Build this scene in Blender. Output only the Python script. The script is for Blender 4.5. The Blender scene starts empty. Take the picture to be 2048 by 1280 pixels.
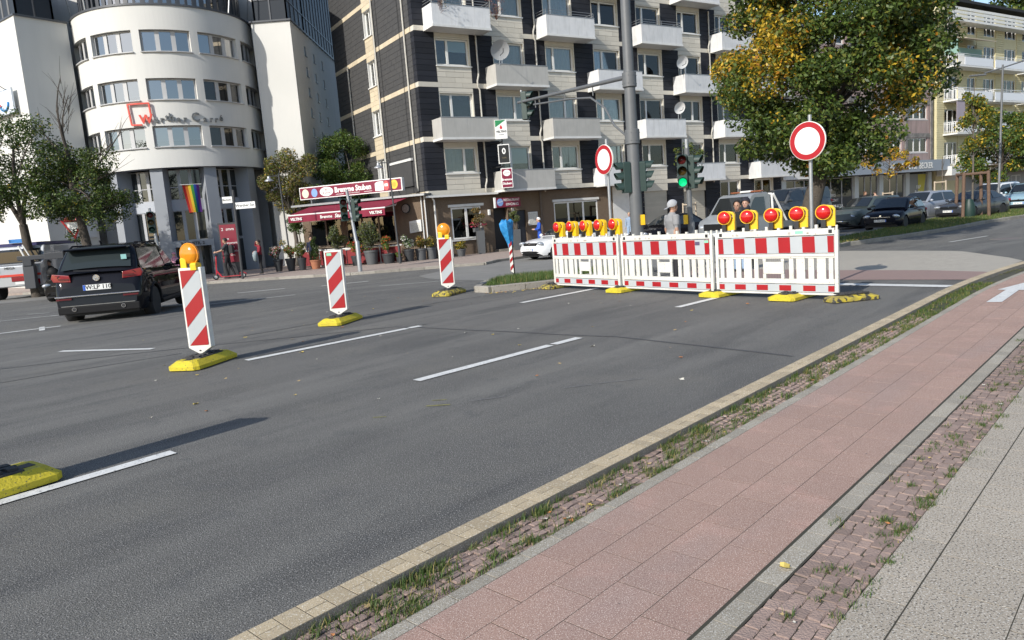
import bpy, bmesh, math, random
import numpy as np
from mathutils import Vector, Matrix

random.seed(7)
RNG = np.random.default_rng(7)
R = math.radians
S = bpy.context.scene
COL = S.collection

# ---------------------------------------------------------------- camera, world, sun, exposure
cam_d = bpy.data.cameras.new('camera')
cam = bpy.data.objects.new('camera', cam_d)
COL.objects.link(cam)
cam_d.sensor_width = 36.0
cam_d.lens = 1450.0 / 2048.0 * 36.0
cam_d.clip_start = 0.05
cam_d.clip_end = 1500.0
PITCH, ROLL = R(8.0), math.atan(0.0773)
_fw = Vector((0, math.cos(PITCH), -math.sin(PITCH)))
_r0 = Vector((1, 0, 0))
_u0 = _r0.cross(_fw)
_rt = _r0 * math.cos(ROLL) - _u0 * math.sin(ROLL)
_up = _r0 * math.sin(ROLL) + _u0 * math.cos(ROLL)
cam.matrix_world = Matrix(((_rt.x, _up.x, -_fw.x, 0), (_rt.y, _up.y, -_fw.y, 0), (_rt.z, _up.z, -_fw.z, 1.5), (0, 0, 0, 1)))
S.camera = cam

SUN_AZ, SUN_EL = 50.0, 32.0          # travel direction of the light on the ground, elevation
world = bpy.data.worlds.new('World')
S.world = world
world.use_nodes = True
wn = world.node_tree.nodes
sky = wn.new('ShaderNodeTexSky')
sky.sky_type = 'NISHITA'
sky.sun_disc = False
sky.sun_elevation = R(SUN_EL)
_sx, _sy = -math.cos(R(SUN_AZ)), -math.sin(R(SUN_AZ))
sky.sun_rotation = math.atan2(_sx, _sy)
sky.air_density = 1.0
sky.dust_density = 0.8
world.node_tree.links.new(sky.outputs[0], wn['Background'].inputs[0])
wn['Background'].inputs[1].default_value = 0.14
sun_d = bpy.data.lights.new('sun', 'SUN')
sun_d.energy = 4.0
sun_d.angle = R(0.53)
sun_d.color = (1.0, 0.955, 0.88)
sun = bpy.data.objects.new('sun', sun_d)
COL.objects.link(sun)
_d = Vector((math.cos(R(SUN_AZ)) * math.cos(R(SUN_EL)), math.sin(R(SUN_AZ)) * math.cos(R(SUN_EL)), -math.sin(R(SUN_EL))))
sun.rotation_euler = _d.to_track_quat('-Z', 'Y').to_euler()
sun.location = (-20, -20, 30)
S.view_settings.view_transform = 'Standard'
S.view_settings.look = 'None'
S.view_settings.gamma = 1.0
S.view_settings.use_curve_mapping = False
S.view_settings.exposure = 0.3
try:
    S.cycles.max_bounces = 6
    S.cycles.transparent_max_bounces = 10
    S.cycles.caustics_reflective = False
    S.cycles.caustics_refractive = False
except Exception:
    pass

# ---------------------------------------------------------------- frames of the place
AU = R(46.5)
UX = (math.cos(AU), math.sin(AU))
VX = (-math.sin(AU), math.cos(AU))

def hz(x, y):
    return -0.042 * min(10.0, max(0.0, y - 16.0))      # the junction dips gently, then runs level

def W(u, v, z=0.0):
    if u > 11:
        v -= 0.016 * (u - 11) ** 2 if u < 20 else 0.016 * 81 + 0.288 * (u - 20)
    x = u * UX[0] + v * VX[0]
    y = u * UX[1] + v * VX[1]
    return (x, y, z + hz(x, y))

def XY(u, v):
    return W(u, v)[:2]

# ---------------------------------------------------------------- materials
MATS = {}

def M(name, col, rough=0.6, col2=None, nz=(3.0, 0.5), bump=None, rnd=0.0, metal=0.0, spec=0.5, speck=None, emit=None, alpha=None, coat=0.0, brick=None, wave=None, speck2=None, trans=0.0, streak=None, layers=()):
    if name in MATS:
        return MATS[name]
    m = bpy.data.materials.new(name)
    m.use_nodes = True
    nt = m.node_tree
    N, L = nt.nodes, nt.links
    p = N['Principled BSDF']
    p.inputs['Roughness'].default_value = rough
    p.inputs['Metallic'].default_value = metal
    p.inputs['Specular IOR Level'].default_value = spec
    p.inputs['Coat Weight'].default_value = coat
    p.inputs['Coat Roughness'].default_value = 0.03
    geo = N.new('ShaderNodeNewGeometry')
    pos = geo.outputs['Position']
    rgb = N.new('ShaderNodeRGB')
    rgb.outputs[0].default_value = (*col, 1)
    cur = rgb.outputs[0]

    def mix(fac, a, bcol, bl='MIX'):
        x = N.new('ShaderNodeMix')
        x.data_type = 'RGBA'
        x.blend_type = bl
        if isinstance(fac, float):
            x.inputs[0].default_value = fac
        else:
            L.new(fac, x.inputs[0])
        L.new(a, x.inputs[6])
        if isinstance(bcol, tuple):
            x.inputs[7].default_value = (*bcol, 1)
        else:
            L.new(bcol, x.inputs[7])
        return x.outputs[2]

    def noise(scale, detail=3.0, vec=None):
        t = N.new('ShaderNodeTexNoise')
        t.inputs['Scale'].default_value = scale
        t.inputs['Detail'].default_value = detail
        L.new(vec or pos, t.inputs['Vector'])
        return t.outputs[0]

    def ramp(src, lo, hi, a=0.0, b=1.0):
        r = N.new('ShaderNodeMapRange')
        r.inputs[1].default_value = lo
        r.inputs[2].default_value = hi
        r.inputs[3].default_value = a
        r.inputs[4].default_value = b
        L.new(src, r.inputs[0])
        return r.outputs[0]
    if brick:
        sc, bw, bh, mortar, mcol, ang = brick
        mp = N.new('ShaderNodeMapping')
        mp.inputs['Rotation'].default_value = (0, 0, ang)
        L.new(pos, mp.inputs[0])
        bt = N.new('ShaderNodeTexBrick')
        bt.inputs['Scale'].default_value = sc
        bt.inputs['Brick Width'].default_value = bw
        bt.inputs['Row Height'].default_value = bh
        bt.inputs['Mortar Size'].default_value = mortar
        bt.inputs['Color1'].default_value = (*col, 1)
        bt.inputs['Color2'].default_value = (*(col2 or col), 1)
        bt.inputs['Mortar'].default_value = (*mcol, 1)
        L.new(mp.outputs[0], bt.inputs[0])
        cur = bt.outputs[0]
        col2 = None
    if col2:
        cur = mix(ramp(noise(nz[0], 5.0), 0.5 - nz[1] * 0.5, 0.5 + nz[1] * 0.5), cur, col2)
    if streak:                                   # rain streaks: noise stretched along z
        mp = N.new('ShaderNodeMapping')
        mp.inputs['Scale'].default_value = (streak[0], streak[0], streak[0] * 0.12)
        L.new(pos, mp.inputs[0])
        cur = mix(ramp(noise(1.0, 4.0, mp.outputs[0]), 0.5, 0.75, 0.0, streak[2]), cur, streak[1])
    for (ang, sc3, lcol, lo, hi, amt) in layers:      # broad worn or dirty areas, stretched along a direction
        mp = N.new('ShaderNodeMapping')
        mp.vector_type = 'TEXTURE'
        mp.inputs['Rotation'].default_value = (0, 0, ang)
        mp.inputs['Scale'].default_value = sc3
        L.new(pos, mp.inputs[0])
        cur = mix(ramp(noise(1.0, 4.0, mp.outputs[0]), lo, hi, 0.0, amt), cur, lcol)
    for sp in (speck, speck2):
        if sp:
            sc, scol, lo, hi = sp
            cur = mix(ramp(noise(sc, 1.0), lo, hi), cur, scol)
    if rnd:
        oi = N.new('ShaderNodeObjectInfo')
        cur = mix(1.0, cur, ramp(oi.outputs['Random'], 0, 1, 1 - rnd, 1 + rnd * 0.6), 'MULTIPLY')
    L.new(cur, p.inputs['Base Color'])
    if bump:
        b = N.new('ShaderNodeBump')
        b.inputs['Strength'].default_value = bump[1]
        b.inputs['Distance'].default_value = bump[2] if len(bump) > 2 else 0.01
        L.new(noise(bump[0], 4.0), b.inputs['Height'])
        L.new(b.outputs[0], p.inputs['Normal'])
    if emit:
        p.inputs['Emission Color'].default_value = (*emit[0], 1)
        p.inputs['Emission Strength'].default_value = emit[1]
    if trans:
        tr = N.new('ShaderNodeBsdfTranslucent')
        L.new(cur, tr.inputs[0])
        mx = N.new('ShaderNodeMixShader')
        mx.inputs[0].default_value = trans
        L.new(p.outputs[0], mx.inputs[1])
        L.new(tr.outputs[0], mx.inputs[2])
        L.new(mx.outputs[0], N['Material Output'].inputs[0])
    MATS[name] = m
    return m

def glass(name, tint, refl=0.10, rough=0.01):
    if name in MATS:
        return MATS[name]
    m = bpy.data.materials.new(name)
    m.use_nodes = True
    N, L = m.node_tree.nodes, m.node_tree.links
    N.remove(N['Principled BSDF'])
    tr = N.new('ShaderNodeBsdfTransparent')
    tr.inputs[0].default_value = (*tint, 1)
    gl = N.new('ShaderNodeBsdfGlossy')
    gl.inputs['Roughness'].default_value = rough
    fr = N.new('ShaderNodeFresnel')
    fr.inputs[0].default_value = 1.5
    ad = N.new('ShaderNodeMath')
    ad.operation = 'ADD'
    ad.use_clamp = True
    ad.inputs[1].default_value = refl
    L.new(fr.outputs[0], ad.inputs[0])
    mx = N.new('ShaderNodeMixShader')
    L.new(ad.outputs[0], mx.inputs[0])
    L.new(tr.outputs[0], mx.inputs[1])
    L.new(gl.outputs[0], mx.inputs[2])
    L.new(mx.outputs[0], N['Material Output'].inputs[0])
    MATS[name] = m
    return m

# ---------------------------------------------------------------- mesh helpers
def tag(o, label=None, cat=None, group=None, kind=None):
    if label: o['label'] = label
    if cat: o['category'] = cat
    if group: o['group'] = group
    if kind: o['kind'] = kind
    return o

def empty(name, loc, rz=0.0, label=None, cat=None, group=None):
    o = bpy.data.objects.new(name, None)
    o.empty_display_size = 0.3
    COL.objects.link(o)
    o.location = loc
    o.rotation_euler = (0, 0, rz)
    return tag(o, label, cat, group)

def link(o, parent=None):
    COL.objects.link(o)
    if parent is not None:
        o.parent = parent
    return o

def copy_tree(o, parent=None, **kw):
    c = o.copy()
    COL.objects.link(c)
    if parent is not None:
        c.parent = parent
    for ch in list(o.children):
        copy_tree(ch, c)
    for k, v in kw.items():
        c[k] = v
    return c

class B:
    """collects shapes into one mesh"""
    def __init__(s):
        s.v, s.f, s.m, s.T = [], [], [], Matrix()

    def add(s, vs, fs, mi=0):
        n = len(s.v)
        T = s.T
        s.v += [tuple(T @ Vector(p)) for p in vs]
        s.f += [tuple(i + n for i in f) for f in fs]
        s.m += [mi] * len(fs)
        return s

    def box(s, x0, x1, y0, y1, z0, z1, mi=0):
        return s.add([(x0, y0, z0), (x1, y0, z0), (x1, y1, z0), (x0, y1, z0), (x0, y0, z1), (x1, y0, z1), (x1, y1, z1), (x0, y1, z1)],
                     [(0, 3, 2, 1), (4, 5, 6, 7), (0, 1, 5, 4), (1, 2, 6, 5), (2, 3, 7, 6), (3, 0, 4, 7)], mi)

    def cham(s, x0, x1, y0, y1, z0, z1, c=0.005, mi=0):
        return s.add([(x0, y0, z0), (x1, y0, z0), (x1, y1, z0), (x0, y1, z0), (x0, y0, z1 - c), (x1, y0, z1 - c), (x1, y1, z1 - c), (x0, y1, z1 - c),
                      (x0 + c, y0 + c, z1), (x1 - c, y0 + c, z1), (x1 - c, y1 - c, z1), (x0 + c, y1 - c, z1)],
                     [(0, 1, 5, 4), (1, 2, 6, 5), (2, 3, 7, 6), (3, 0, 4, 7), (4, 5, 9, 8), (5, 6, 10, 9), (6, 7, 11, 10), (7, 4, 8, 11), (8, 9, 10, 11)], mi)

    def prism(s, poly, a, b, axis='z', mi=0):
        n = len(poly)
        f = {'z': lambda p, h: (p[0], p[1], h), 'y': lambda p, h: (p[0], h, p[1]), 'x': lambda p, h: (h, p[0], p[1])}[axis]
        vs = [f(p, a) for p in poly] + [f(p, b) for p in poly]
        fs = [tuple(range(n))[::-1], tuple(range(n, 2 * n))] + [(i, (i + 1) % n, n + (i + 1) % n, n + i) for i in range(n)]
        return s.add(vs, fs, mi)

    def tube(s, pts, r, n=8, mi=0, caps=True):
        pts = [Vector(p) for p in pts]
        rs = r if isinstance(r, (list, tuple)) else [r] * len(pts)
        vs, fs = [], []
        a = None
        for i, p in enumerate(pts):
            d = (pts[min(i + 1, len(pts) - 1)] - pts[max(i - 1, 0)])
            d = d.normalized() if d.length > 1e-9 else Vector((0, 0, 1))
            if a is None:
                a = d.orthogonal().normalized()
            a = (a - d * a.dot(d))
            a = a.normalized() if a.length > 1e-6 else d.orthogonal().normalized()
            b = d.cross(a)
            for k in range(n):
                t = 2 * math.pi * k / n
                vs.append(tuple(p + (a * math.cos(t) + b * math.sin(t)) * rs[i]))
        for i in range(len(pts) - 1):
            for k in range(n):
                k2 = (k + 1) % n
                fs.append((i * n + k, i * n + k2, (i + 1) * n + k2, (i + 1) * n + k))
        if caps:
            fs.append(tuple(range(n))[::-1])
            fs.append(tuple(range((len(pts) - 1) * n, len(pts) * n)))
        return s.add(vs, fs, mi)

    def lathe(s, prof, n=16, c=(0, 0, 0), axis='z', mi=0, a0=0.0, a1=2 * math.pi, caps=True):
        full = abs(a1 - a0 - 2 * math.pi) < 1e-6
        m = n if full else n + 1
        vs, fs = [], []
        for r, h in prof:
            for k in range(m):
                t = a0 + (a1 - a0) * k / n
                x, y = r * math.cos(t), r * math.sin(t)
                p = {'z': (x, y, h), 'y': (x, h, y), 'x': (h, x, y)}[axis]
                vs.append((p[0] + c[0], p[1] + c[1], p[2] + c[2]))
        for i in range(len(prof) - 1):
            for k in range(m if full else m - 1):
                k2 = (k + 1) % m
                fs.append((i * m + k, i * m + k2, (i + 1) * m + k2, (i + 1) * m + k))
        if full and caps:
            if prof[0][0] > 1e-6: fs.append(tuple(range(m))[::-1])
            if prof[-1][0] > 1e-6: fs.append(tuple(range((len(prof) - 1) * m, len(prof) * m)))
        return s.add(vs, fs, mi)

    def ball(s, c, r, n=10, sc=(1, 1, 1), mi=0):
        k = max(4, n // 2 + 1)
        vs, fs = [], []
        for i in range(k + 1):
            a = -math.pi / 2 + math.pi * i / k
            for j in range(n):
                t = 2 * math.pi * j / n
                vs.append((c[0] + r * sc[0] * math.cos(a) * math.cos(t), c[1] + r * sc[1] * math.cos(a) * math.sin(t), c[2] + r * sc[2] * math.sin(a)))
        for i in range(k):
            for j in range(n):
                j2 = (j + 1) % n
                fs.append((i * n + j, i * n + j2, (i + 1) * n + j2, (i + 1) * n + j))
        return s.add(vs, fs, mi)

    def quad(s, a, b, c, d, mi=0):
        return s.add([a, b, c, d], [(0, 1, 2, 3)], mi)

    def mesh(s, name, mats, smooth=None):
        me = bpy.data.meshes.new(name)
        me.from_pydata(s.v, [], s.f)
        for m in (mats if isinstance(mats, (list, tuple)) else [mats]):
            me.materials.append(m)
        if any(s.m):
            me.polygons.foreach_set('material_index', s.m)
        if smooth is not None:
            me.shade_smooth()
            me.set_sharp_from_angle(angle=R(smooth))
        me.update()
        return me

    def build(s, name, mats, parent=None, smooth=None, loc=None, bevel=None):
        if not s.v:
            return None
        o = bpy.data.objects.new(name, s.mesh(name, mats, smooth))
        link(o, parent)
        if loc: o.location = loc
        if bevel:
            b = o.modifiers.new('bevel', 'BEVEL')
            b.width = bevel
            b.segments = 2
            b.limit_method = 'ANGLE'
        return o

def inst(mesh, name, parent, loc=(0, 0, 0), rz=0.0, sc=None, rot=None):
    o = bpy.data.objects.new(name, mesh)
    link(o, parent)
    o.location = loc
    o.rotation_euler = rot or (0, 0, rz)
    if sc: o.scale = sc
    return o

_unit = {}
def unit_mesh(mat):
    if mat.name not in _unit:
        _unit[mat.name] = B().box(-.5, .5, -.5, .5, -.5, .5).mesh('piece', mat)
    return _unit[mat.name]

def pieces(name, boxes, mat, parent, limit=300, restname=None):
    """boxes = (x0,x1,y0,y1,z0,z1): the first `limit` become parts of their own, the rest one joined part"""
    me = unit_mesh(mat)
    for b in boxes[:limit]:
        inst(me, name, parent, ((b[0] + b[1]) / 2, (b[2] + b[3]) / 2, (b[4] + b[5]) / 2), 0, (b[1] - b[0], b[3] - b[2], b[5] - b[4]))
    if len(boxes) > limit:
        q = B()
        for b in boxes[limit:]:
            q.box(*b)
        tag(q.build(restname or name + '_field', mat, parent), kind='stuff')

def text(name, s, mat, parent, loc, size, rot=(math.pi / 2, 0, 0), ext=0.004, align='CENTER', bold=0.0, sx=1.0, shear=0.0):
    c = bpy.data.curves.new(name, 'FONT')
    c.body = s
    c.size = size
    c.extrude = ext
    c.offset = bold
    c.shear = shear
    c.align_x = align
    c.align_y = 'CENTER'
    c.resolution_u = 2
    t = bpy.data.objects.new(name, c)
    COL.objects.link(t)
    dg = bpy.context.evaluated_depsgraph_get()
    me = bpy.data.meshes.new_from_object(t.evaluated_get(dg))
    bpy.data.objects.remove(t)
    bpy.data.curves.remove(c)
    me.materials.clear()
    me.materials.append(mat)
    o = bpy.data.objects.new(name, me)
    link(o, parent)
    o.location = loc
    o.rotation_euler = rot
    o.scale = (sx, 1, 1)
    return o

def sheet(name, poly, dz, mat, thick=0.0, parent=None, kind='structure', mats=None):
    bm = bmesh.new()
    vs = [bm.verts.new((p[0], p[1], 0)) for p in poly]
    bm.faces.new(vs)
    for yc in (16.0, 26.0):
        bmesh.ops.bisect_plane(bm, geom=bm.verts[:] + bm.edges[:] + bm.faces[:], plane_co=(0, yc, 0), plane_no=(0, 1, 0))
    bmesh.ops.recalc_face_normals(bm, faces=bm.faces[:])
    for f in bm.faces:
        if f.normal.z < 0: f.normal_flip()
    if thick:
        r = bmesh.ops.extrude_face_region(bm, geom=bm.faces[:], use_keep_orig=True)
        low = [v for v in r['geom'] if isinstance(v, bmesh.types.BMVert)]
        lows = set(low)
        for v in bm.verts:
            v.co.z = hz(v.co.x, v.co.y) + dz - (0 if v in lows else thick)
    else:
        for v in bm.verts:
            v.co.z = hz(v.co.x, v.co.y) + dz
    me = bpy.data.meshes.new(name)
    bm.to_mesh(me)
    bm.free()
    me.materials.append(mat)
    o = bpy.data.objects.new(name, me)
    link(o, parent)
    if kind: o['kind'] = kind
    return o

def fast_mesh(name, co, nper, mats, midx=None, parent=None):
    """co: (N*nper,3) array of separate polygons with nper corners"""
    n = len(co) // nper
    me = bpy.data.meshes.new(name)
    me.vertices.add(len(co))
    me.vertices.foreach_set('co', np.asarray(co, np.float32).ravel())
    me.loops.add(len(co))
    me.loops.foreach_set('vertex_index', np.arange(len(co), dtype=np.int32))
    me.polygons.add(n)
    me.polygons.foreach_set('loop_start', np.arange(0, len(co), nper, dtype=np.int32))
    for m in (mats if isinstance(mats, (list, tuple)) else [mats]):
        me.materials.append(m)
    if midx is not None:
        me.polygons.foreach_set('material_index', np.asarray(midx, np.int32))
    me.update(calc_edges=True)
    o = bpy.data.objects.new(name, me)
    link(o, parent)
    return o

# common materials
white_paint = M('white_paint', (.74, .74, .71), .45, (.62, .61, .57), (6, .5))
white_plastic = M('white_plastic', (.80, .79, .75), .4, (.66, .64, .58), (7, .45))
black_mat = M('black_matte', (.02, .02, .022), .6)
dark_mat = M('dark_interior', (.016, .017, .019), .8)
steel = M('galvanised_steel', (.42, .43, .44), .42, (.34, .35, .36), (12, .5), metal=.55)
grey_pole = M('grey_pole_paint', (.13, .135, .14), .45, (.11, .115, .12), (5, .5))
rubber = M('rubber', (.022, .022, .023), .75)
chrome = M('chrome', (.75, .75, .76), .12, metal=1.0)
# ================================================================ GROUND
asphalt = M('asphalt', (.148, .144, .134), .85, (.110, .108, .102), (.55, .45), bump=(150, 1.0, .008), speck=(115, (.36, .35, .33), .55, .72), speck2=(150, (.035, .035, .035), .54, .70), spec=.25,
    layers=((AU, (7, .8, 1), (.190, .185, .170), .46, .68, .85), (AU, (2.5, .5, 1), (.080, .080, .079), .52, .70, .8), (0, (1.4, 1.1, 1), (.165, .158, .140), .54, .66, .5), (0, (.30, .30, 1), (.10, .101, .10), .60, .68, .5), (0, (.09, .06, 1), (.05, .05, .052), .74, .78, .8)))
asphalt_light = M('asphalt_light', (.24, .235, .22), .85, (.19, .185, .175), (1.2, .5), bump=(120, .35, .006), spec=.3)
asphalt_far = M('asphalt_far', (.140, .137, .130), .85, (.112, .110, .106), (.6, .5), bump=(110, .4, .006))
soil = M('joint_soil', (.075, .065, .05), .95, (.05, .055, .03), (9, .6), bump=(60, .6))
joint = M('paving_joint', (.055, .048, .038), .95, (.04, .04, .025), (14, .6))
kerb_grey = M('kerb_concrete', (.27, .24, .20), .9, (.16, .145, .12), (9, .7), bump=(140, .8, .006), speck=(180, (.45, .42, .38), .60, .7))
block_tan = M('tan_concrete', (.50, .405, .265), .88, (.41, .335, .225), (4, .6), bump=(240, .7, .004), rnd=.16, speck=(190, (.27, .22, .16), .57, .68), speck2=(110, (.66, .60, .48), .60, .70))
edge_grey = M('edging_concrete', (.37, .33, .265), .9, (.28, .25, .20), (5, .6), bump=(220, .7, .004), rnd=.14, speck=(170, (.56, .54, .49), .56, .68), speck2=(200, (.13, .12, .10), .58, .70))
tile_red = M('red_tile', (.36, .232, .182), .88, (.31, .198, .158), (2.2, .6), bump=(260, .5, .003), rnd=.06, speck=(210, (.70, .58, .50), .57, .68), speck2=(150, (.20, .12, .10), .59, .70), layers=((AU, (1.6, .5, 1), (.30, .215, .19), .50, .72, .7), (0, (.25, .25, 1), (.44, .265, .215), .55, .7, .5), (0, (.05, .04, 1), (.06, .05, .05), .745, .76, .8)))
sett_m = M('sett_stone', (.35, .25, .205), .9, (.26, .195, .17), (22, .7), bump=(110, 1.0, .007), rnd=.25)
slab_m = M('grey_slab', (.41, .355, .285), .88, (.35, .305, .245), (2, .6), bump=(230, .6, .003), rnd=.07, speck=(115, (.10, .09, .075), .57, .64), speck2=(150, (.62, .59, .53), .58, .68))
road_paint = M('road_paint', (.74, .74, .71), .6, (.58, .58, .56), (10, .5), speck=(55, (.30, .30, .30), .64, .70))
tar = M('tar_seam_black', (.068, .069, .071), .7, (.08, .08, .082), (6, .5))
old_paint = M('worn_asphalt_patch', (.062, .064, .067), .85, (.075, .077, .08), (5, .5), bump=(170, .5, .006))

# far terrain, the sheet everything rests on
sheet('ground', [(-330, -40), (330, -40), (420, 420), (-420, 420)], -.10, asphalt_far)

def strip(v0, v1, u0, u1, n=26):
    us = [u0 + (u1 - u0) * i / n for i in range(n + 1)]
    return [XY(u, v0) for u in us] + [XY(u, v1) for u in reversed(us)]

def rail(v, u0, u1, n=26):
    return [XY(u0 + (u1 - u0) * i / n, v) for i in range(n + 1)]
# carriageways: everything left of the near kerb
sheet('road', rail(2.56, -30, 75, 60) + [(120, 62), (60, 120), (-120, 120), (-120, -40)], 0.0, asphalt)
sheet('side_street', [(-3.4, 27.6), (-2.1, 23.4), (-.5, 19.9), (.6, 18.4), (7.5, 21.7), (10.4, 24.6), (14, 30.4), (25.6, 42.4), (34, 47.5), (60, 66), (58, 70.8), (31, 54.1), (17, 45.3), (6.5, 38.4), (2.3, 36), (1, 34.2), (-.4, 32.7), (-1, 31), (-2.1, 31.4)], .004, asphalt_light)
sheet('side_street', [(-34, 29.5), (-20, 30.5), (-17, 33), (-19, 36), (-34, 38)], .004, asphalt_light)

# ---------------- near pavement
sheet('pavement', strip(-7.0, 2.44, -6, 24, 40), -.036, soil)

def chmesh(l, w, h, c, mat, jag=0.0, n=1):
    out = []
    for k in range(n):
        q = B().cham(-l / 2, l / 2, -w / 2, w / 2, -h, 0, c)
        if jag:
            q.v = [(x + random.uniform(-jag * 1.9, jag * 1.9), y + random.uniform(-jag * 1.7, jag * 1.7), z + random.uniform(-jag * .35, jag * .2)) for x, y, z in q.v]
        out.append(q.mesh('piece', mat))
    return out

def lay(me, name, parent, u, v, z=0.0, tw=0.0):
    du = .02
    a = W(u - du, v); b = W(u + du, v)
    ang = math.atan2(b[1] - a[1], b[0] - a[0])
    p = W(u, v, z)
    return inst(me, name, parent, p, ang + tw)

kerb = sheet('kerb', strip(2.425, 2.567, -2, 24, 60), .0282, kerb_grey, thick=.12)
sheet('kerb_joint', strip(2.4265, 2.5655, -2, 24, 60), .0288, M('kerb_joint', (.10, .085, .06), .95, (.06, .055, .04), (20, .6)), parent=kerb)
m_full = chmesh(.0980, .1375, .016, .0006, block_tan)[0]
m_half = chmesh(.0980, .0665, .016, .0006, block_tan)[0]
u = .45
k = 0
while u < 15.8:
    if k % 2 == 0:
        lay(m_full, 'kerb_block', kerb, u, 2.497, .030 + random.uniform(-.0004, .0006))
    else:
        lay(m_half, 'kerb_block', kerb, u, 2.532, .030 + random.uniform(-.0004, .0006))
        lay(m_half, 'kerb_block', kerb, u, 2.462, .030 + random.uniform(-.0004, .0006))
    u += .1025
    k += 1

# weedy strip of small setts between kerb and cycle path
verge = sheet('sett_verge', strip(2.165, 2.424, -2, 20, 40), -.024, soil)
sm = chmesh(.058, .044, .03, .004, sett_m, .0026, 6)
rest = B()
cnt = 0
u = .7
while u < 9.5:
    o_ = random.uniform(0, .02)
    for j in range(5):
        uu, vv = u + random.uniform(-.006, .006) + (j % 2) * .028, 2.193 + j * .051 + random.uniform(-.003, .003)
        if cnt < 300:
            lay(random.choice(sm), 'sett', verge, uu, vv, -.012 + random.uniform(-.004, .003), random.uniform(-.12, .12))
        else:
            x, y, z = W(uu, vv, -.012)
            rest.T = Matrix.Translation((x, y, z + random.uniform(-.004, .003))) @ Matrix.Rotation(AU + random.uniform(-.1, .1), 4, 'Z')
            rest.cham(-.026, .026, -.02, .02, -.03, 0, .006)
        cnt += 1
    u += .062
tag(rest.build('sett_field', sett_m, verge), kind='stuff')

# edging between the weedy strip and the cycle path
path = sheet('cycle_path', strip(1.12, 2.164, -6, 24, 50), -.0009, joint)
em = chmesh(.214, .074, .05, .001, edge_grey)[0]
u = -.3
while u < 17:
    lay(em, 'edging_stone', path, u, 2.128, .0012 + random.uniform(-.0006, .001), random.uniform(-.008, .008))
    u += .218
# red tiles in four rows
tm = chmesh(.3505, .2112, .04, .0005, tile_red)[0]
for r in range(4):
    u = -.2 + (r % 2) * .178 + random.uniform(-.03, .03)
    v = 1.235 + .214 * r + .107
    while u < 16.5:
        lay(tm, 'paving_tile', path, u, v, random.uniform(-.0003, .0003), random.uniform(-.002, .002))
        u += .3545
# edging on the footway side
em2 = chmesh(.1735, .092, .05, .0007, edge_grey)[0]
u = .9
while u < 12:
    lay(em2, 'edging_stone', path, u, 1.175, .0006 + random.uniform(-.0004, .0006), random.uniform(-.006, .006))
    u += .1765

# sett strip
foot = sheet('footway', strip(-7.0, .862, -6, 24, 40), -.0013, joint)
setts = sheet('sett_strip', strip(.862, 1.12, -6, 24, 40), -.0075, M('sett_joint', (.085, .075, .055), .95, (.05, .055, .03), (14, .6)))
sm2 = chmesh(.0715, .050, .03, .0035, sett_m, .0022, 8)
rest = B()
rows = []
u = 1.55
while u < 11.5:
    j = 0
    v = 1.118
    while v > .882:
        w = min(random.uniform(.044, .058), v - .864)
        if v - w < .886: w = v - .864
        rows.append((u + random.uniform(-.006, .006) + (.01 if j % 2 else -.01), v - w / 2, w))
        v -= w + .003
        j += 1
    u += .0755
# the strip's right edge wanders a little wider with distance, as laid
for i, (uu, vv, w) in enumerate(rows):
    if i < 300:
        o = lay(random.choice(sm2), 'sett', setts, uu, vv, .000 + random.uniform(-.0025, .002), random.uniform(-.05, .05))
        o.scale = (1, w / .050, 1)
    else:
        x, y, z = W(uu, vv, .001)
        rest.T = Matrix.Translation((x, y, z + random.uniform(-.004, .004))) @ Matrix.Rotation(AU + random.uniform(-.06, .06), 4, 'Z')
        rest.cham(-.0355, .0355, -w / 2, w / 2, -.03, 0, .0035)
tag(rest.build('sett_field', sett_m, setts), kind='stuff')
# pale slab row and the speckled slabs beyond it
sl = chmesh(.1960, .1495, .04, .0004, slab_m)[0]
u = 1.4
while u < 13:
    lay(sl, 'paving_slab', foot, u, .784, random.uniform(-.0003, .0003), random.uniform(-.004, .004))
    u += .2
sl2 = chmesh(.3015, .3025, .04, .0004, slab_m)[0]
for r in range(5):
    u = 1.2 + (r % 2) * .153
    while u < 8 - r * .6:
        lay(sl2, 'paving_slab', foot, u, .552 - .306 * r, random.uniform(-.0003, .0003), random.uniform(-.003, .003))
        u += .306

# ---------------- far pavements
pave_pink = M('pink_paving', (.40, .315, .265), .88, (.33, .27, .235), (1.1, .6), bump=(60, .4), brick=(4.0, .5, .25, .012, (.20, .17, .15), R(20)))
pave_grey = M('grey_paving', (.33, .31, .28), .88, (.27, .255, .235), brick=(4.0, .5, .25, .012, (.17, .16, .15), R(-20)))
kerb_stone = M('kerb_stone', (.36, .335, .29), .9, (.24, .22, .19), (4, .7), rnd=.2, bump=(80, .6, .006), speck=(30, (.15, .13, .11), .62, .70))
edge_far = [(-13.6, 33.1), (-12.1, 32.8), (-10.2, 32.4), (-6.8, 31.4), (-3.6, 31.4), (-2.1, 31.5), (-1.0, 31.4), (-.4, 32.9), (1.0, 34.4), (2.3, 36.2), (6.5, 38.7), (17, 45.5), (31, 54.3), (58, 71)]
far_pave = sheet('pavement', [(-60, 38), (-24, 36)] + edge_far + [(52, 84), (-60, 84)], .11, pave_pink, thick=.2)

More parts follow.
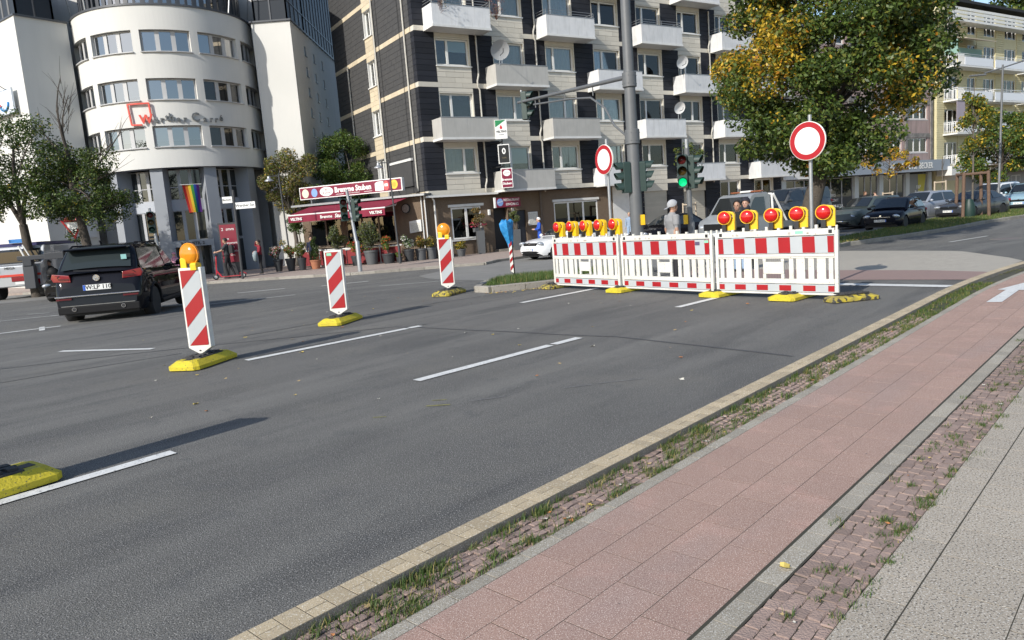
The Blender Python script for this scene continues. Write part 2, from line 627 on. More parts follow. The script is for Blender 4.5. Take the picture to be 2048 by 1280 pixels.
def kerb_run(pts, parent, top, mat, l=1.0, w=.15, h=.2, name='kerb_stone', front=True):
    me = B().cham(-l / 2 + .006, l / 2 - .006, -w / 2, w / 2, -h, 0, .012).mesh('piece', mat)
    for a, b in zip(pts, pts[1:]):
        d = math.hypot(b[0] - a[0], b[1] - a[1])
        n = max(1, round(d / l))
        ang = math.atan2(b[1] - a[1], b[0] - a[0])
        for i in range(n):
            t = (i + .5) / n
            x, y = a[0] + (b[0] - a[0]) * t, a[1] + (b[1] - a[1]) * t
            o = inst(me, name, parent, (x, y, hz(x, y) + top + random.uniform(-.004, .006)), ang + random.uniform(-.01, .01), (d / n / l, 1, 1))
kerb_run([(-24, 36)] + edge_far, far_pave, .118, kerb_stone)

# ---------------- medians with grass
lawn = M('lawn_soil', (.075, .085, .03), .95, (.10, .10, .045), (5, .7), bump=(40, .8))
isl = [(-.68, 15.35), (-.38, 15.0), (1.0, 15.45), (3.5, 17.7), (2.7, 19.6), (1.2, 19.0), (.1, 18.9), (-.45, 17.6)]
island = sheet('traffic_island', isl, .11, lawn, thick=.2)
kerb_run(isl + [isl[0]], island, .13, kerb_stone, l=.6)
medp = [(9.0, 23.3), (10.7, 24.2), (12.3, 26.1), (14.9, 27.7), (18.5, 30.3), (21.9, 33.3), (25.7, 36.0), (34, 42.5), (58, 61), (57, 63.5), (33.9, 47.5), (25.6, 42.4), (16.5, 32.7), (14.2, 30.4), (10.6, 27.0), (8.5, 24.4)]
median = sheet('median_strip', medp, .12, lawn, thick=.22)
kerb_run(medp[:9], median, .14, kerb_stone, l=1.0)
kerb_run(medp[9:] + [medp[0]], median, .14, kerb_stone, l=1.0)

# ---------------- crossing bands and markings
band_grey = M('herringbone_grey', (.46, .42, .35), .88, (.38, .35, .295), brick=(5.0, .5, .25, .03, (.23, .21, .185), R(20)))
band_red = M('herringbone_red', (.33, .225, .195), .88, (.29, .205, .185), brick=(5.0, .5, .25, .03, (.18, .13, .115), R(20)))
sheet('crossing_paving', [(10.0, 21.6), (10.15, 19.8), (10.2, 16.7), (9.7, 14.0), (9.45, 13.25), (8.0, 11.95), (7.5, 12.9), (6.5, 14.0), (5.3, 15.6), (4.6, 18), (7.5, 23)], .006, band_grey)
sheet('crossing_paving', [(7.5, 12.9), (8.0, 11.95), (7.2, 11.15), (5.8, 12.4), (4.6, 13.6), (3.6, 15.4), (4.6, 18), (5.3, 15.6), (6.5, 14.0)], .006, band_red)

def mark(pts, uv=True, dz=.008, mat=None, name='road_marking'):
    return sheet(name, [XY(*p) for p in pts] if uv else pts, dz, mat or road_paint)

def line(a, b, w=.12, uv=True, **k):
    p, q = (XY(*a), XY(*b)) if uv else (a, b)
    dx, dy = q[0] - p[0], q[1] - p[1]
    l = math.hypot(dx, dy)
    nx, ny = -dy / l * w / 2, dx / l * w / 2
    return mark([(p[0] + nx, p[1] + ny), (q[0] + nx, q[1] + ny), (q[0] - nx, q[1] - ny), (p[0] - nx, p[1] - ny)], False, **k)
line((4.15, 8.52), (6.62, 8.42), .13)
line((6.66, 8.43), (6.86, 8.40), .13)
line((4.35, 5.47), (6.30, 5.40), .12)
line((6.36, 5.40), (6.82, 5.38), .12)
line((-1.2, 5.24), (1.97, 5.36), .115)
line((9.36, 8.62), (11.5, 8.52), .13)
line((9.40, 5.53), (10.6, 5.46), .12)
line((12.18, 2.62), (12.62, 6.6), .26)
line((13.5, 22.1), (16.65, 25.1), .12, uv=False)
line((20.5, 28.6), (23.5, 31.2), .12, uv=False)
for a, b, w in (((-6.95, 11.03), (-5.28, 10.52), .11), ((-7.8, 18.66), (-6.07, 20.5), .11), ((-9.75, 26.0), (-8.2, 26.5), .13), ((-3.95, 22.1), (-2.1, 22.45), .11), ((-12.9, 18.2), (-10.6, 20.4), .11),
                ((-10.5, 14.1), (-9.3, 14.9), .12), ((-9.75, 15.0), (-9.3, 14.3), .10), ((-12.0, 18.9), (-11.6, 19.6), .16), ((-14.2, 21.3), (-13.5, 21.2), .10), ((-12.6, 20.5), (-12.0, 20.4), .10), ((-6.8, 26.3), (-5.2, 26.9), .12)):
    line(a, b, w, uv=False)
# white arrow on the cycle path
mark([(10.58, 1.86), (10.62, 1.70), (11.82, 1.71), (11.82, 1.54), (12.95, 1.76), (11.84, 1.96), (11.82, 1.86)], dz=.006)
# tar seams, patches and stains
def seam(pts, w=.035, mat=tar):
    for a, b in zip(pts, pts[1:]):
        line(a, b, w, uv=False, dz=.004, mat=mat, name='tar_seam')
def jag(a, b, n=9, amp=.05):
    out = []
    for i in range(n + 1):
        t = i / n
        out.append((a[0] + (b[0] - a[0]) * t + random.uniform(-amp, amp), a[1] + (b[1] - a[1]) * t + random.uniform(-amp, amp)))
    return out
seam(jag((-1.75, 10.9), (1.2, 8.55), 9, .03) + jag((1.25, 8.5), (2.6, 6.75), 6, .03)[1:], .04)
seam(jag((-9.5, 9.0), (-5.5, 10.2), 8, .03) + jag((-5.5, 10.2), (-1.75, 10.9), 8, .03)[1:], .03)
seam(jag((-4.2, 11.2), (-1.3, 13.9), 8, .03) + jag((-1.3, 13.9), (.6, 15.0), 5, .03)[1:], .03)
seam(jag((-7.6, 7.6), (-4.6, 9.9), 8, .03), .025)
seam(jag((-3.3, 9.2), (-1.3, 10.9), 7, .015), .025)
yel = M('marking_spray_yellow', (.30, .28, .08), .8, (.12, .12, .08), (60, .5))
spw = M('marking_spray_white', (.27, .27, .27), .8, (.10, .10, .10), (80, .4))
for (u_, v_, l_, w_, m_) in ((3.75, 4.62, .22, .03, yel), (3.9, 4.72, .14, .02, yel), (3.3, 4.75, .12, .02, yel)):
    a_, b_ = XY(u_, v_), XY(u_ + l_ * .6, v_ - l_ * .7)
    line(a_, b_, w_, uv=False, dz=.0045, mat=m_, name='spray_mark')
for a_, b_ in (((4.05, 4.38), (4.3, 4.22)), ((4.75, 3.95), (4.95, 3.8)), ((5.0, 3.78), (5.35, 3.5))):
    line(XY(*a_), XY(*b_), .014, uv=False, dz=.0045, mat=spw, name='spray_mark')
# manhole covers
iron = M('cast_iron', (.17, .13, .12), .6, (.13, .105, .10), (40, .5), bump=(60, .8))
for (x, y, lab) in ((14.6, 21.2, 'round manhole cover in the dark asphalt beyond the crossing'),):
    man = empty('manhole_cover', (x, y, hz(x, y) + .008), 0, lab, 'manhole cover')
    B().lathe([(.34, 0), (.34, .004), (.31, .006), (0, .006)], 28).build('cover_plate', iron, man, 30)
    B().lathe([(.40, 0), (.40, .003), (.345, .004), (.345, 0)], 28).build('cover_rim', kerb_grey, man, 30)
# ================================================================ BUILDINGS
frame_w = M('window_frame_white', (.72, .72, .70), .4)
frame_g = M('window_frame_grey', (.40, .41, .43), .45)
pane_m = glass('window_glass', (.92, .95, .94), .04)
pane_d = M('window_glass_dark', (.018, .022, .024), .03, spec=.9)
pane_b = glass('window_glass_mirror', (.35, .40, .42), .34)
sheer = M('net_curtain', (.82, .82, .81), .8, (.68, .70, .70), (8, .6), trans=.35)
blind_m = M('roller_blind', (.55, .66, .68), .7)
blue_curt = M('blue_curtain', (.10, .25, .55), .8, trans=.3)
_wc = {}

def window(parent, org, rz, w, h, cols=(.36, .64), frame=None, pane=None, cur=None, rev=None, revd=.28, sill=True, fw=.085, rows=None, name='window', tilt=None):
    frame = frame or frame_w
    pane = pane or pane_m
    key = (round(w, 2), round(h, 2), cols, frame.name, rev.name if rev else 0, sill, fw, rows, revd, name)
    if key not in _wc:
        q = B()
        if rev:
            q.box(-.06, 0, -.012, revd, -.06, h + .06, 1); q.box(w, w + .06, -.012, revd, -.06, h + .06, 1)
            q.box(0, w, -.012, revd, h, h + .06, 1); q.box(0, w, -.012, revd, -.06, 0, 1)
        y0 = revd - .16 if rev else .02
        q.box(0, fw, y0, y0 + .07, 0, h); q.box(w - fw, w, y0, y0 + .07, 0, h)
        q.box(fw, w - fw, y0, y0 + .07, 0, fw); q.box(fw, w - fw, y0, y0 + .07, h - fw, h)
        xs, x = [], 0
        for c in cols:
            xs.append((x * w, (x + c) * w)); x += c
        for a, b in xs[:-1]:
            q.box(b - fw * .75, b + fw * .75, y0 - .012, y0 + .06, fw, h - fw)
        zs = [0] + [h * r for r in (rows or ())] + [h]
        for z in zs[1:-1]:
            q.box(fw, w - fw, y0 + .002, y0 + .055, z - fw * .6, z + fw * .6)
        me = q.mesh('frame', [frame, rev or frame])
        sme = B().box(-.08, w + .08, -.10, .02, -.085, -.03).mesh('sill', frame) if sill else None
        cells = [(a + .02, b - .02, c + .02, d - .02) for a, b in xs for c, d in zip(zs, zs[1:])]
        pm = [B().box(a, b, y0 + .03, y0 + .045, c, d) for a, b, c, d in cells]
        _wc[key] = (me, sme, pm, {}, y0)
    me, sme, pm, pcache, y0 = _wc[key]
    o = inst(me, name, parent, org, rz)
    for i, q in enumerate(pm):
        k = (i, pane.name)
        if k not in pcache:
            pcache[k] = q.mesh('pane', pane)
        inst(pcache[k], 'pane', o)
    if sme:
        inst(sme, 'sill', o)
    if cur:
        kind, f0, f1, c0, mat = cur
        q = B()
        if kind == 'blind':
            q.box(w * f0 + .05, w * f1 - .05, y0 + .10, y0 + .11, h * c0, h - .05)
        else:
            n = max(4, int((f1 - f0) * w / .07))
            ph = random.uniform(0, 6)
            for k in range(n):
                xa, xb = w * (f0 + (f1 - f0) * k / n), w * (f0 + (f1 - f0) * (k + 1) / n)
                ya, yb = y0 + .14 + .03 * math.sin(k * 1.9 + ph), y0 + .14 + .03 * math.sin((k + 1) * 1.9 + ph)
                q.quad((xa, ya, h * c0), (xb, yb, h * c0), (xb, yb, h - .03), (xa, ya, h - .03))
        q.build('curtain', mat, o)
    return o

# ---------------------------------------------------------------- dark slate apartment block
slate = M('slate_dark', (.017, .019, .026), .7, (.024, .026, .033), (2.5, .7), rnd=.3, spec=.25, bump=(30, .4, .01))
slate_side = M('slate_side', (.050, .050, .052), .65, (.068, .067, .066), (2.2, .7), bump=(20, .4, .01))
cream = M('cream_panel', (.64, .60, .515), .6, (.57, .535, .46), (3, .6), rnd=.10)
cream_side = M('cream_tile', (.64, .55, .40), .6, (.55, .47, .34), (6, .6), rnd=.12)
balc_w = M('balcony_white', (.74, .74, .74), .5, (.60, .61, .62), (2.2, .6), streak=(9, (.42, .42, .40), .45), rnd=.10)
balc_g = M('balcony_grey', (.50, .49, .46), .6, (.43, .42, .39), (2.2, .6), streak=(9, (.33, .33, .32), .4), rnd=.08)
pebble = M('brown_pebbledash', (.175, .125, .085), .95, (.13, .095, .065), (14, .8), bump=(90, 1.0, .02), speck=(50, (.28, .22, .16), .58, .70))
pipe_c = M('drainpipe_cream', (.56, .54, .48), .5, (.42, .40, .36), (4, .6))
white_trim = M('white_trim', (.72, .72, .70), .5, (.60, .60, .58), (3, .6))

apt = empty('apartment_block', (-3.9, 38.86, 0), R(32), 'six storey block clad in dark slate with cream panels and white box balconies', 'apartment block')
LEN, DEP, TOP = 28.8, 11.8, 17.0
q = B()
q.box(.34, LEN - .34, .36, DEP, -1.5, TOP - .2)
q.build('wall', dark_mat, apt)
B().box(-.15, LEN + .15, -.15, DEP + .15, TOP - .16, TOP + .1).build('roof', M('roof_edge', (.12, .12, .12), .7), apt)
XS = [1.20 + 3.53 * i for i in range(8)]
WW = 1.98
dark_b, cream_b, band_b = [], [], []
gaps = [(-.02, XS[0] - .06)] + [(XS[i] + WW + .06, XS[i + 1] - .06) for i in range(7)] + [(XS[7] + WW + .06, LEN + .02)]
def F(k): return 3.0 + 2.8 * k
def courses(x0, x1, z0, z1, lst, pw=1.7, ch=.28, y0=-.02, y1=.345, off=0):
    z = z0
    r = 0
    n = max(1, round((z1 - z0) / ch))
    hgt = (z1 - z0) / n
    for r in range(n):
        w = x1 - x0
        m = max(1, math.ceil(w / pw))
        cuts = [x0 + w * i / m for i in range(m + 1)]
        if m > 1 and r % 2:
            s_ = w / m * .5
            cuts = [x0] + [min(x1, c + s_) for c in cuts[:-1]] + [x1]
        for a, b in zip(cuts, cuts[1:]):
            if b - a > .03:
                j = random.uniform(0, .010)
                lst.append((a + .006, b - .006, y0 - j, y1, z0 + r * hgt + .007, z0 + (r + 1) * hgt - .007))
for k in range(0, 5):
    f = F(k)
    for (a, b) in gaps:
        courses(a, b, f + .23, f + 2.77, dark_b)
    for x in XS:
        courses(x - .055, x + WW + .055, f + .23, f + 1.05, cream_b, pw=1.1)
        courses(x - .055, x + WW + .055, f + 2.54, f + 2.77, cream_b, pw=2.4)
    n = 22
    for i in range(n):
        band_b.append((LEN * i / n + .004, LEN * (i + 1) / n - .004, -.035, .34, f - .025, f + .225))
# ground floor right of the restaurant keeps the slate columns and cream infill
gg = [(14.02, 15.26), (17.36, 18.79), (20.89, 22.32), (24.42, 25.85), (27.95, LEN + .02)]
for a, b in gg:
    courses(a, b, -.4, 2.97, dark_b)
for x in XS[6:8]:
    courses(x - .055, x + WW + .055, -.4, 1.40, cream_b, pw=1.1)
dark_b.sort(key=lambda b: b[4] * 1.0 + b[0] * .15)
cream_b.sort(key=lambda b: b[4] + b[0] * .15)
pieces('cladding_panel', dark_b, slate, apt, 300)
pieces('cream_panel', cream_b, cream, apt, 300)
pieces('band_panel', band_b, cream, apt, 300)

bal_m = {}
def balcony(x0, x1, f, mat, rails=False, low=False):
    key = (round(x1 - x0, 2), mat.name, rails)
    L_ = x1 - x0
    if key not in bal_m:
        q = B()
        q.box(0, L_, -1.1, -1.04, .06, 1.07); q.box(0, .06, -1.04, -.04, .06, 1.07); q.box(L_ - .06, L_, -1.04, -.04, .06, 1.07)
        s_ = B().box(-.03, L_ + .03, -1.13, -.04, -.06, .055)
        t_ = B().box(-.02, L_ + .02, -1.12, -1.02, 1.073, 1.10)
        r_ = None
        if rails:
            r_ = B()
            for z in (1.22, 1.36):
                r_.tube([(.03, -.1, z), (.03, -1.06, z), (L_ - .03, -1.06, z), (L_ - .03, -.1, z)], .014, 6)
            for x in (.03, L_ / 2, L_ - .03):
                r_.tube([(x, -1.06, 1.1), (x, -1.06, 1.36)], .012, 6)
            r_ = r_.mesh('railing', steel)
        bal_m[key] = (q.mesh('balcony', mat), s_.mesh('slab', white_trim), t_.mesh('coping', steel), r_)
    a, b, c, d = bal_m[key]
    o = inst(a, 'balcony', apt, (x0, 0, f))
    inst(b, 'balcony_slab', o); inst(c, 'coping', o)
    if d: inst(d, 'railing', o)
    return o
for k in range(0, 5):
    f = F(k)
    for i, x in enumerate(XS):
        has = (i % 2 == (1 if k % 2 == 0 else 0))
        if has:
            g = (k == 0 and i < 2) or (k == 1 and i < 4) or (k == 2 and i == 1)
            balcony(x - .62, x + 2.80, f, balc_g if g else balc_w, rails=(k == 3))
        h = 1.36
        cols = random.choice(((.36, .64), (.36, .64), (.62, .38), (.30, .70)))
        r_ = random.random()
        cur = None
        if r_ < .50: cur = ('sheer', .03, random.choice((.97, .97, .7)), .03, sheer)
        elif r_ < .78: cur = ('sheer', .35, .97, .03, sheer)
        elif r_ < .90: cur = ('blind', .36, 1, random.uniform(.2, .6), blind_m)
        if (k, i) == (2, 3): cur = ('sheer', .02, .36, .03, blue_curt)
        window(apt, (x, 0, f + (.10 if has and k > 0 else 1.12)), 0, WW, (h + 1.02) if has and k > 0 else h, cols, cur=cur, rev=cream, revd=.30, sill=not has)
# ground-floor windows and shutters on the right
for x in XS[6:8]:
    window(apt, (x, 0, 1.48), 0, WW, 1.42, (.5, .5), rev=cream, revd=.30, cur=('sheer', .05, .6, .05, sheer))
q = B()
shut = M('shutter_cream', (.47, .44, .37), .6, (.40, .37, .31), (2.2, .6), rnd=.05)
def shutter(x0, x1, z1, parent=None, mat=None):
    o = B().box(x0, x1, .10, .16, -.4, z1).build('roller_shutter', mat or shut, parent or apt)
    z = -.38
    sl = []
    while z < z1 - .12:
        sl.append((x0 + .02, x1 - .02, .075, .10, z, z + .145)); z += .16
    pieces('shutter_slat', sl, mat or shut, o)
    B().box(x0, x1, -.02, .34, z1 + .004, 2.97).build('shutter_header', cream, o)
shutter(15.28, 17.34, 2.5); shutter(18.81, 20.87, 2.35)
B().box(12.65, 14.0, -.01, .34, -.5, 2.97).build('wall_panel', white_trim, apt)

# restaurant front: brown pebbledash with openings
q = B()
def wallgrid(q, xs, zs, holes, y0, y1, mi=0):
    for xa, xb in zip(xs, xs[1:]):
        for za, zb in zip(zs, zs[1:]):
            cx, cz = (xa + xb) / 2, (za + zb) / 2
            if not any(h[0] < cx < h[1] and h[2] < cz < h[3] for h in holes):
                q.box(xa, xb, y0, y1, za, zb, mi)
holes = [(1.25, 3.12, .56, 2.28), (3.92, 4.86, -1, 2.1), (5.45, 6.1, -1, 1.9), (8.1, 11.4, .5, 2.2)]
wallgrid(q, [-.02, 1.25, 3.12, 3.92, 4.86, 5.45, 6.1, 8.1, 11.4, 12.6], [-.6, .5, .56, 1.9, 2.1, 2.2, 2.28, 2.93], holes, 0, .335)
q.build('shopfront_wall', pebble, apt)
B().box(-.3, 12.7, -.30, .33, 2.94, 2.972).build('ledge', dark_mat, apt)
B().box(-.32, 4.1, -.40, -.28, 2.86, 2.97).build('gutter', white_trim, apt)
window(apt, (1.25, 0, .56), 0, 1.87, 1.72, (.5, .5), rev=None, pane=glass('restaurant_glass', (.25, .28, .26), .05), fw=.09, sill=True)
window(apt, (8.1, 0, .5), 0, 3.3, 1.7, (.32, .34, .34), rev=None, pane=glass('restaurant_glass', (.25, .28, .26), .05), fw=.08)
B().box(1.1, 3.3, -.06, -.002, 2.30, 2.44).build('shutter_box', white_trim, apt)
B().box(8.0, 11.5, -.06, -.002, 2.22, 2.36).build('shutter_box', white_trim, apt)
B().box(3.94, 4.84, .25, .30, -.3, 2.08).build('door', black_mat, apt)
d_ = B().box(5.47, 6.08, .12, .17, -.28, 1.88).build('door', M('door_blue_black', (.02, .022, .03), .5), apt)
B().box(5.55, 5.57, .09, .12, .9, 1.1).build('handle', steel, d_)
B().box(3.80, 5.2, -.6, -.02, -.4, -.18).build('step', kerb_grey, apt)
for x in (3.55, 5.12):
    B().box(x, x + .10, -.13, -.01, 1.75, 2.05).build('wall_lamp', M('lamp_glass_white', (.8, .8, .78), .3), apt)
nb = B().box(6.22, 6.85, -.08, -.002, 1.0, 1.75).build('notice_case', white_trim, apt)
B().box(6.27, 6.80, -.09, -.082, 1.05, 1.70).build('notice_sheet', M('paper', (.7, .69, .62), .6, (.4, .4, .38), (30, .3)), nb)
# drainpipes
for x in (3.62, 7.52, 14.62, 21.68):
    pts = [(x, -.09, 14.0)]
    for k in (3, 2, 1, 0):
        f = F(k)
        pts += [(x, -.09, f + .75), (x - .03, -.12, f + .62), (x - .12, -.12, f + .35), (x - .12, -.12, f + .05), (x, -.09, f - .12)]
    pts.append((x, -.09, 2.95))
    B().tube(pts, .045, 8).build('drainpipe', pipe_c, apt, 40)
B().tube([(.10, -.12, 2.95), (.25, -.12, 2.7), (.25, -.12, 0)], .05, 8).build('drainpipe', white_trim, apt, 40)
B().tube([(7.1, -.1, 2.9), (7.1, -.1, .2)], .05, 8).build('drainpipe', M('pipe_brown', (.10, .075, .06), .5), apt, 40)

# left side face (x=0 plane, y runs back)
st, cb = [], []
def side_piece(lst, y0, y1, z0, z1, pr): lst.append((-.02 - pr, .335, y0, y1, z0, z1))
for k in range(0, 5):
    f = F(k)
    n = 26
    for i in range(n):
        side_piece(cb, .36 + (DEP - .36) * i / n + .004, .36 + (DEP - .36) * (i + 1) / n - .004, f - .02, f + .22, .012)
    for r in range(9):
        z0, z1 = f + .23 + r * .2822, f + .23 + (r + 1) * .2822
        y = .36 - (r % 2) * .29
        while y < DEP:
            a, b = max(.36, y), min(DEP, y + .58)
            if b > 5.2 and a < 6.45:
                if a < 5.2: side_piece(st, a + .005, 5.2, z0 + .006, z1 - .006, random.uniform(0, .008))
                if b > 6.45: side_piece(st, 6.45, b - .005, z0 + .006, z1 - .006, random.uniform(0, .008))
            elif b - a > .05:
                side_piece(st, a + .005, b - .005, z0 + .006, z1 - .006, random.uniform(0, .008))
            y += .58
    for r in range(3):
        for j in range(2):
            side_piece(cb, 5.22 + j * .61, 5.22 + j * .61 + .60, f + .23 + r * .28, f + .23 + r * .28 + .27, .01)
    side_piece(cb, 5.22, 6.43, f + 2.5, f + 2.77, .01)
    window(apt, (-.0, 6.38, f + 1.08), R(-90), 1.10, 1.40, (.5, .5), rev=white_trim, revd=.30, sill=True)
st.sort(key=lambda b: b[4])
pieces('slate_tile', st, slate_side, apt, 300)
pieces('band_tile', cb, cream_side, apt, 300)
side_gf = B().box(0, .33, .36, DEP, -.7, 2.97)
side_gf.build('side_wall', pebble, apt)
for y, z0, z1 in ((.95, 3.3, 16), (4.9, 3.0, 16), (9.4, 7.0, 11.5)):
    B().tube([(-.10, y, z1), (-.10, y, z0)], .05, 8).build('drainpipe', pipe_c, apt, 40)
B().tube([(-.06, 1.6, 16), (-.06, 1.6, 3.0)], .012, 5).build('lightning_rod', dark_mat, apt)
B().tube([(-.06, 4.4, 16), (-.06, 4.4, 3.0)], .012, 5).build('lightning_rod', dark_mat, apt)
sb = B().box(-.12, -.03, 1.5, 4.3, 3.62, 4.95).build('side_shutter', slate_side, apt)
B().box(-.16, -.03, 1.4, 4.4, 4.97, 5.10).build('shutter_box', white_trim, sb)

# satellite dishes, each on its balcony
dish_m = [M('dish_grey', (.34, .35, .36), .5), M('dish_pale', (.66, .67, .68), .45), M('dish_white', (.78, .78, .77), .4)]
for (x, y, z, r, mi, lab) in ((4.35, -1.25, 10.35, .52, 0, 'grey satellite dish on the grey balcony nearest the slate corner'), (17.85, -1.25, 10.35, .40, 1, 'pale satellite dish on the second-row balcony beside the tree'),
                          (17.45, -1.25, 7.55, .38, 2, 'white satellite dish on the balcony directly below the other dish')):
    p = apt.matrix_basis @ Vector((x, y, z))
    if True:
        t = empty('satellite_dish', (-3.9 + x * math.cos(R(32)) - y * math.sin(R(32)), 38.86 + x * math.sin(R(32)) + y * math.cos(R(32)), z), R(32) + R(-15), lab, 'satellite dish', 'satellite dishes on the balconies')
        q = B()
        q.T = Matrix.Rotation(R(22), 4, 'X')
        q.lathe([(0, .10 * r), (r * .4, .07 * r), (r * .75, -.02 * r), (r, -.14 * r), (r * .98, -.12 * r), (r * .7, .05 * r), (0, .13 * r)], 24, axis='y')
        q.build('dish_bowl', dish_m[mi], t, 50)
        B().tube([(0, -.02, -r * .55), (0, -r * 1.1, -r * .5), (.0, -r * 1.2, -r * .1)], .018, 6).build('feed_arm', dark_mat, t)
        B().tube([(0, .06, 0), (0, .14, -.1), (0, .16, -.75)], .025, 8).build('mast_tube', steel, t)
# shopfront signs of the restaurant on the front facade
maroon = M('maroon_sign', (.20, .012, .04), .4)
sign_white = M('sign_white', (.80, .80, .78), .4)
sign_blue = M('sign_blue', (.10, .25, .60), .4)
sign_black = M('sign_black', (.018, .018, .018), .35)
sign_green = M('sign_green', (.02, .22, .08), .4)
sign_yellow = M('sign_yellow', (.80, .55, .06), .4)
sign_red = M('sign_red', (.55, .03, .04), .4)

def on_apt(x, y, z):
    c, s_ = math.cos(R(32)), math.sin(R(32))
    return (-3.9 + x * c - y * s_, 38.86 + x * s_ + y * c, z)
def disc(parent, name, mat, x, y, z, rx, rz_, n=24):
    return B().prism([(x + rx * math.cos(2 * math.pi * i / n), z + rz_ * math.sin(2 * math.pi * i / n)) for i in range(n)], y - .004, y, 'y').build(name, mat, parent)
# three blade signs above one another, standing out from the wall, faces across the pavement
bs = empty('blade_sign', on_apt(4.05, -1.25, 5.72), R(2), 'white box sign with green corner and VELTINS lettering, top of three hanging signs', 'sign', 'hanging box signs on the slate facade')
B().box(-.32, .32, -.10, .10, 0, 1.0).build('sign_box', sign_white, bs, bevel=.01)
B().prism([(-.30, .98), (.28, .98), (-.30, .62)], -.106, -.102, 'y').build('green_corner', sign_green, bs)
text('lettering', 'VELTINS', sign_black, bs, (0, -.108, .38), .15, bold=.003)
text('lettering', 'PILSENER', steel, bs, (0, -.108, .22), .07)
B().prism([(-.06, .52), (.06, .52), (.07, .62), (.0, .74), (-.07, .62)], -.108, -.102, 'y').build('emblem', sign_red, bs)
bs = empty('blade_sign', on_apt(4.12, -1.25, 4.42), R(2), 'black box sign with small white oval emblem, middle of three hanging signs', 'sign', 'hanging box signs on the slate facade')
B().box(-.31, .31, -.10, .10, 0, 1.02).build('sign_box', sign_white, bs, bevel=.01)
B().box(-.27, .27, -.108, -.102, .05, .97).build('sign_face', sign_black, bs)
disc(bs, 'emblem', sign_white, 0, -.110, .66, .10, .16)
disc(bs, 'emblem_core', sign_black, 0, -.115, .66, .04, .09)
text('lettering', 'CAFE', M('dull_gold', (.25, .20, .10), .5), bs, (0, -.110, .30), .10)
bs = empty('blade_sign', on_apt(4.2, -1.25, 3.12), R(2), 'maroon and white box sign reading Bremme Stuben, lowest of three hanging signs', 'sign', 'hanging box signs on the slate facade')
B().box(-.31, .31, -.10, .10, 0, 1.06).build('sign_box', sign_white, bs, bevel=.01)
B().box(-.27, .27, -.108, -.102, .04, 1.02).build('sign_face', maroon, bs)
disc(bs, 'emblem', sign_white, 0, -.110, .80, .20, .17)
text('lettering', 'Bremme', sign_white, bs, (0, -.110, .45), .17, bold=.006)
text('lettering', 'Stuben', sign_white, bs, (0, -.110, .24), .17, bold=.006)
text('emblem_text', 'Alt Bremme', maroon, bs, (0, -.118, .80), .06)
for z in (4.20, 5.48):
    p = on_apt(4.1, -1.25, z)
B().tube([(4.1, -1.2, 3.0), (4.1, -1.2, 6.75)], .03, 8).build('sign_post', dark_mat, apt)
for z in (4.30, 5.58):
    B().box(4.08, 4.12, -1.2, .0, z - .03, z + .03).build('sign_bracket', dark_mat, apt)
es = empty('entrance_sign', on_apt(3.85, -.42, 2.12), R(32), 'maroon sign reading RESTAURANT EINGANG above the dark door', 'sign')
B().box(0, 1.62, -.05, .05, 0, .52).build('sign_box', maroon, es)
B().box(-.09, -.002, -.06, .06, -.02, .55).build('end_cap', sign_white, es)
disc(es, 'emblem', M('emblem_blue', (.22, .36, .68), .4), .27, -.054, .27, .20, .21)
text('emblem_text', 'BAVARIA', sign_white, es, (.27, -.060, .28), .09, rot=(math.pi / 2, R(-14), 0))
text('lettering', 'RESTAURANT', sign_white, es, (1.03, -.056, .38), .20, sx=.86)
text('lettering', 'EINGANG', sign_white, es, (1.06, -.056, .14), .20, sx=.95)

# ---------------------------------------------------------------- single-storey restaurant annex with sign and awning
QX, QY = -4.76, 38.92
an = empty('restaurant_annex', (QX, QY, 0), R(-22), 'single storey brown restaurant annex with wide windows beside the slate block', 'restaurant')
q = B()
ah = [(-6.7, -4.6, .7, 2.2), (-4.3, -1.2, .7, 2.4)]
wallgrid(q, [-7.2, -6.7, -4.6, -4.3, -1.2, .80], [-.6, .7, 2.2, 2.4, 3.0], ah, 0, .3)
q.box(-7.2, -6.9, .3, 3.2, -.6, 3.0)
q.build('wall', pebble, an)
B().box(-6.9, .6, .8, 3.0, -.2, 2.9).build('room_core', dark_mat, an)
q = B().box(-7.5, .95, -.35, 3.4, 3.004, 3.12)
q.build('roof', M('flat_roof', (.14, .14, .14), .7), an)
B().box(-7.5, .95, -.45, -.352, 3.0, 3.10).build('gutter', steel, an)
window(an, (-6.7, 0, .7), 0, 2.1, 1.5, (.5, .5), fw=.06, pane=glass('restaurant_glass', (.25, .28, .26), .05), frame=M('frame_brown', (.18, .14, .10), .5))
window(an, (-4.3, 0, .7), 0, 3.1, 1.7, (.33, .34, .33), fw=.06, pane=glass('restaurant_glass', (.25, .28, .26), .05), frame=M('frame_brown', (.18, .14, .10), .5))
mb = B().box(-1.05 + .8, .45, -.14, -.01, 1.1, 1.72)
mb.v = [(x, y, z + .10 * (x + .25)) for x, y, z in mb.v]
mbo = mb.build('menu_case', white_trim, an)
B().box(-.18, .38, -.15, -.142, 1.18, 1.62).build('menu_sheet', M('paper', (.7, .69, .62), .6), mbo)
ck = B().lathe([(.24, 0), (.24, -.06), (.20, -.07), (0, -.07)], 24, (-.42, -.02, 2.42), 'y').build('wall_clock', M('clock_face', (.45, .42, .36), .5, (.15, .13, .10), (12, .6)), an)
B().lathe([(.26, 0), (.26, -.08), (.22, -.085), (.22, 0)], 24, (-.42, -.01, 2.42), 'y').build('clock_rim', dark_mat, ck)
for x in (.55, .75):
    B().tube([(x, -.08, 3.0), (x, -.08, .1)], .035, 8).build('drainpipe', white_trim, an, 40)
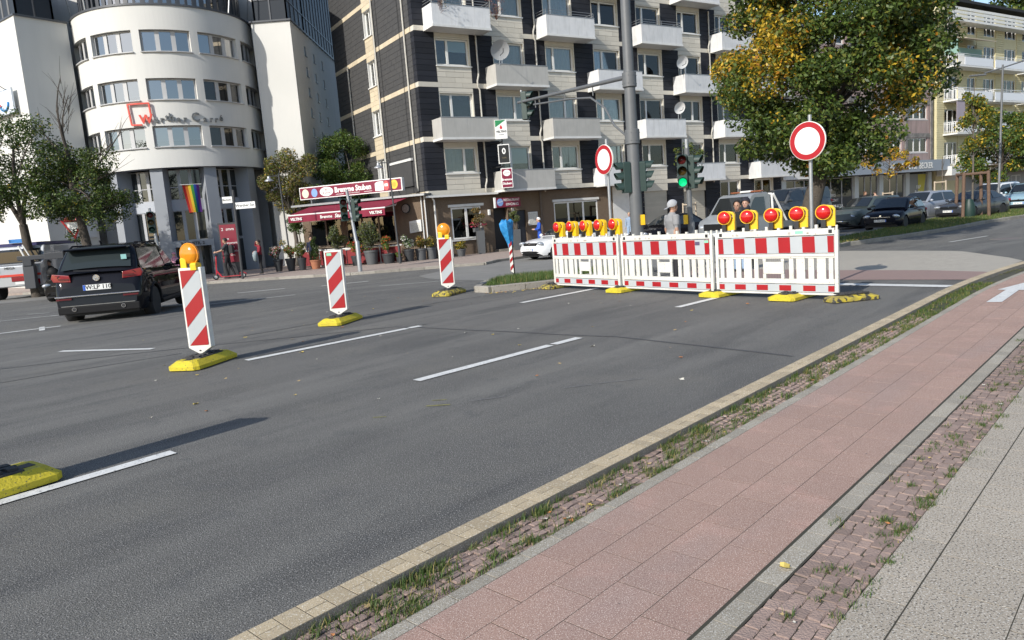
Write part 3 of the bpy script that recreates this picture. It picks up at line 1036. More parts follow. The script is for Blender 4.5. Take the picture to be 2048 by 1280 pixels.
# roof sign
rs = empty('roof_sign', (QX, QY, 3.36), R(-22), 'long maroon roof sign reading Bremme Stuben Restaurant with round beer emblems', 'sign')
B().box(-6.85, -.30, -.40, -.16, 0, .68).build('sign_box', sign_white, rs, bevel=.01)
B().box(-6.80, -.36, -.408, -.402, .05, .63).build('sign_face', maroon, rs)
disc(rs, 'emblem', M('emblem_cream', (.75, .70, .52), .4), -6.45, -.412, .33, .22, .24)
disc(rs, 'emblem', M('emblem_blue', (.22, .36, .68), .4), -5.85, -.412, .33, .20, .23)
disc(rs, 'emblem', sign_white, -5.05, -.412, .34, .44, .25)
text('emblem_text', 'Alt', maroon, rs, (-5.05, -.417, .43), .16)
text('emblem_text', 'Bremme', maroon, rs, (-5.05, -.417, .27), .15)
text('lettering', 'Bremme Stuben', sign_white, rs, (-3.35, -.414, .36), .40, bold=.014, sx=.90)
text('lettering', 'RESTAURANT', sign_white, rs, (-3.30, -.414, .135), .09, sx=1.4)
for xa, xb in ((-4.45, -3.95), (-2.65, -2.15)):
    B().box(xa, xb, -.412, -.408, .125, .145).build('rule', sign_white, rs)
B().prism([(-1.95, .10), (-1.95, .50), (-1.78, .58), (-1.42, .58), (-1.42, .10)], -.414, -.410, 'y').build('emblem', sign_white, rs)
text('emblem_text', 'KEG', steel, rs, (-1.68, -.419, .3), .10)
B().prism([(-1.26 + .16 * math.cos(t / 12 * math.pi), .34 + .25 * math.sin(t / 12 * math.pi)) for t in range(24)], -.414, -.410, 'y').build('emblem', M('emblem_red', (.70, .12, .12), .4), rs)
B().box(-1.36, -1.16, -.418, -.415, .30, .44).build('emblem_band', sign_white, rs)
disc(rs, 'emblem', sign_yellow, -.78, -.412, .36, .22, .24)
disc(rs, 'emblem_core', M('emblem_orange', (.75, .40, .05), .4), -.78, -.417, .36, .12, .13)
for x in (-6.2, -3.6, -1.0):
    B().tube([(x, -.28, -.25), (x, -.28, .0)], .03, 6).build('support', steel, rs)
    B().tube([(x, .6, -.2), (x, -.16, .5)], .02, 6).build('support', steel, rs)
# awning
aw = empty('awning', (QX, QY, 0), R(-22), 'maroon folding awning with VELTINS on its valance over the terrace', 'awning')
cloth = M('awning_cloth', (.30, .022, .058), .75, (.24, .018, .045), (3, .5), trans=.25)
q = B()
xa, xb = -6.3, -.35
for i in range(16):
    x0, x1 = xa + (xb - xa) * i / 16, xa + (xb - xa) * (i + 1) / 16
    q.add([(x0, -2.28, 2.52), (x1, -2.28, 2.52), (x1 + .25 * (i + 1) / 16, -.12, 3.0), (x0 + .25 * i / 16, -.12, 3.0)], [(0, 1, 2, 3)])
q.build('canopy', cloth, aw)
q = B()
for i in range(48):
    x0, x1 = xa + (xb - xa) * i / 48, xa + (xb - xa) * (i + 1) / 48
    d0, d1 = .02 * math.sin(i * 1.1), .02 * math.sin((i + 1) * 1.1)
    q.quad((x0, -2.33 + d0, 2.13), (x1, -2.33 + d1, 2.13), (x1, -2.32, 2.47), (x0, -2.32, 2.47))
q.build('valance', cloth, aw)
B().tube([(xa - .03, -2.30, 2.50), (xb + .03, -2.30, 2.50)], .04, 8).build('front_bar', white_trim, aw, 40)
for x in (xa + .5, xb - .5):
    B().tube([(x, -.15, 2.85), (x + .5, -1.2, 2.62), (x, -2.25, 2.48)], .03, 6).build('folding_arm', white_trim, aw)
text('lettering', 'VELTINS', sign_white, aw, (-5.75, -2.37, 2.29), .20, bold=.006)
text('lettering', 'VELTINS', sign_white, aw, (-.85, -2.37, 2.29), .20, bold=.006)
text('lettering', 'Bremme', sign_white, aw, (-3.85, -2.37, 2.30), .22, bold=.004)
text('lettering', 'Stuben', sign_white, aw, (-2.95, -2.37, 2.30), .27, bold=.006, shear=.25)

# ---------------------------------------------------------------- white office building with round drum and two towers
render_w = M('white_render', (.66, .65, .615), .85, (.58, .575, .545), (.35, .6), bump=(60, .15, .01), streak=(2.2, (.50, .50, .48), .35))
panel_g = M('grey_metal_panel', (.30, .32, .35), .5, (.26, .28, .31), (1.5, .6))
metal_d = M('dark_metal_frame', (.07, .075, .085), .4)
CX, CY, RD = -18.78, 44.17, 4.72
ob = empty('office_building', (CX, CY, 0), 0, 'white rendered office building with a round drum on dark pillars', 'office building')

def arc_pt(a, rad, z): return (rad * math.cos(R(a)), rad * math.sin(R(a)), z)
def arc_wall(q, a0, a1, z0, z1, rad, dep, holes, step=2.5, mi=0):
    As = sorted(set([a0 + i * step for i in range(int((a1 - a0) / step) + 1)] + [a1] + [h[i] for h in holes for i in (0, 1) if a0 <= h[i] <= a1]))
    Zs = sorted(set([z0, z1] + [h[i] for h in holes for i in (2, 3)]))
    for aa, ab in zip(As, As[1:]):
        for za, zb in zip(Zs, Zs[1:]):
            ca, cz = (aa + ab) / 2, (za + zb) / 2
            if any(h[0] < ca < h[1] and h[2] < cz < h[3] for h in holes): continue
            q.add([arc_pt(aa, rad, za), arc_pt(ab, rad, za), arc_pt(ab, rad, zb), arc_pt(aa, rad, zb)], [(0, 1, 2, 3)], mi)
    for h in holes:
        for aa, ab in zip(As, As[1:]):
            if aa >= h[0] - 1e-6 and ab <= h[1] + 1e-6:
                for z, s_ in ((h[2], 1), (h[3], -1)):
                    p = [arc_pt(aa, rad, z), arc_pt(ab, rad, z), arc_pt(ab, rad - dep, z), arc_pt(aa, rad - dep, z)]
                    q.add(p if s_ > 0 else p[::-1], [(0, 1, 2, 3)], mi)
        for a, s_ in ((h[0], 1), (h[1], -1)):
            p = [arc_pt(a, rad, h[2]), arc_pt(a, rad, h[3]), arc_pt(a, rad - dep, h[3]), arc_pt(a, rad - dep, h[2])]
            q.add(p if s_ > 0 else p[::-1], [(0, 1, 2, 3)], mi)
ROWS = [(6.62, 7.72), (9.05, 10.16), (11.50, 12.61)]
CENT = [-136.8, -102.1, -67.4, -32.7, 2.0]
holes = [(c - 14.9, c + 14.9, z0, z1) for c in CENT for z0, z1 in ROWS]
q = B()
arc_wall(q, -215, 40, 5.55, 13.82, RD, .22, holes)
arc_wall(q, -215, 40, 5.55, 5.55 + 1e-4, RD, .0, [])
q.build('drum_wall', render_w, ob)
q = B()
for i in range(102):
    a0, a1 = -215 + 2.5 * i, -215 + 2.5 * (i + 1)
    q.add([arc_pt(a0, RD, 5.552), arc_pt(a1, RD, 5.552), arc_pt(a1, 3.9, 5.552), arc_pt(a0, 3.9, 5.552)], [(0, 1, 2, 3)])
q.build('soffit', panel_g, ob)
q = B()
for i in range(102):
    a0, a1 = -215 + 2.5 * i, -215 + 2.5 * (i + 1)
    for (ra, za), (rb, zb) in (((RD + .05, 13.82), (RD + .05, 13.92)), ((RD + .05, 13.92), (RD - .7, 13.94)), ((RD - .0, 13.82), (RD + .05, 13.82))):
        q.add([arc_pt(a0, ra, za), arc_pt(a1, ra, za), arc_pt(a1, rb, zb), arc_pt(a0, rb, zb)], [(0, 1, 2, 3)])
q.build('coping', metal_d, ob)
B().lathe([(4.35, 5.6), (4.35, 13.8)], 48).build('inner_core', dark_mat, ob)
def arc_window(c, half, z0, z1, rad, ncol, frame, panes, curt, rowz=(), parent=None, fw=.055, name='window', sillo=True):
    q = B()
    st_ = 2 * half / ncol
    def seg(a0, a1, r0, r1, za, zb):
        q.add([arc_pt(a0, r0, za), arc_pt(a1, r0, za), arc_pt(a1, r1, za), arc_pt(a0, r1, za), arc_pt(a0, r0, zb), arc_pt(a1, r0, zb), arc_pt(a1, r1, zb), arc_pt(a0, r1, zb)],
              [(0, 1, 5, 4), (3, 7, 6, 2), (4, 5, 6, 7), (0, 3, 2, 1), (0, 4, 7, 3), (1, 2, 6, 5)])
    da = math.degrees(fw / rad)
    for i in range(ncol):
        a0 = c - half + i * st_
        seg(a0, a0 + da * (2 if i else 1), rad - .02, rad - .10, z0, z1)
        seg(a0 + st_ - da * (2 if i < ncol - 1 else 1), a0 + st_, rad - .02, rad - .10, z0, z1)
        for za, zb in ((z0, z0 + fw), (z1 - fw, z1)) + tuple((z - fw / 2, z + fw / 2) for z in rowz):
            seg(a0 + da, a0 + st_ - da, rad - .025, rad - .095, za, zb)
    if sillo:
        for i in range(ncol):
            seg(c - half - .5 + i * (st_ + 1 / ncol), c - half - .5 + (i + 1) * (st_ + 1 / ncol), rad + .26, rad - .0, z0 - .05, z0 - .004)
    o = q.build(name, frame, parent or ob)
    zs = [z0] + list(rowz) + [z1]
    n = 0
    for i in range(ncol):
        a0, a1 = c - half + i * st_ + .2, c - half + (i + 1) * st_ - .2
        for za, zb in zip(zs, zs[1:]):
            B().add([arc_pt(a0, rad - .06, za), arc_pt(a1, rad - .06, za), arc_pt(a1, rad - .06, zb), arc_pt(a0, rad - .06, zb)], [(0, 1, 2, 3)]).build('pane', panes[n % len(panes)], o)
            if curt and curt[n % len(curt)]:
                zc = zb - (zb - za) * curt[n % len(curt)]
                B().add([arc_pt(a0, rad - .13, zc), arc_pt(a1, rad - .13, zc), arc_pt(a1, rad - .13, zb), arc_pt(a0, rad - .13, zb)], [(0, 1, 2, 3)]).build('blind', blind_m, o)
            n += 1
    return o
frame_wg = M('window_frame_pale', (.46, .46, .46), .4)
for ri, (z0, z1) in enumerate(ROWS):
    for ci, c in enumerate(CENT):
        if ri == 2:
            pn, cu = ([pane_b], [0, 0, 0]) if ci < 2 else ([pane_b], [1, 1, 1] if ci < 4 else [0, 0, 0])
            if ci == 1: cu = [0, 0, 1]
        elif ri == 1:
            pn, cu = ([pane_b], [0, 0, 0] if ci == 2 else [0, 0, .8]) if ci < 3 else ([pane_m], [0, 0, 0])
        else:
            pn, cu = ([pane_b], [.7, .7, .65]) if ci < 3 else ([pane_m], [0, 0, 0])
        arc_window(c, 14.7, z0 + .02, z1 - .02, RD - .16, 3, frame_wg, pn, cu)
# pillars, glazing and spandrels of the base
for c in (-154.2, -119.5, -84.8, -50.0, -15.3, 19.4):
    q = B()
    q.T = Matrix.Rotation(R(c), 4, 'Z')
    q.box(3.55, 4.50, -.32, .32, -.6, 5.548)
    q.build('pillar', panel_g, ob)
B().lathe([(3.3, -.6), (3.3, 5.5)], 48).build('base_core', dark_mat, ob)
for c in CENT:
    for za, zb, rowz in ((3.86, 5.5, (4.55,)), (1.62, 3.28, ()), (-.4, 1.58, ())):
        arc_window(c, 13.2, za, zb, 3.72, 3, frame_g, [pane_d], None, rowz, fw=.045, sillo=False, name='glazing')
    q = B()
    for i in range(8):
        a0, a1 = c - 13.2 + 26.4 * i / 8, c - 13.2 + 26.4 * (i + 1) / 8
        q.add([arc_pt(a0, 3.74, 3.28), arc_pt(a1, 3.74, 3.28), arc_pt(a1, 3.74, 3.86), arc_pt(a0, 3.74, 3.86)], [(0, 1, 2, 3)])
    q.build('spandrel', M('spandrel_pale', (.42, .45, .50), .4), ob)
# entrance portal under the middle bay
q = B()
q.T = Matrix.Rotation(R(-67.4), 4, 'Z')
q.box(3.7, 4.9, -1.05, 1.05, 1.30, 1.62)
q.box(3.7, 4.9, -1.05, -.90, -.4, 1.298); q.box(3.7, 4.9, .90, 1.05, -.4, 1.298)
po = q.build('entrance_portal', panel_g, ob)
t_ = text('lettering', 'BACHSTR. 2', sign_black, po, (4.93 * math.cos(R(-67.4)), 4.93 * math.sin(R(-67.4)), 1.45), .22, rot=(math.pi / 2, 0, R(22.6)), bold=.006)
# glass storey on top
for ci, c in enumerate((-154.2, -119.5, -84.8, -50.0, -15.3)):
    arc_window(c + 17.3, 17.3, 13.95, 16.4, 4.25, 6, metal_d, [pane_b], None, (15.2,), fw=.06, sillo=False, name='roof_glazing')
B().lathe([(3.9, 13.9), (3.9, 16.5), (0, 16.6)], 40).build('roof_core', M('roof_room', (.05, .06, .07), .6), ob)
q = B()
for a in (-150, -120, -20, 10):
    q.tube([arc_pt(a, 4.6, 13.9), arc_pt(a + 3, 4.9, 16.3)], .04, 6)
q.build('strut', steel, ob)
# towers and back block (vertical masses; local coordinates are world minus the drum centre)
def wall_poly(q, pts, z0, z1, mi=0):
    q.prism([(x - CX, y - CY) for x, y in pts], z0, z1, 'z', mi)
q = B()
c54, s54, c144, s144 = math.cos(R(54)), math.sin(R(54)), math.cos(R(144)), math.sin(R(144))
LT = (-24.2, 39.1)
lt = [LT, (LT[0] + 2.55 * c54, LT[1] + 2.55 * s54), (LT[0] + 2.55 * c54 + 16 * c144, LT[1] + 2.55 * s54 + 16 * s144), (LT[0] + 16 * c144, LT[1] + 16 * s144)]
wall_poly(q, lt, -1, 13.66)
q.build('left_tower', render_w, ob)
q = B()
wall_poly(q, [(-32, 43.3), (-22.6, 43.3), (-22.6, 46.6), (-13.3, 46.6), (-13.3, 60), (-32, 60)], -1, 17.5)
q.build('back_block', render_w, ob)
# right tower with a grid of slit windows in its right face
q = B()
def tw(x, y, z): return (x - CX, y - CY, z)
X0, X1, Y0, Y1, ZT = -13.62, -11.4, 43.7, 56.0, 13.64
q.add([tw(X0, Y0, -1), tw(X1, Y0, -1), tw(X1, Y0, ZT), tw(X0, Y0, ZT)], [(0, 1, 2, 3)])
q.add([tw(X0, Y1, -1), tw(X0, Y0, -1), tw(X0, Y0, ZT), tw(X0, Y1, ZT)], [(0, 1, 2, 3)])
q.add([tw(X0, Y0, ZT), tw(X1, Y0, ZT), tw(X1, Y1, ZT), tw(X0, Y1, ZT)], [(0, 1, 2, 3)])
ys, zs, hl = [Y0, Y1], [-1, ZT], []
SL = [(46.35, 46.80), (48.42, 48.86), (50.55, 51.0)]
for z in (12.30, 11.08, 9.86, 8.64, 7.42, 6.2):
    for a, b in SL:
        hl.append((a, b, z, z + .55)); ys += [a, b]; zs += [z, z + .55]
ys, zs = sorted(set(ys)), sorted(set(zs))
for ya, yb in zip(ys, ys[1:]):
    for za, zb in zip(zs, zs[1:]):
        if not any(h[0] - 1e-6 < (ya + yb) / 2 < h[1] and h[2] < (za + zb) / 2 < h[3] for h in hl):
            q.add([tw(X1, ya, za), tw(X1, yb, za), tw(X1, yb, zb), tw(X1, ya, zb)], [(0, 1, 2, 3)])
for a, b, za, zb in hl:
    d_ = .06
    q.add([tw(X1, a, za), tw(X1, b, za), tw(X1 - d_, b, za), tw(X1 - d_, a, za)], [(0, 1, 2, 3)])
    q.add([tw(X1, a, zb), tw(X1 - d_, a, zb), tw(X1 - d_, b, zb), tw(X1, b, zb)], [(0, 1, 2, 3)])
    q.add([tw(X1, a, za), tw(X1 - d_, a, za), tw(X1 - d_, a, zb), tw(X1, a, zb)], [(0, 1, 2, 3)])
    q.add([tw(X1, b, za), tw(X1, b, zb), tw(X1 - d_, b, zb), tw(X1 - d_, b, za)], [(0, 1, 2, 3)])
rt = q.build('right_tower', render_w, ob)
slit = None
for a, b, za, zb in hl:
    w_ = B().box(-.03, .0, a, b, za, zb)
    w_.v = [(x + X1 - .03 - CX, y - CY, z) for x, y, z in w_.v]
    w_.build('slit_window', M('slit_glass', (.02, .023, .027), .35, spec=.1), rt)
    s_ = B().box(-.02, .05, a - .02, b + .02, za - .05, za - .003)
    s_.v = [(x + X1 - CX, y - CY, z) for x, y, z in s_.v]
    s_.build('slit_sill', metal_d, rt)
q = B()
for pts in (lt, [(X0, Y0), (X1, Y0), (X1, Y1), (X0, Y1)]):
    cx_, cy_ = sum(p[0] for p in pts) / 4, sum(p[1] for p in pts) / 4
    ring = [(p[0] + (.06 if p[0] > cx_ else -.06), p[1] + (.06 if p[1] > cy_ else -.06)) for p in pts]
    for a, b in zip(ring, ring[1:] + ring[:1]):
        q.tube([tw(a[0], a[1], 13.70), tw(b[0], b[1], 13.70)], .06, 4)
q.build('parapet_flashing', metal_d, ob)
# glass boxes on both towers
def glass_box(pts, z0, z1, name):
    q = B()
    wall_poly(q, pts, z0, z1)
    o = q.build(name, M('storey_glass', (.04, .046, .055), .35, spec=.12), ob)
    f = B()
    for a, b in zip(pts, pts[1:] + pts[:1]):
        L_ = math.hypot(b[0] - a[0], b[1] - a[1])
        n = max(2, int(L_ / .75))
        for i in range(n + 1):
            t = i / n
            x, y = a[0] + (b[0] - a[0]) * t, a[1] + (b[1] - a[1]) * t
            f.box(x - CX - .04, x - CX + .04, y - CY - .04, y - CY + .04, z0, z1 + .02)
        for z in (z0 + .05, z0 + 1.25, z1):
            f.tube([tw(a[0], a[1], z), tw(b[0], b[1], z)], .05, 4)
    f.build('glazing_bar', metal_d, o)
i_ = .25
glass_box([(LT[0] + i_ * c144 + i_ * c54, LT[1] + i_ * s144 + i_ * s54), (LT[0] + i_ * c144 + 2.0 * c54, LT[1] + i_ * s144 + 2.0 * s54), (LT[0] + 12 * c144 + 2.0 * c54, LT[1] + 12 * s144 + 2.0 * s54), (LT[0] + 12 * c144 + i_ * c54, LT[1] + 12 * s144 + i_ * s54)], 13.7, 16.6, 'glass_storey')
glass_box([(X0 + .15, Y0 + .25), (X1 - .2, Y0 + .25), (X1 - .2, 47.5), (X0 + .15, 47.5)], 13.7, 16.8, 'glass_storey')
glass_box([(X0 + .15, 47.53), (X1 - .2, 47.53), (X1 - .2, 70), (X0 + .15, 70)], 13.7, 22.0, 'glass_storey')
# lettering on the drum: red frame with W, then the grey name following the curve
let_red = M('letter_red', (.62, .06, .035), .4)
let_grey = M('letter_grey', (.16, .165, .165), .4, metal=.3)
ls = empty('wall_sign', (CX, CY, 0), 0, 'grey serif letters Werther Carre with a red square frame on the white drum', 'sign')
fr_ = B()
def cpt(a, z, d=.12): return arc_pt(a, RD + d, z)
for (a0, z0, a1, z1) in ((-95.0, 8.88, -81.6, 8.88), (-95.0, 8.90, -93.9, 7.80), (-93.9, 7.82, -87.5, 7.80), (-81.9, 8.88, -81.5, 8.25)):
    n = 4
    for i in range(n):
        p0 = cpt(a0 + (a1 - a0) * i / n, z0 + (z1 - z0) * i / n); p1 = cpt(a0 + (a1 - a0) * (i + 1) / n, z0 + (z1 - z0) * (i + 1) / n)
        fr_.tube([p0, p1], .055, 4)
fr_.build('red_frame', let_red, ls)
def letter(ch, a, size, z, mat, bold=.008, d=.055):
    p = cpt(a, z, d)
    text('letter', ch, mat, ls, p, size, rot=(math.pi / 2, 0, R(a + 90)), ext=.03, bold=bold)
letter('W', -84.6, .62, 8.05, let_red, .02, .14)
aa = -79.3
for ch, adv, sz in (('e', 4.0, .46), ('r', 3.4, .46), ('t', 3.0, .5), ('h', 4.4, .60), ('e', 4.2, .46), ('r', 7.2, .46), ('C', 6.4, .66), ('a', 4.4, .46), ('r', 3.7, .46), ('r', 3.7, .46), ('\u00e9', 4.2, .46)):
    letter(ch, aa, sz * .96, 8.03 + (.09 if ch in 'htC\u00e9' else 0), let_grey, .010)
    aa += adv * .90
# advertising board on the left white wall and red emblem panel
def on_lt(s, z, off=.06): return (LT[0] + s * c144 - off * c54, LT[1] + s * s144 - off * s54, z)
bd = empty('wall_board', on_lt(1.0, 9.0, .25), R(-36), 'white board with blue and red curved emblem on the bright left wall', 'sign')
B().box(-3.2, 0, -.05, .05, 0, 1.25).build('board', M('board_pale_blue', (.72, .78, .84), .5), bd)
q = B()
q.tube([(-1.0 + .55 * math.cos(t), -.07, .55 + .38 * math.sin(t)) for t in [math.pi * (1.05 + .95 * i / 10) for i in range(11)]], .07, 6)
q.build('blue_stroke', M('stroke_blue', (.05, .25, .55), .4), bd)
B().tube([(-1.95 + .5 * math.cos(t), -.07, .30 + .32 * math.sin(t)) for t in [math.pi * (.1 + .8 * i / 8) for i in range(9)]], .09, 6).build('red_stroke', M('stroke_red', (.5, .05, .07), .4), bd)
q = B()
for x in (-2.8, -1.7, -.6):
    q.tube([(x, -.05, 1.2), (x, -.45, 1.45)], .02, 5)
q.tube([(-3.1, -.45, 1.45), (-.3, -.45, 1.45)], .02, 5)
q.build('lamp_rail', dark_mat, bd)
def on_ltr(s, z, off=.05): return (LT[0] + s * c54 + off * s54, LT[1] + s * s54 - off * c54, z)
bd = empty('wall_board', on_ltr(.85, 2.2, .05), R(54), 'pale panel with a red curved emblem on the shaded wall behind the tree', 'sign')
B().box(0, 1.55, -.03, .03, 0, 2.1).build('board', M('board_white', (.62, .63, .64), .5), bd)
q = B()
q.tube([(.35 + .32 * math.cos(t), -.05, 1.25 + .45 * math.sin(t)) for t in [math.pi * (-.9 + 1.5 * i / 12) for i in range(13)]], .11, 6)
q.tube([(.1, -.05, 1.85), (.7, -.05, 1.95)], .09, 6)
q.build('emblem', let_red, bd)

# rainbow flag hanging from the first-floor window
fl = empty('rainbow_flag', (CX + 4.35 * math.cos(R(-64)), CY + 4.35 * math.sin(R(-64)), 4.62), R(26), 'rainbow flag hanging vertically from the first floor window of the office', 'flag')
cols_ = [(.50, .02, .02), (.65, .16, .02), (.70, .50, .03), (.04, .25, .05), (.02, .07, .35), (.14, .03, .25)]
for i, c in enumerate(cols_):
    q = B()
    for j in range(8):
        def fp(x, t):
            return (x * (1 - .20 * t) * .9 + .10 * t, -.10 - .05 * math.sin(7 * x + 2.0 * t) - .05 * t, -1.5 * t)
        x0, x1 = -.48 + .155 * i, -.48 + .155 * (i + 1)
        t0, t1 = j / 8, (j + 1) / 8
        q.quad(fp(x0, t1), fp(x1, t1), fp(x1, t0), fp(x0, t0))
    q.build('stripe', M(('flag_red', 'flag_orange', 'flag_yellow', 'flag_green', 'flag_blue', 'flag_violet')[i], c, .8, trans=.35), fl)
B().tube([(-.55, -.10, 0), (.55, -.10, 0)], .02, 6).build('flag_rod', white_trim, fl)

# ---------------------------------------------------------------- pink building with the car showroom
pink = M('pink_roughcast', (.40, .30, .28), .95, (.33, .25, .235), (2.5, .7), bump=(30, 1.0, .03), streak=(3, (.15, .13, .125), .7))
grimy = M('grimy_concrete', (.30, .28, .26), .9, (.10, .095, .09), (3.0, .5), bump=(20, .6, .02))
pk = empty('showroom_building', on_apt(29.1, .25, -.3), R(32), 'pink weathered apartment building over a car showroom with blue grey fascia', 'building')
PL = 21.0
q = B()
q.box(.3, PL - .3, .5, 11, -1, 15)
q.build('wall', dark_mat, pk)
hl, xs, zs = [], [0, PL], [4.05, 15.0]
for k in range(4):
    z = 4.75 + 2.82 * k
    for i in range(5):
        x = .9 + 4.05 * i
        hl.append((x, x + 3.1, z, z + 1.22)); xs += [x, x + 3.1]; zs += [z, z + 1.22]
q = B()
wallgrid(q, sorted(set(xs)), sorted(set(zs)), hl, 0, .48)
q.build('facade', pink, pk)
q = B()
for k in range(4):
    z = 4.75 + 2.82 * k
    q.box(-.02, PL + .02, -.05, -.003, z + 1.24, z + 1.62)
q.build('lintel_band', grimy, pk)
for i in range(6):
    B().box(.9 + 4.05 * i - .58, .9 + 4.05 * i - .28, -.12, -.052, 4.1, 15).build('pilaster', grimy, pk)
for k in range(4):
    for i in range(5):
        window(pk, (.9 + 4.05 * i, .08, 4.75 + 2.82 * k), 0, 3.1, 1.22, (.34, .33, .33), fw=.08, cur=random.choice((None, ('sheer', .3, .97, .03, sheer), ('blind', 0, .6, .3, blind_m))))
fas = B().box(3.5, PL + .9, -1.1, 0, 3.05, 4.0).build('fascia', M('fascia_blue_grey', (.27, .31, .36), .5), pk)
text('lettering', 'AUTOHAUS F&P BECKER', sign_white, fas, (15.6, -1.14, 3.50), .72, bold=.012, sx=.85)
B().box(-.02, 3.48, -.3, .4, 3.0, 4.0).build('fascia_end', white_trim, pk)
for x in (.1, 4.2, 9.3, 12.8, 16.8, 20.4):
    B().box(x, x + .55, -.02, .5, -.3, 3.0).build('column', M('column_pale', (.50, .54, .54), .6), pk)
for x0, x1 in ((.7, 4.1), (4.85, 9.2), (9.95, 12.7), (13.45, 16.7)):
    window(pk, (x0, .1, .1), 0, x1 - x0, 2.85, tuple([1 / 3] * 3), fw=.05, frame=frame_g, pane=pane_d, sill=False, name='shop_window')
dv = B().box(17.45, 20.3, .12, .2, .1, 2.9).build('poster_wall', M('poster_grey', (.20, .21, .20), .5), pk)
B().prism([(19.0, .15), (19.6, .15), (20.2, 2.85), (18.9, 2.85)], .11, .116, 'y').build('yellow_stripe', M('poster_yellow', (.45, .40, .02), .5), dv)
text('lettering', 'F&P', sign_white, dv, (19.0, .10, 1.75), .45)
text('lettering', 'Becker', sign_white, dv, (19.0, .10, 1.30), .42, bold=.01)
for (x, z, s_, t_) in ((2.3, 2.0, .28, 'AUF'), (2.5, 1.6, .3, 'SERVICE'), (2.6, 1.2, .3, 'WERKSTATT'), (2.8, .75, .3, 'AUTOHAUS BECKER')):
    text('window_lettering', t_, sign_white, pk, (x + 3.9, .06, z), s_, sx=.8)

# ---------------------------------------------------------------- yellow building with railed balconies
yel_t = M('yellow_tile', (.62, .565, .35), .7, (.55, .50, .31), (3, .6))
yw = empty('yellow_building', on_apt(50.6, .1, -.5), R(32), 'pale yellow apartment building with white railed balconies and a roof terrace', 'apartment building')
YL = 22.0
B().box(.2, YL - .2, .4, 11, -1, 16.5).build('wall', dark_mat, yw)
hl, xs, zs = [], [0, YL], [-.5, 17.0]
WN = [(1.3, 3.6), (5.2, 6.8), (8.2, 10.4), (12.2, 14.6), (15.8, 18.4)]
for k in range(5):
    z = 3.75 + 2.9 * k
    for a, b in WN:
        hl.append((a, b, z, z + 2.0)); xs += [a, b]; zs += [z, z + 2.0]
q = B()
cs = []
z = -.5
wallgrid(q, sorted(set(xs)), sorted(set(zs)), hl, .05, .38)
q.build('facade', yel_t, yw)
cr = []
z = 3.6
while z < 16.9:
    for a, b in ((0, 1.25), (3.65, 5.15), (6.85, 8.15), (10.45, 12.15), (14.65, 15.75), (18.45, 22)):
        cr.append((a, b, 0, .047, z + .015, z + .185))
    z += .2
pieces('tile_course', cr, yel_t, yw, 300)
for k in range(5):
    for a, b in WN:
        window(yw, (a, .1, 3.75 + 2.9 * k), 0, b - a, 2.0, (.3, .4, .3) if b - a > 2 else (.5, .5), fw=.07, cur=random.choice((None, ('sheer', 0, .5, .03, sheer))), sill=False)
rail_w = M('railing_white', (.72, .73, .74), .4)
bpan = M('balcony_panel_white', (.70, .72, .76), .4)
for k in range(4):
    z = 3.55 + 2.9 * k
    for (a, b) in ((1.0, 7.2), (7.7, 14.2), (14.8, 21.0)):
        o = B().box(a, b, -1.25, 0, z - .14, z).build('balcony', white_trim, yw)
        B().box(a + 1.2 if a < 2 else a, b, -1.25, -1.20, z + .02, z + .72).build('panel', bpan, o)
        q = B()
        q.tube([(a + .03, -.05, z + .95), (a + .03, -1.22, z + .95), (b - .03, -1.22, z + .95)], .03, 6)
        q.tube([(a + .03, -.05, z + .80), (a + .03, -1.22, z + .80), (b - .03, -1.22, z + .80)], .02, 6)
        q.build('handrail', rail_w, o)
        bars = []
        y = -.1
        while y > -1.2:
            bars.append((a + .01, a + .04, y - .02, y + .02, z + .02, z + .9)); y -= .16
        if a < 2:
            x = a + .1
            while x < a + 1.2:
                bars.append((x - .02, x + .02, -1.24, -1.21, z + .02, z + .9)); x += .16
        pieces('railing_bar', bars, rail_w, o)
# awnings and screens on the balconies
mint = M('mint_screen', (.30, .48, .42), .6, trans=.3)
lil = M('lilac_screen', (.50, .44, .50), .7, trans=.3)
beige = M('beige_awning', (.62, .55, .45), .7, trans=.3)
B().box(1.02, 1.06, -1.2, -.1, 13.2, 14.4).build('privacy_screen', mint, yw)
B().box(1.5, 6.5, -.6, -.56, 13.2, 13.9).build('privacy_screen', mint, yw)
B().prism([(-.05, 14.9), (-1.9, 14.35), (-1.9, 14.30), (-.05, 14.85)], 1.2, 6.4, 'x').build('balcony_awning', beige, yw)
B().box(1.02, 2.4, -1.18, -1.15, 7.4, 9.15).build('privacy_screen', lil, yw)
B().prism([(-.05, 8.6), (-1.6, 8.0), (-1.6, 7.95), (-.05, 8.55)], 2.6, 6.4, 'x').build('balcony_awning', beige, yw)
q = B().box(-.2, YL, -1.0, 0, 16.0, 16.2)
q.build('terrace_slab', white_trim, yw)
tr = []
for z in (16.3, 16.62, 16.94):
    for i in range(6):
        tr.append((-.15 + 3.7 * i, -.15 + 3.7 * (i + 1) - .03, -1.0, -.94, z, z + .22))
pieces('terrace_board', tr, white_paint, yw)
q = B().box(1.5, YL, 2.2, 9, 16.5, 18.6)
q.build('penthouse', yel_t, yw)
window(yw, (3.5, 2.1, 17.2), 0, 3.6, 1.1, (.34, .33, .33), name='window'); window(yw, (12, 2.1, 17.2), 0, 3.0, 1.1, (.5, .5))
q = B().box(.8, YL, 1.2, 10, 18.6, 18.85).build('roof', dark_mat, yw)
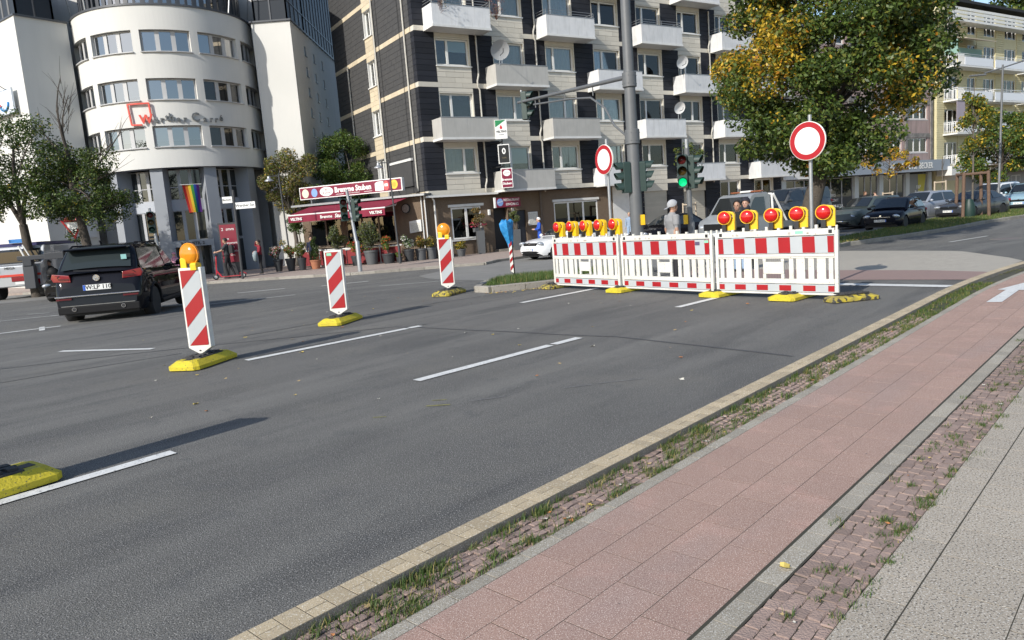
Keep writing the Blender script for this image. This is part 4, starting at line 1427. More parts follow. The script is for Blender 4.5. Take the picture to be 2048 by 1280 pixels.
# ground floor of the yellow building
B().box(.0, 2.8, -1.3, 0, 2.75, 4.3 - .75).build('white_parapet', white_trim, yw)
shutter(1.2, 4.4, 2.3, yw, M('garage_grey', (.42, .40, .37), .6))
B().box(4.6, 22, -.02, .04, .1, 2.7).build('shopfront_panel', M('shop_grey', (.25, .25, .25), .7), yw)
for x in (9, 11.5, 14):
    window(yw, (x, -.04, .5), 0, 1.9, 1.9, (.5, .5), pane=pane_d, sill=False, name='shop_window')
B().box(5.0, 20, -2.2, -.02, 2.8, 3.2).build('shop_canopy', M('canopy_weathered', (.22, .22, .19), .8, (.12, .12, .10), (4, .6)), yw)
# ================================================================ STREET FURNITURE
refl_red = M('reflective_red', (.37, .009, .014), .4, (.31, .009, .013), (5, .6))
refl_white = M('reflective_grey_white', (.45, .475, .49), .4, (.40, .425, .44), (5, .6))
base_yel = M('base_yellow', (.66, .54, .02), .7, (.48, .39, .03), (5, .6), speck=(60, (.12, .11, .06), .64, .72), bump=(50, .6))
base_worn = M('base_yellow_worn', (.60, .47, .03), .7, (.10, .095, .08), (6, .5), speck=(16, (.05, .048, .04), .52, .60), bump=(40, .7))
base_blk = M('base_black', (.035, .035, .036), .8, (.06, .06, .06), (15, .6), bump=(40, .8))
dirty_white = M('barrier_white', (.70, .69, .645), .45, (.58, .56, .50), (3.5, .55), speck=(40, (.40, .36, .30), .69, .73))
amber = M('amber_lens', (.85, .33, .01), .15, spec=.8, trans=.25, coat=.4)
red_lens = M('red_lens', (.62, .010, .008), .15, spec=.8, trans=.15, coat=.5)
lamp_yel = M('lamp_housing_yellow', (.85, .52, .015), .4, (.75, .45, .015), (8, .5))
green_h = M('signal_green_housing', (.018, .040, .034), .5, (.025, .048, .042), (5, .5))

def foot(name, parent, yel=None, L_=.86, W_=.42, H_=.115):
    yel = yel or base_yel
    q = B()
    h = H_
    def ring(l, w, c, z): return [(-l + c, -w, z), (l - c, -w, z), (l, -w + c, z), (l, w - c, z), (l - c, w, z), (-l + c, w, z), (-l, w - c, z), (-l, -w + c, z)]
    l, w = L_ / 2, W_ / 2
    rs = [ring(l, w, .05, .012), ring(l, w, .05, .055), ring(l - .07, w - .075, .045, h)]
    vs = sum(rs, [])
    fs = [tuple(range(16, 24))] + [(8 * k + i, 8 * k + (i + 1) % 8, 8 * k + 8 + (i + 1) % 8, 8 * k + 8 + i) for k in range(2) for i in range(8)]
    q.add(vs, fs)
    o = q.build(name, yel, parent)
    g = B()
    g.box(-l + .20, l - .20, -w + .085, w - .085, h, h + .012)
    for i in range(-2, 3):
        g.box(i * .09 - .03, i * .09 + .03, -.09, -.03, h + .013, h + .03)
        g.box(i * .09 - .03, i * .09 + .03, .03, .09, h + .013, h + .03)
    g.box(-l + .20, l - .20, -.015, .015, h + .013, h + .026)
    g.build('grid', base_blk, o)
    s_ = B()
    for sx in (-1, 1):
        s_.box(sx * (l - .15) - .045, sx * (l - .15) + .045, -.05, .05, h - .002, h + .003)
    s_.build('slot', black_mat, o)
    f = B()
    f.box(-l + .06, l - .06, -w + .05, w - .05, 0, .014)
    f.build('underside', base_blk, o)
    return o

def lantern(name, parent, loc, rz, lens, r=.125, amb=False):
    """round warning lamp, lens faces local -y"""
    o = None
    q = B()
    q.box(-.03, .03, -.03, .03, -.05, .06)
    br = q.build('bracket', black_mat, parent, loc=loc)
    br.rotation_euler = (0, 0, rz)
    c = (0, 0, (.0 if amb else .06) + r)
    q = B()
    q.lathe([(0, -.055), (r * .45, -.052), (r * .8, -.036), (r * .97, -.012), (r * .97, .0)], 28, c, 'y')
    if amb: q.lathe([(r * .97, .0), (r * .8, .036), (r * .45, .052), (0, .055)], 28, c, 'y')
    q.build('lens', lens, br, 60)
    q = B()
    q.lathe([(r * .97, -.012), (r * 1.05, -.012), (r * 1.06, .0), (r * 1.03, .04), (r * .80, .05)] if not amb else [(r * .97, -.014), (r * 1.05, -.014), (r * 1.05, .014), (r * .97, .014)], 28, c, 'y')
    q.build('ring', lens if amb else lamp_yel, br, 50)
    q = B()
    if amb:
        for k in (-1, 1):
            q.cham(k * .07 - .045, k * .07 + .045, -.05, .05, -.06, .10 if k < 0 else .03, .015)
    else:
        q.box(.01, .145, .045, .125, -.04, .11)
        q.prism([(.02, .11), (.145, .11), (.145, .20), (.115, .245), (.04, .262), (-.05, .25), (-.05, .225), (.03, .235), (.09, .22), (.115, .19), (.115, .14), (.02, .135)], .055, .125, 'y')
        q.lathe([(r * .80, .05), (r * .6, .09), (0, .09)], 20, c, 'y')
    q.build('housing', lamp_yel, br, bevel=.006)
    return br

def beacon(x, y, rz_panel, rz_base, label, lamp=None, worn=False, sticker=False):
    t = empty('traffic_beacon', (x, y, 0), 0, label, 'traffic beacon', 'red and white traffic beacons on the lane line')
    f = foot('base_plate', t, base_worn if worn else base_yel)
    f.rotation_euler = (0, 0, rz_base)
    w, d, z0, z1 = .145, .05, .22, 1.20
    q = B()
    q.prism([(-w, z0), (-.02, z0 - .075), (.02, z0 - .075), (w, z0), (w, z1), (-w, z1)], -d, d, 'y')
    p = q.build('panel', white_plastic, t, bevel=.006)
    p.rotation_euler = (0, 0, rz_panel)
    B().box(-.03, .03, -.025, .025, .09, z0 - .06).build('stem', white_plastic, p)
    B().box(-.012, .012, -d - .003, -d, z0 - .045, z0 - .03).build('hole', black_mat, p)
    # retroreflective face with slanted stripes on both sides
    for s_ in (-1, 1):
        yy = -d - .003 if s_ < 0 else d
        a, b, c0, c1 = -w + .024, w - .024, z0 + .03, z1 - .028
        B().box(a, b, yy, yy + .003, c0, c1).build('reflective_face', refl_white, p)
        H_ = c1 - c0
        ww = b - a
        y2 = (yy - .003, yy) if s_ < 0 else (yy + .003, yy + .006)
        slope = 1.02 * ww
        def clip(zl):
            # band between z = zl + slope*(x-a)/ww and +band
            band = .235
            pts = [(a, zl), (b, zl + slope), (b, zl + slope + band), (a, zl + band)]
            out = []
            for lo in (True, False):
                lim = c0 if lo else c1
                src, out = pts, []
                for i in range(len(src)):
                    p0, p1 = src[i], src[(i + 1) % len(src)]
                    i0, i1 = (p0[1] >= lim, p1[1] >= lim) if lo else (p0[1] <= lim, p1[1] <= lim)
                    if i0: out.append(p0)
                    if i0 != i1:
                        t_ = (lim - p0[1]) / (p1[1] - p0[1])
                        out.append((p0[0] + (p1[0] - p0[0]) * t_, lim))
                pts = out
                if len(pts) < 3: return None
            return pts
        for zl in (c0 - .255 + .02, c0 + .235 - .01, c0 + .70):
            pl = clip(zl)
            if pl: B().prism(pl, y2[0], y2[1], 'y').build('red_stripe', refl_red, p)
    if lamp:
        l = lantern('beacon_lamp', p, (0, 0, z1 + .03), lamp, amber, .132, True)
        l.name = 'lamp_holder'
    if sticker:
        B().box(-w + .045, -w + .125, -d - .010, -d - .007, z1 - .085, z1 - .040).build('sticker', M('sticker_green', (.25, .62, .42), .5), p)
    return t
beacon(-3.84, 8.86, R(-6), R(77), 'red and white beacon nearest the black SUV, large amber lamp on top, clean yellow base', lamp=R(-14))
beacon(-2.83, 11.93, R(-4), R(75), 'red and white beacon without a lamp, standing in front of the flower pots', sticker=True)
beacon(-1.28, 15.25, R(-2), R(66), 'red and white beacon with amber lamp and worn base, farthest from the camera', lamp=R(-10), worn=True)
beacon(-3.47, 4.45, R(-8), R(55), 'beacon cut off by the left picture edge, only its scuffed yellow base showing')

# ---------------------------------------------------------------- barrier fences
def barrier(a, b, label, stick=0):
    L_ = math.hypot(b[0] - a[0], b[1] - a[1])
    t = empty('barrier_fence', (a[0], a[1], 0), math.atan2(b[1] - a[1], b[0] - a[0]), label, 'barrier', 'white barrier fences across the lane')
    q = B()
    for x in (.0, L_ - .05):
        q.box(x, x + .05, -.025, .025, .06, .99)
    for z0, z1, d in ((.07, .10, .022), (.232, .285, .03), (.285, .30, .0222), (.60, .625, .022), (.625, .665, .032), (.93, 1.02, .024)):
        q.box(.052, L_ - .052, -d, d, z0, z1)
    fr = q.build('frame', dirty_white, t, bevel=.005)
    for k in range(10):
        x = .12 + (L_ - .24) * k / 9
        B().box(x - .02, x + .02, -.016, .016, 1.022, 1.05 if k % 2 else 1.075).build('lamp_socket', dirty_white, fr)
    for x in (.025, L_ - .025):
        B().tube([(x, 0, .99), (x, 0, 1.06)], .018, 8).build('post_cap', dirty_white, fr)
    q = B()
    for x in (.08, L_ - .13):
        q.box(x, x + .05, -.027, -.0245, .95, 1.0)
    q.build('socket_hole', black_mat, fr)
    for z0, z1, nm in ((.675, .918, 'reflective_plank'), (.108, .222, 'toe_board')):
        pl = B().box(.054, L_ - .054, -.02, .02, z0, z1).build(nm, refl_white, t)
        P_ = (L_ - .108) / 5.0
        for i in range(6):
            c = .054 + P_ * i
            a0, a1 = max(.058, c - P_ * .25), min(L_ - .058, c + P_ * .25)
            zt, zb = (z1 - .016, z0 + .016) if nm == 'toe_board' else (z1 - .006, z0 + .006)
            q = B()
            if nm == 'toe_board':
                q.box(a0, a1, -.0235, -.0205, zb, zt)
            else:
                sl = .004
                q.prism([(a0 + sl, zb), (a1 + sl if i < 5 else a1, zb), (a1 - sl if i < 5 else a1, zt), (max(.058, a0 - sl), zt)], -.0235, -.0205, 'y')
            q.box(a0, a1, .0205, .0235, zb, zt)
            q.build('red_stripe', refl_red, pl)
    sl = []
    x = .075
    centre = L_ / 2
    for w, gap in ((.065, .04), (.13, .042), (.085, .05), (.13, .042), (.07, .05)):
        sl += [(x, x + w), (L_ - x - w, L_ - x)]
        x += w + gap
    for x0, x1 in sl:
        q = B().cham(x0, x1, -.015, .015, .301, .598, .0)
        q.build('slat', dirty_white, t, bevel=.006)
    q = B().box(centre - .165, centre + .165, -.018, .018, .37, .55)
    q.box(centre - .17, centre - .12, -.017, .017, .301, .369); q.box(centre + .12, centre + .17, -.017, .017, .301, .369)
    q.box(centre - .17, centre - .12, -.017, .017, .551, .598); q.box(centre + .12, centre + .17, -.017, .017, .551, .598)
    q.build('blank_board', dirty_white, t, bevel=.006)
    if stick == 1:
        B().box(L_ - .34, L_ - .25, -.0265, -.0245, .83, .885).build('sticker', M('sticker_dark', (.10, .08, .14), .5), t)
        B().box(L_ - .15, L_ - .07, -.0265, -.0245, .865, .905).build('sticker', M('sticker_green', (.25, .62, .42), .5), t)
    if stick == 2:
        B().box(L_ - .62, L_ - .50, -.0265, -.0245, .955, .995).build('sticker', M('sticker_green', (.25, .62, .42), .5), t)
    for i in range(7):
        x = random.uniform(.3, L_ - .3)
        B().box(x, x + random.uniform(.02, .05), -.0255, -.0243, .95, .95 + random.uniform(.015, .035)).build('scuff', M('scuff_grey', (.42, .38, .34), .6), t)
    return t, L_
PA, PB, PC, PD = (1.08, 15.45), (2.50, 13.42), (4.00, 11.93), (5.02, 10.20)
PA = XY(11.45, 9.56); PB1 = XY(11.06, 7.66); PB2 = XY(11.06, 7.61); PC1 = XY(10.67, 5.59); PC2 = XY(10.67, 5.54); PD = XY(10.50, 3.60)
b1, L1 = barrier(PA, PB1, 'white barrier fence with red stripes carrying five lamps seen edge on, leftmost of three')
b2, L2 = barrier(PB2, PC1, 'white barrier fence without lamps, middle of three, before the man in the cap', 1)
b3, L3 = barrier(PC2, PD, 'white barrier fence carrying five round red lamps facing the viewer, nearest of three', 2)
def base_thing(x, y, rz, label, worn=False, L_=.82, W_=.40, H_=.11):
    t = empty('foot_plate', (x, y, 0), rz, label, 'foot plate', 'yellow foot plates under the barriers')
    foot('base_plate', t, base_worn if worn else base_yel, L_, W_, H_)
    return t
for (x, y, rz, lab, worn, L_, W_) in (
    (PA[0] + .05, PA[1] + .10, 40, 'dull yellow foot plate under the outer end of the left barrier beside the grass island', True, .78, .38),
    (PB1[0] + .12, PB1[1] + .08, 36, 'yellow foot plate under the joint of the left and middle barriers', False, .82, .40),
    (PC1[0] + .16, PC1[1] + .10, 36, 'yellow foot plate under the joint of the middle and right barriers', False, .82, .40),
    (PC2[0] + (PD[0] - PC2[0]) * .68, PC2[1] + (PD[1] - PC2[1]) * .68 + .12, 42, 'yellow foot plate in the shade under the right barrier', False, .85, .42),
    (PD[0] + .12, PD[1] - .10, 8, 'scuffed black foot plate with a bright yellow top strip at the right barrier end', True, .72, .30)):
    t = base_thing(x, y, R(rz), lab, worn, L_, W_, .09)
B().tube([(L3 - .025, 0, .0), (L3 - .025, 0, .08)], .022, 8).build('post_tube', steel, b3)
for i in range(5):
    for (bb, L_, PP, QQ, rot, lab) in ((b1, L1, PA, PB1, R(208 + 90), 'left barrier'), (b3, L3, PC2, PD, R(236 + 90), 'right barrier')):
        f = ((i + .38) / 4.75) if bb is b1 else ((i + .42) / 4.95)
        f = min(f, .95)
        x, y = PP[0] + (QQ[0] - PP[0]) * f, PP[1] + (QQ[1] - PP[1]) * f
        o5 = ('leftmost', 'second from left', 'third from left', 'fourth from left', 'rightmost')[i]
        t = empty('warning_lamp', (x, y, 1.06), 0, 'red warning lamp in yellow housing, %s of five on the %s' % (o5, lab), 'warning lamp', 'red warning lamps on the barriers')
        lantern('lamp', t, (0, 0, .02), rot + R(random.uniform(-3, 3)), red_lens, .102)

# ---------------------------------------------------------------- no-vehicles signs
def round_sign(x, y, zc, r, az, label, px=0.0):
    t = empty('road_sign', (x, y, 0), R(az) - R(270), label, 'road sign', 'round no vehicles signs')
    B().tube([(0, .06, 0), (0, .06, zc + r + .10)], .028, 10).build('pole', steel, t, 40)
    p = B().lathe([(r, 0), (r, -.022), (r - .008, -.026), (0, -.026)], 40, (0, 0, zc), 'y').build('plate', white_plastic, t, 40)
    q = B()
    q.lathe([(r * .965, -.0285), (r * .70, -.0285)], 40, (0, 0, zc), 'y', caps=False)
    q.build('red_ring', M('sign_ring_red', (.38, .007, .014), .4), p)
    B().lathe([(r * .698, -.0283), (0, -.0283)], 40, (0, 0, zc), 'y', caps=False).build('white_field', M('sign_field', (.78, .78, .76), .4), p)
    q = B()
    for z in (zc - r * .5, zc + r * .5):
        q.box(-.05, .05, 0, .09, z - .02, z + .02)
    q.build('clamp', steel, t)
round_sign(2.02, 14.25, 2.47, .285, 208, 'round white sign with red ring left of the big grey mast, turned away')
round_sign(4.70, 11.25, 2.31, .290, 219, 'round white sign with red ring in front of the autumn tree, nearer the viewer')

# ---------------------------------------------------------------- signals
lens_off = {'r': M('signal_lens_red_off', (.08, .008, .008), .2), 'y': M('signal_lens_amber_off', (.07, .045, .01), .2), 'g': M('signal_lens_green_off', (.01, .05, .035), .2)}
lens_green = M('signal_lens_green_lit', (.02, .45, .18), .3, emit=((.0, .85, .28), .75))
lens_red_dim = M('signal_lens_red_dim', (.09, .008, .008), .2)

def signal_head(parent, loc, az, h=.84, w=.26, lit=None, n=3, dim=False):
    """housing with visors; faces azimuth az (degrees, in the parent's frame)"""
    q = B()
    q.cham(-w / 2, w / 2, -.02, .16, -h / 2, h / 2, .02)
    o = q.build('signal_head', green_h, parent, loc=loc, bevel=.015)
    o.rotation_euler = (0, 0, R(az) - R(270))
    r = w * .40
    for i, c in enumerate(('r', 'y', 'g')[:n] if n == 3 else ('r', 'g')):
        z = h / 2 - h / (2 * n) - i * h / n
        m = lens_green if lit == c else (lens_off[c])
        B().lathe([(r, -.022), (r * .8, -.04), (0, -.055)], 18, (0, 0, z), 'y').build('lens', m, o, 60)
        q = B()
        q.lathe([(r * 1.12, -.02), (r * 1.14, -.22)], 16, (0, 0, z), 'y', a0=R(-20), a1=R(200))
        q.lathe([(r * 1.22, -.02), (r * 1.20, -.21), (r * 1.14, -.22)], 16, (0, 0, z), 'y', a0=R(-20), a1=R(200))
        v = [list(p) for p in q.v]
        for p in v:                                   # hood slopes shorter towards its lower lips
            if p[1] < -.1: p[1] = p[1] * (.62 + .38 * max(0, min(1, (p[2] - z + r * .4) / (r * 1.5))))
        q.v = [tuple(p) for p in v]
        q.build('visor', green_h, o, 40)
    return o

MX, MY = 3.16, 17.5
mz = hz(MX, MY)
mt = empty('signal_mast', (MX, MY, mz), 0, 'tall dark grey lighting mast with a long signal arm reaching left', 'traffic light mast')
B().tube([(0, 0, -.1), (0, 0, 1.2), (0, 0, 3.3), (0, 0, 4.6), (0, 0, 10.5)], [.155, .15, .14, .125, .085], 20).build('pole', grey_pole, mt, 50)
for z, rr in ((4.53, .165), (3.23, .175)):
    q = B().lathe([(rr * .92, -.17), (rr, -.16), (rr, .16), (rr * .92, .17)], 20, (0, 0, z))
    for k in range(10):
        a = k * .63
        q.ball((rr * math.cos(a), rr * math.sin(a), z + .09), .012, 6); q.ball((rr * math.cos(a), rr * math.sin(a), z - .09), .012, 6)
    q.build('collar', grey_pole, mt, 50)
adir = Vector((.72 - MX, 23.5 - MY, 0)).normalized()
e1 = Vector((.72 - MX, 23.5 - MY, 5.12))
s1 = adir * .16 + Vector((0, 0, 4.62))
B().tube([s1, e1], [.055, .042], 12).build('arm', grey_pole, mt, 50)
q = B()
e2 = s1.lerp(e1, .78) + Vector((0, 0, -.20))
mid = s1.lerp(e1, .22) + Vector((0, 0, -.42))
pts = [e1 * 1 + Vector((0, 0, -.02)), e2, s1.lerp(e1, .5) + Vector((0, 0, -.25)), mid, s1.lerp(e1, .10) + Vector((0, 0, -.75)), adir * .22 + Vector((0, 0, 3.35))]
q.tube([s1.lerp(e1, .82) + Vector((0, 0, -.16)), s1.lerp(e1, .45) + Vector((0, 0, -.22)), s1.lerp(e1, .27) + Vector((0, 0, -.30)), s1.lerp(e1, .16) + Vector((0, 0, -.62)), s1.lerp(e1, .10) + Vector((0, 0, -1.05)), adir * .2 + Vector((0, 0, 3.25))], .026, 8)
for f in (.8, .5, .25):
    a = s1.lerp(e1, f)
    q.tube([a, a + Vector((0, 0, -.26))], .016, 6)
q.build('brace', grey_pole, mt, 50)
hp = s1.lerp(e1, .955)
B().tube([hp + Vector((0, 0, .35)), hp + Vector((0, 0, -.5))], .03, 8).build('hanger', steel, mt)
signal_head(mt, hp + Vector((.16, .0, -.12)), -20)
signal_head(mt, (-.27, -.04, 2.30), 188, h=.72, w=.25)
signal_head(mt, (.26, .02, 2.30), -8, h=.70, w=.25)
B().box(-.14, .14, -.03, .03, 2.28, 2.34).build('head_bracket', grey_pole, mt)
bt = B().cham(-.05, .05, -.20, -.12, 1.16, 1.40, .01).build('request_button', lamp_yel, mt)
bt.location = (.12, .02, 0)

T2X, T2Y = 4.85, 19.0
t2 = empty('traffic_light', (T2X, T2Y, hz(T2X, T2Y)), 0, 'two headed traffic light showing green on a grey pole behind the barriers', 'traffic light')
B().tube([(0, 0, -.1), (0, 0, 1.15), (-.02, 0, 1.2), (-.04, 0, 3.05)], [.09, .09, .07, .065], 14).build('pole', grey_pole, t2, 40)
B().tube([(-.04, 0, 3.0), (-.04, 0, 3.28)], .045, 10).build('pole_cap', steel, t2)
signal_head(t2, (-.20, -.10, 2.47), 256, lit='g', dim=True)
signal_head(t2, (.14, -.06, 2.44), 326)
bt = B().cham(-.05, .05, -.05, .04, 1.12, 1.36, .01).build('request_button', lamp_yel, t2)
bt.location = (-.15, -.03, 0)
# slim signal on the pavement before the restaurant
t3 = empty('traffic_light', (-6.45, 31.75, hz(0, 40) + .11), 0, 'two headed traffic light on a pale leaning pole in front of the restaurant', 'traffic light')
B().tube([(0, 0, -.1), (0, 0, 1.3), (-.04, 0, 1.36), (-.22, 0, 3.55)], [.10, .10, .075, .065], 12).build('pole', steel, t3, 40)
signal_head(t3, (-.40, -.10, 2.70), 285, h=.96, w=.30)
signal_head(t3, (.12, .0, 2.66), -22, h=.96, w=.30)
t4 = empty('traffic_light', (-15.9, 33.5, hz(0, 40) + .11), 0, 'small traffic light on a pale pole before the office entrance, left of the flag', 'traffic light')
B().tube([(0, 0, -.1), (0, 0, 1.8), (-.14, 0, 3.5)], [.09, .08, .055], 12).build('pole', steel, t4, 40)
signal_head(t4, (-.10, -.10, 2.85), 290, h=.98, w=.30)

# ---------------------------------------------------------------- lamps with bell shades
def bell_lamp(x, y, z0, h, lean, side, label):
    t = empty('street_lamp', (x, y, z0), 0, label, 'street lamp', 'bell shaded lamps along the pavement')
    top = (lean, 0, h)
    B().tube([(0, 0, 0), (0, 0, .9), (lean * .3, 0, 1.0), top], [.06, .06, .042, .036], 10).build('pole', M('lamp_post_dark', (.05, .052, .055), .5), t, 40)
    B().tube([(lean * .95, 0, h - .12), (lean + side * .25, 0, h - .10), (lean + side * .5, 0, h - .12)], .022, 6).build('arm', MATS['lamp_post_dark'], t)
    c = (lean + side * .5, 0, h - .20)
    B().lathe([(.03, .12), (.07, .10), (.08, .02), (.10, -.02), (.22, -.10), (.23, -.14), (.215, -.14), (.09, -.05), (0, -.04)], 16, c).build('lamp_shade', steel, t, 50)
    B().ball((c[0], c[1], c[2] - .09), .075, 10).build('bulb', M('bulb_glass', (.7, .7, .66), .3), t, 60)
bell_lamp(-10.95, 37.0, hz(0, 40) + .11, 4.88, -.12, -1, 'slim street lamp with bell shade left of the restaurant awning')
bell_lamp(-5.28, 35.9, hz(0, 40) + .11, 5.02, -.10, -1, 'slim street lamp with bell shade in front of the maroon roof sign')
# tall modern lamp on the right median
tl = empty('street_lamp', (27.1, 40.0, hz(27, 40) + .1), 0, 'tall grey twin arm street lamp on the right median among parked cars', 'street lamp')
B().tube([(0, 0, 0), (0, 0, 1.4), (.02, 0, 1.45), (.12, 0, 7.9)], [.085, .085, .065, .05], 12).build('pole', grey_pole, tl, 40)
B().tube([(-1.0, -.2, 7.50), (.12, 0, 7.75), (1.6, .3, 8.1)], .035, 8).build('arm', grey_pole, tl)
B().box(-1.75, -.95, -.32, -.08, 7.38, 7.46).build('lamp_head', grey_pole, tl, bevel=.02)
B().box(1.6, 2.4, .2, .42, 8.1, 8.18).build('lamp_head', grey_pole, tl, bevel=.02)

# ---------------------------------------------------------------- street name post, info board, give-way sign
nm = empty('street_name_post', (-12.1, 33.15, hz(0, 40) + .11), 0, 'dark post with two white street name plates beside the scooter rider', 'street sign')
B().tube([(0, 0, 0), (.06, 0, 4.0)], .055, 10).build('pole', M('lamp_post_dark', (.05, .052, .055), .5), nm)
p1 = B().box(-.46, -.02, -.02, .02, 3.44, 3.72).build('name_plate', sign_white, nm)
text('lettering', 'Bachstr.', sign_black, p1, (-.24, -.024, 3.58), .13)
p2 = B().box(.10, .98, -.02, .02, 3.14, 3.43).build('name_plate', sign_white, nm)
text('lettering', 'Werther Str.', sign_black, p2, (.54, -.024, 3.285), .165)
ib = empty('info_board', (-13.0, 34.5, hz(0, 40) + .11), R(2), 'tall dark red advertising board behind the scooter rider', 'advertising board')
B().box(-.42, .42, -.09, .09, 0, 2.60).build('board', M('board_dark', (.035, .035, .04), .4), ib)
B().box(-.36, .40, -.096, -.092, .75, 2.52).build('poster', M('poster_red', (.20, .012, .03), .4), ib)
text('lettering', '2  smm', sign_white, ib, (.02, -.10, 2.30), .20)
for i, s_ in enumerate(('Jetzt', 'kompetent', 'sparsam', 'Ihre Praxis', 'vor Ort')):
    text('lettering', s_, sign_white, ib, (-.22, -.10, 1.85 - .19 * i), .14, align='LEFT')
gw = empty('road_sign', (-19.3, 33.0, hz(0, 40) + .1), R(10), 'red and white give way triangle on a post left of the black SUV', 'road sign')
B().tube([(0, .05, 0), (0, .05, 3.2)], .035, 8).build('pole', grey_pole, gw)
pl = B().prism([(-.50, 3.22), (.50, 3.22), (0, 2.36)], -.01, .01, 'y').build('plate', M('sign_ring_red', (.38, .007, .014), .4), gw)
B().prism([(-.34, 3.13), (.34, 3.13), (0, 2.55)], -.016, -.012, 'y').build('white_field', sign_white, pl)

# ---------------------------------------------------------------- island post wrapped in a blue bag
ip = empty('island_post', (.14, 18.2, .03), 0, 'dark island post with a blue plastic bag over its head and a striped panel', 'sign post')
B().tube([(0, 0, 0), (-.02, 0, 1.0)], .035, 10).build('post', black_mat, ip)
wb = B().prism([(-.07, .16), (.04, .10), (.04, .80), (-.07, .84)], -.02, .02, 'y').build('striped_panel', white_plastic, ip)
wb.location = (-.03, -.05, 0)
wb.scale = (.7, 1, 1)
for k in range(4):
    z = .14 + .19 * k
    B().prism([(-.065, z + .02), (.035, z + .10), (.035, z + .19), (-.065, z + .11)], -.024, -.0205, 'y').build('red_stripe', refl_red, wb)
bag = M('blue_plastic', (.03, .22, .52), .35, (.04, .30, .62), (6, .6), trans=.15, bump=(14, .9, .03))
q = B()
prof = [(.04, .74), (.06, .82), (.10, 1.0), (.14, 1.18), (.155, 1.34), (.10, 1.40), (.0, 1.38)]
q.lathe(prof, 16)
q.v = [(x * (1 + .25 * math.sin(5 * math.atan2(y, x) + z * 4)) - .04 - .10 * (z - .8) * (1 if z > .9 else 0), y * (1 + .2 * math.cos(4 * math.atan2(y, x))), z + .05 * math.sin(3 * math.atan2(y, x)) * (1 if z > 1.3 else 0)) for x, y, z in q.v]
q.build('plastic_bag', bag, ip, 60)
# bollards by the kerb near the white car
for (x, y, lab) in ((2.35, 37.2, 'short white bollard behind the bonnet of the white hatchback'), (-3.2, 37.0, 'left of two short white posts among the pots by the lamp'), (-2.75, 37.1, 'right of two short white posts among the pots by the lamp')):
    t = empty('bollard', (x, y, hz(x, y) + .11), 0, lab, 'bollard', 'short white posts')
    B().tube([(0, 0, 0), (0, 0, .95)], .045, 10).build('post', white_trim, t)
    B().lathe([(.05, .95), (.05, .98), (0, 1.0)], 10).build('cap', steel, t)
# ================================================================ VEHICLES
car_glass = M('car_glass', (.015, .018, .02), .03, spec=1.0)
car_glass2 = glass('car_glass_clear', (.30, .34, .34), .10)
plate_w = M('plate_white', (.75, .75, .73), .45)
plate_b = M('plate_blue', (.02, .10, .50), .4)
lamp_clear = M('headlight_glass', (.62, .64, .66), .08, metal=.6, spec=.8)
tail_red = M('tail_light_red', (.24, .008, .014), .10, spec=.9, coat=.6)
tail_dark = M('tail_light_dark', (.10, .006, .01), .10, spec=.9, coat=.6)
trim_blk = M('trim_black', (.014, .014, .015), .6, spec=.15)
rim_m = M('alloy_rim', (.34, .35, .37), .3, metal=.8)
seam_m = M('seam_black', (.006, .006, .006), .8)

def paint(name, c, met=.25, rough=.32):
    return M(name, c, .55, metal=met, coat=.5 if max(c) < .03 else .8, spec=.0 if max(c) < .03 else .2)
_wheels = {}
def wheel(parent, x, y, r, w, side):
    key = (round(r, 3), side)
    if key not in _wheels:
        s_ = -1 if side < 0 else 1
        t = B().lathe([(r * .62, -w / 2), (r * .93, -w / 2), (r, -w * .36), (r, w * .36), (r * .93, w / 2), (r * .62, w / 2)], 28, axis='y').mesh('tyre', rubber, 40)
        q = B()
        q.lathe([(r * .66, s_ * w * .46), (r * .60, s_ * w * .46), (r * .57, s_ * w * .30), (r * .57, -s_ * w * .3)], 28, axis='y')
        for k in range(5):
            a = 2 * math.pi * k / 5
            q.T = Matrix.Rotation(a, 4, 'Y')
            y0, y1 = sorted((s_ * w * .26, s_ * w * .42))
            q.prism([(r * .08, -.05 * r), (r * .60, -.12 * r), (r * .60, .12 * r), (r * .08, .05 * r)], y0, y1, 'y')
        q.T = Matrix()
        q.lathe([(r * .16, s_ * w * .26), (r * .15, s_ * w * .45), (0, s_ * w * .45)], 14, axis='y')
        rm = q.mesh('rim', rim_m, 40)
        d = B().lathe([(r * .58, -w * .1), (r * .58, w * .1)], 24, axis='y').mesh('wheel', black_mat)
        _wheels[key] = (d, t, rm)
    d, t, rm = _wheels[key]
    o = inst(d, 'wheel', parent, (x, y, r))
    inst(t, 'tyre', o)
    inst(rm, 'rim', o)
    return o

def interp(pts, x):
    if x <= pts[0][0]: return pts[0][1]
    for (a, b), (c, d) in zip(pts, pts[1:]):
        if x <= c: return b + (d - b) * (x - a) / (c - a)
    return pts[-1][1]

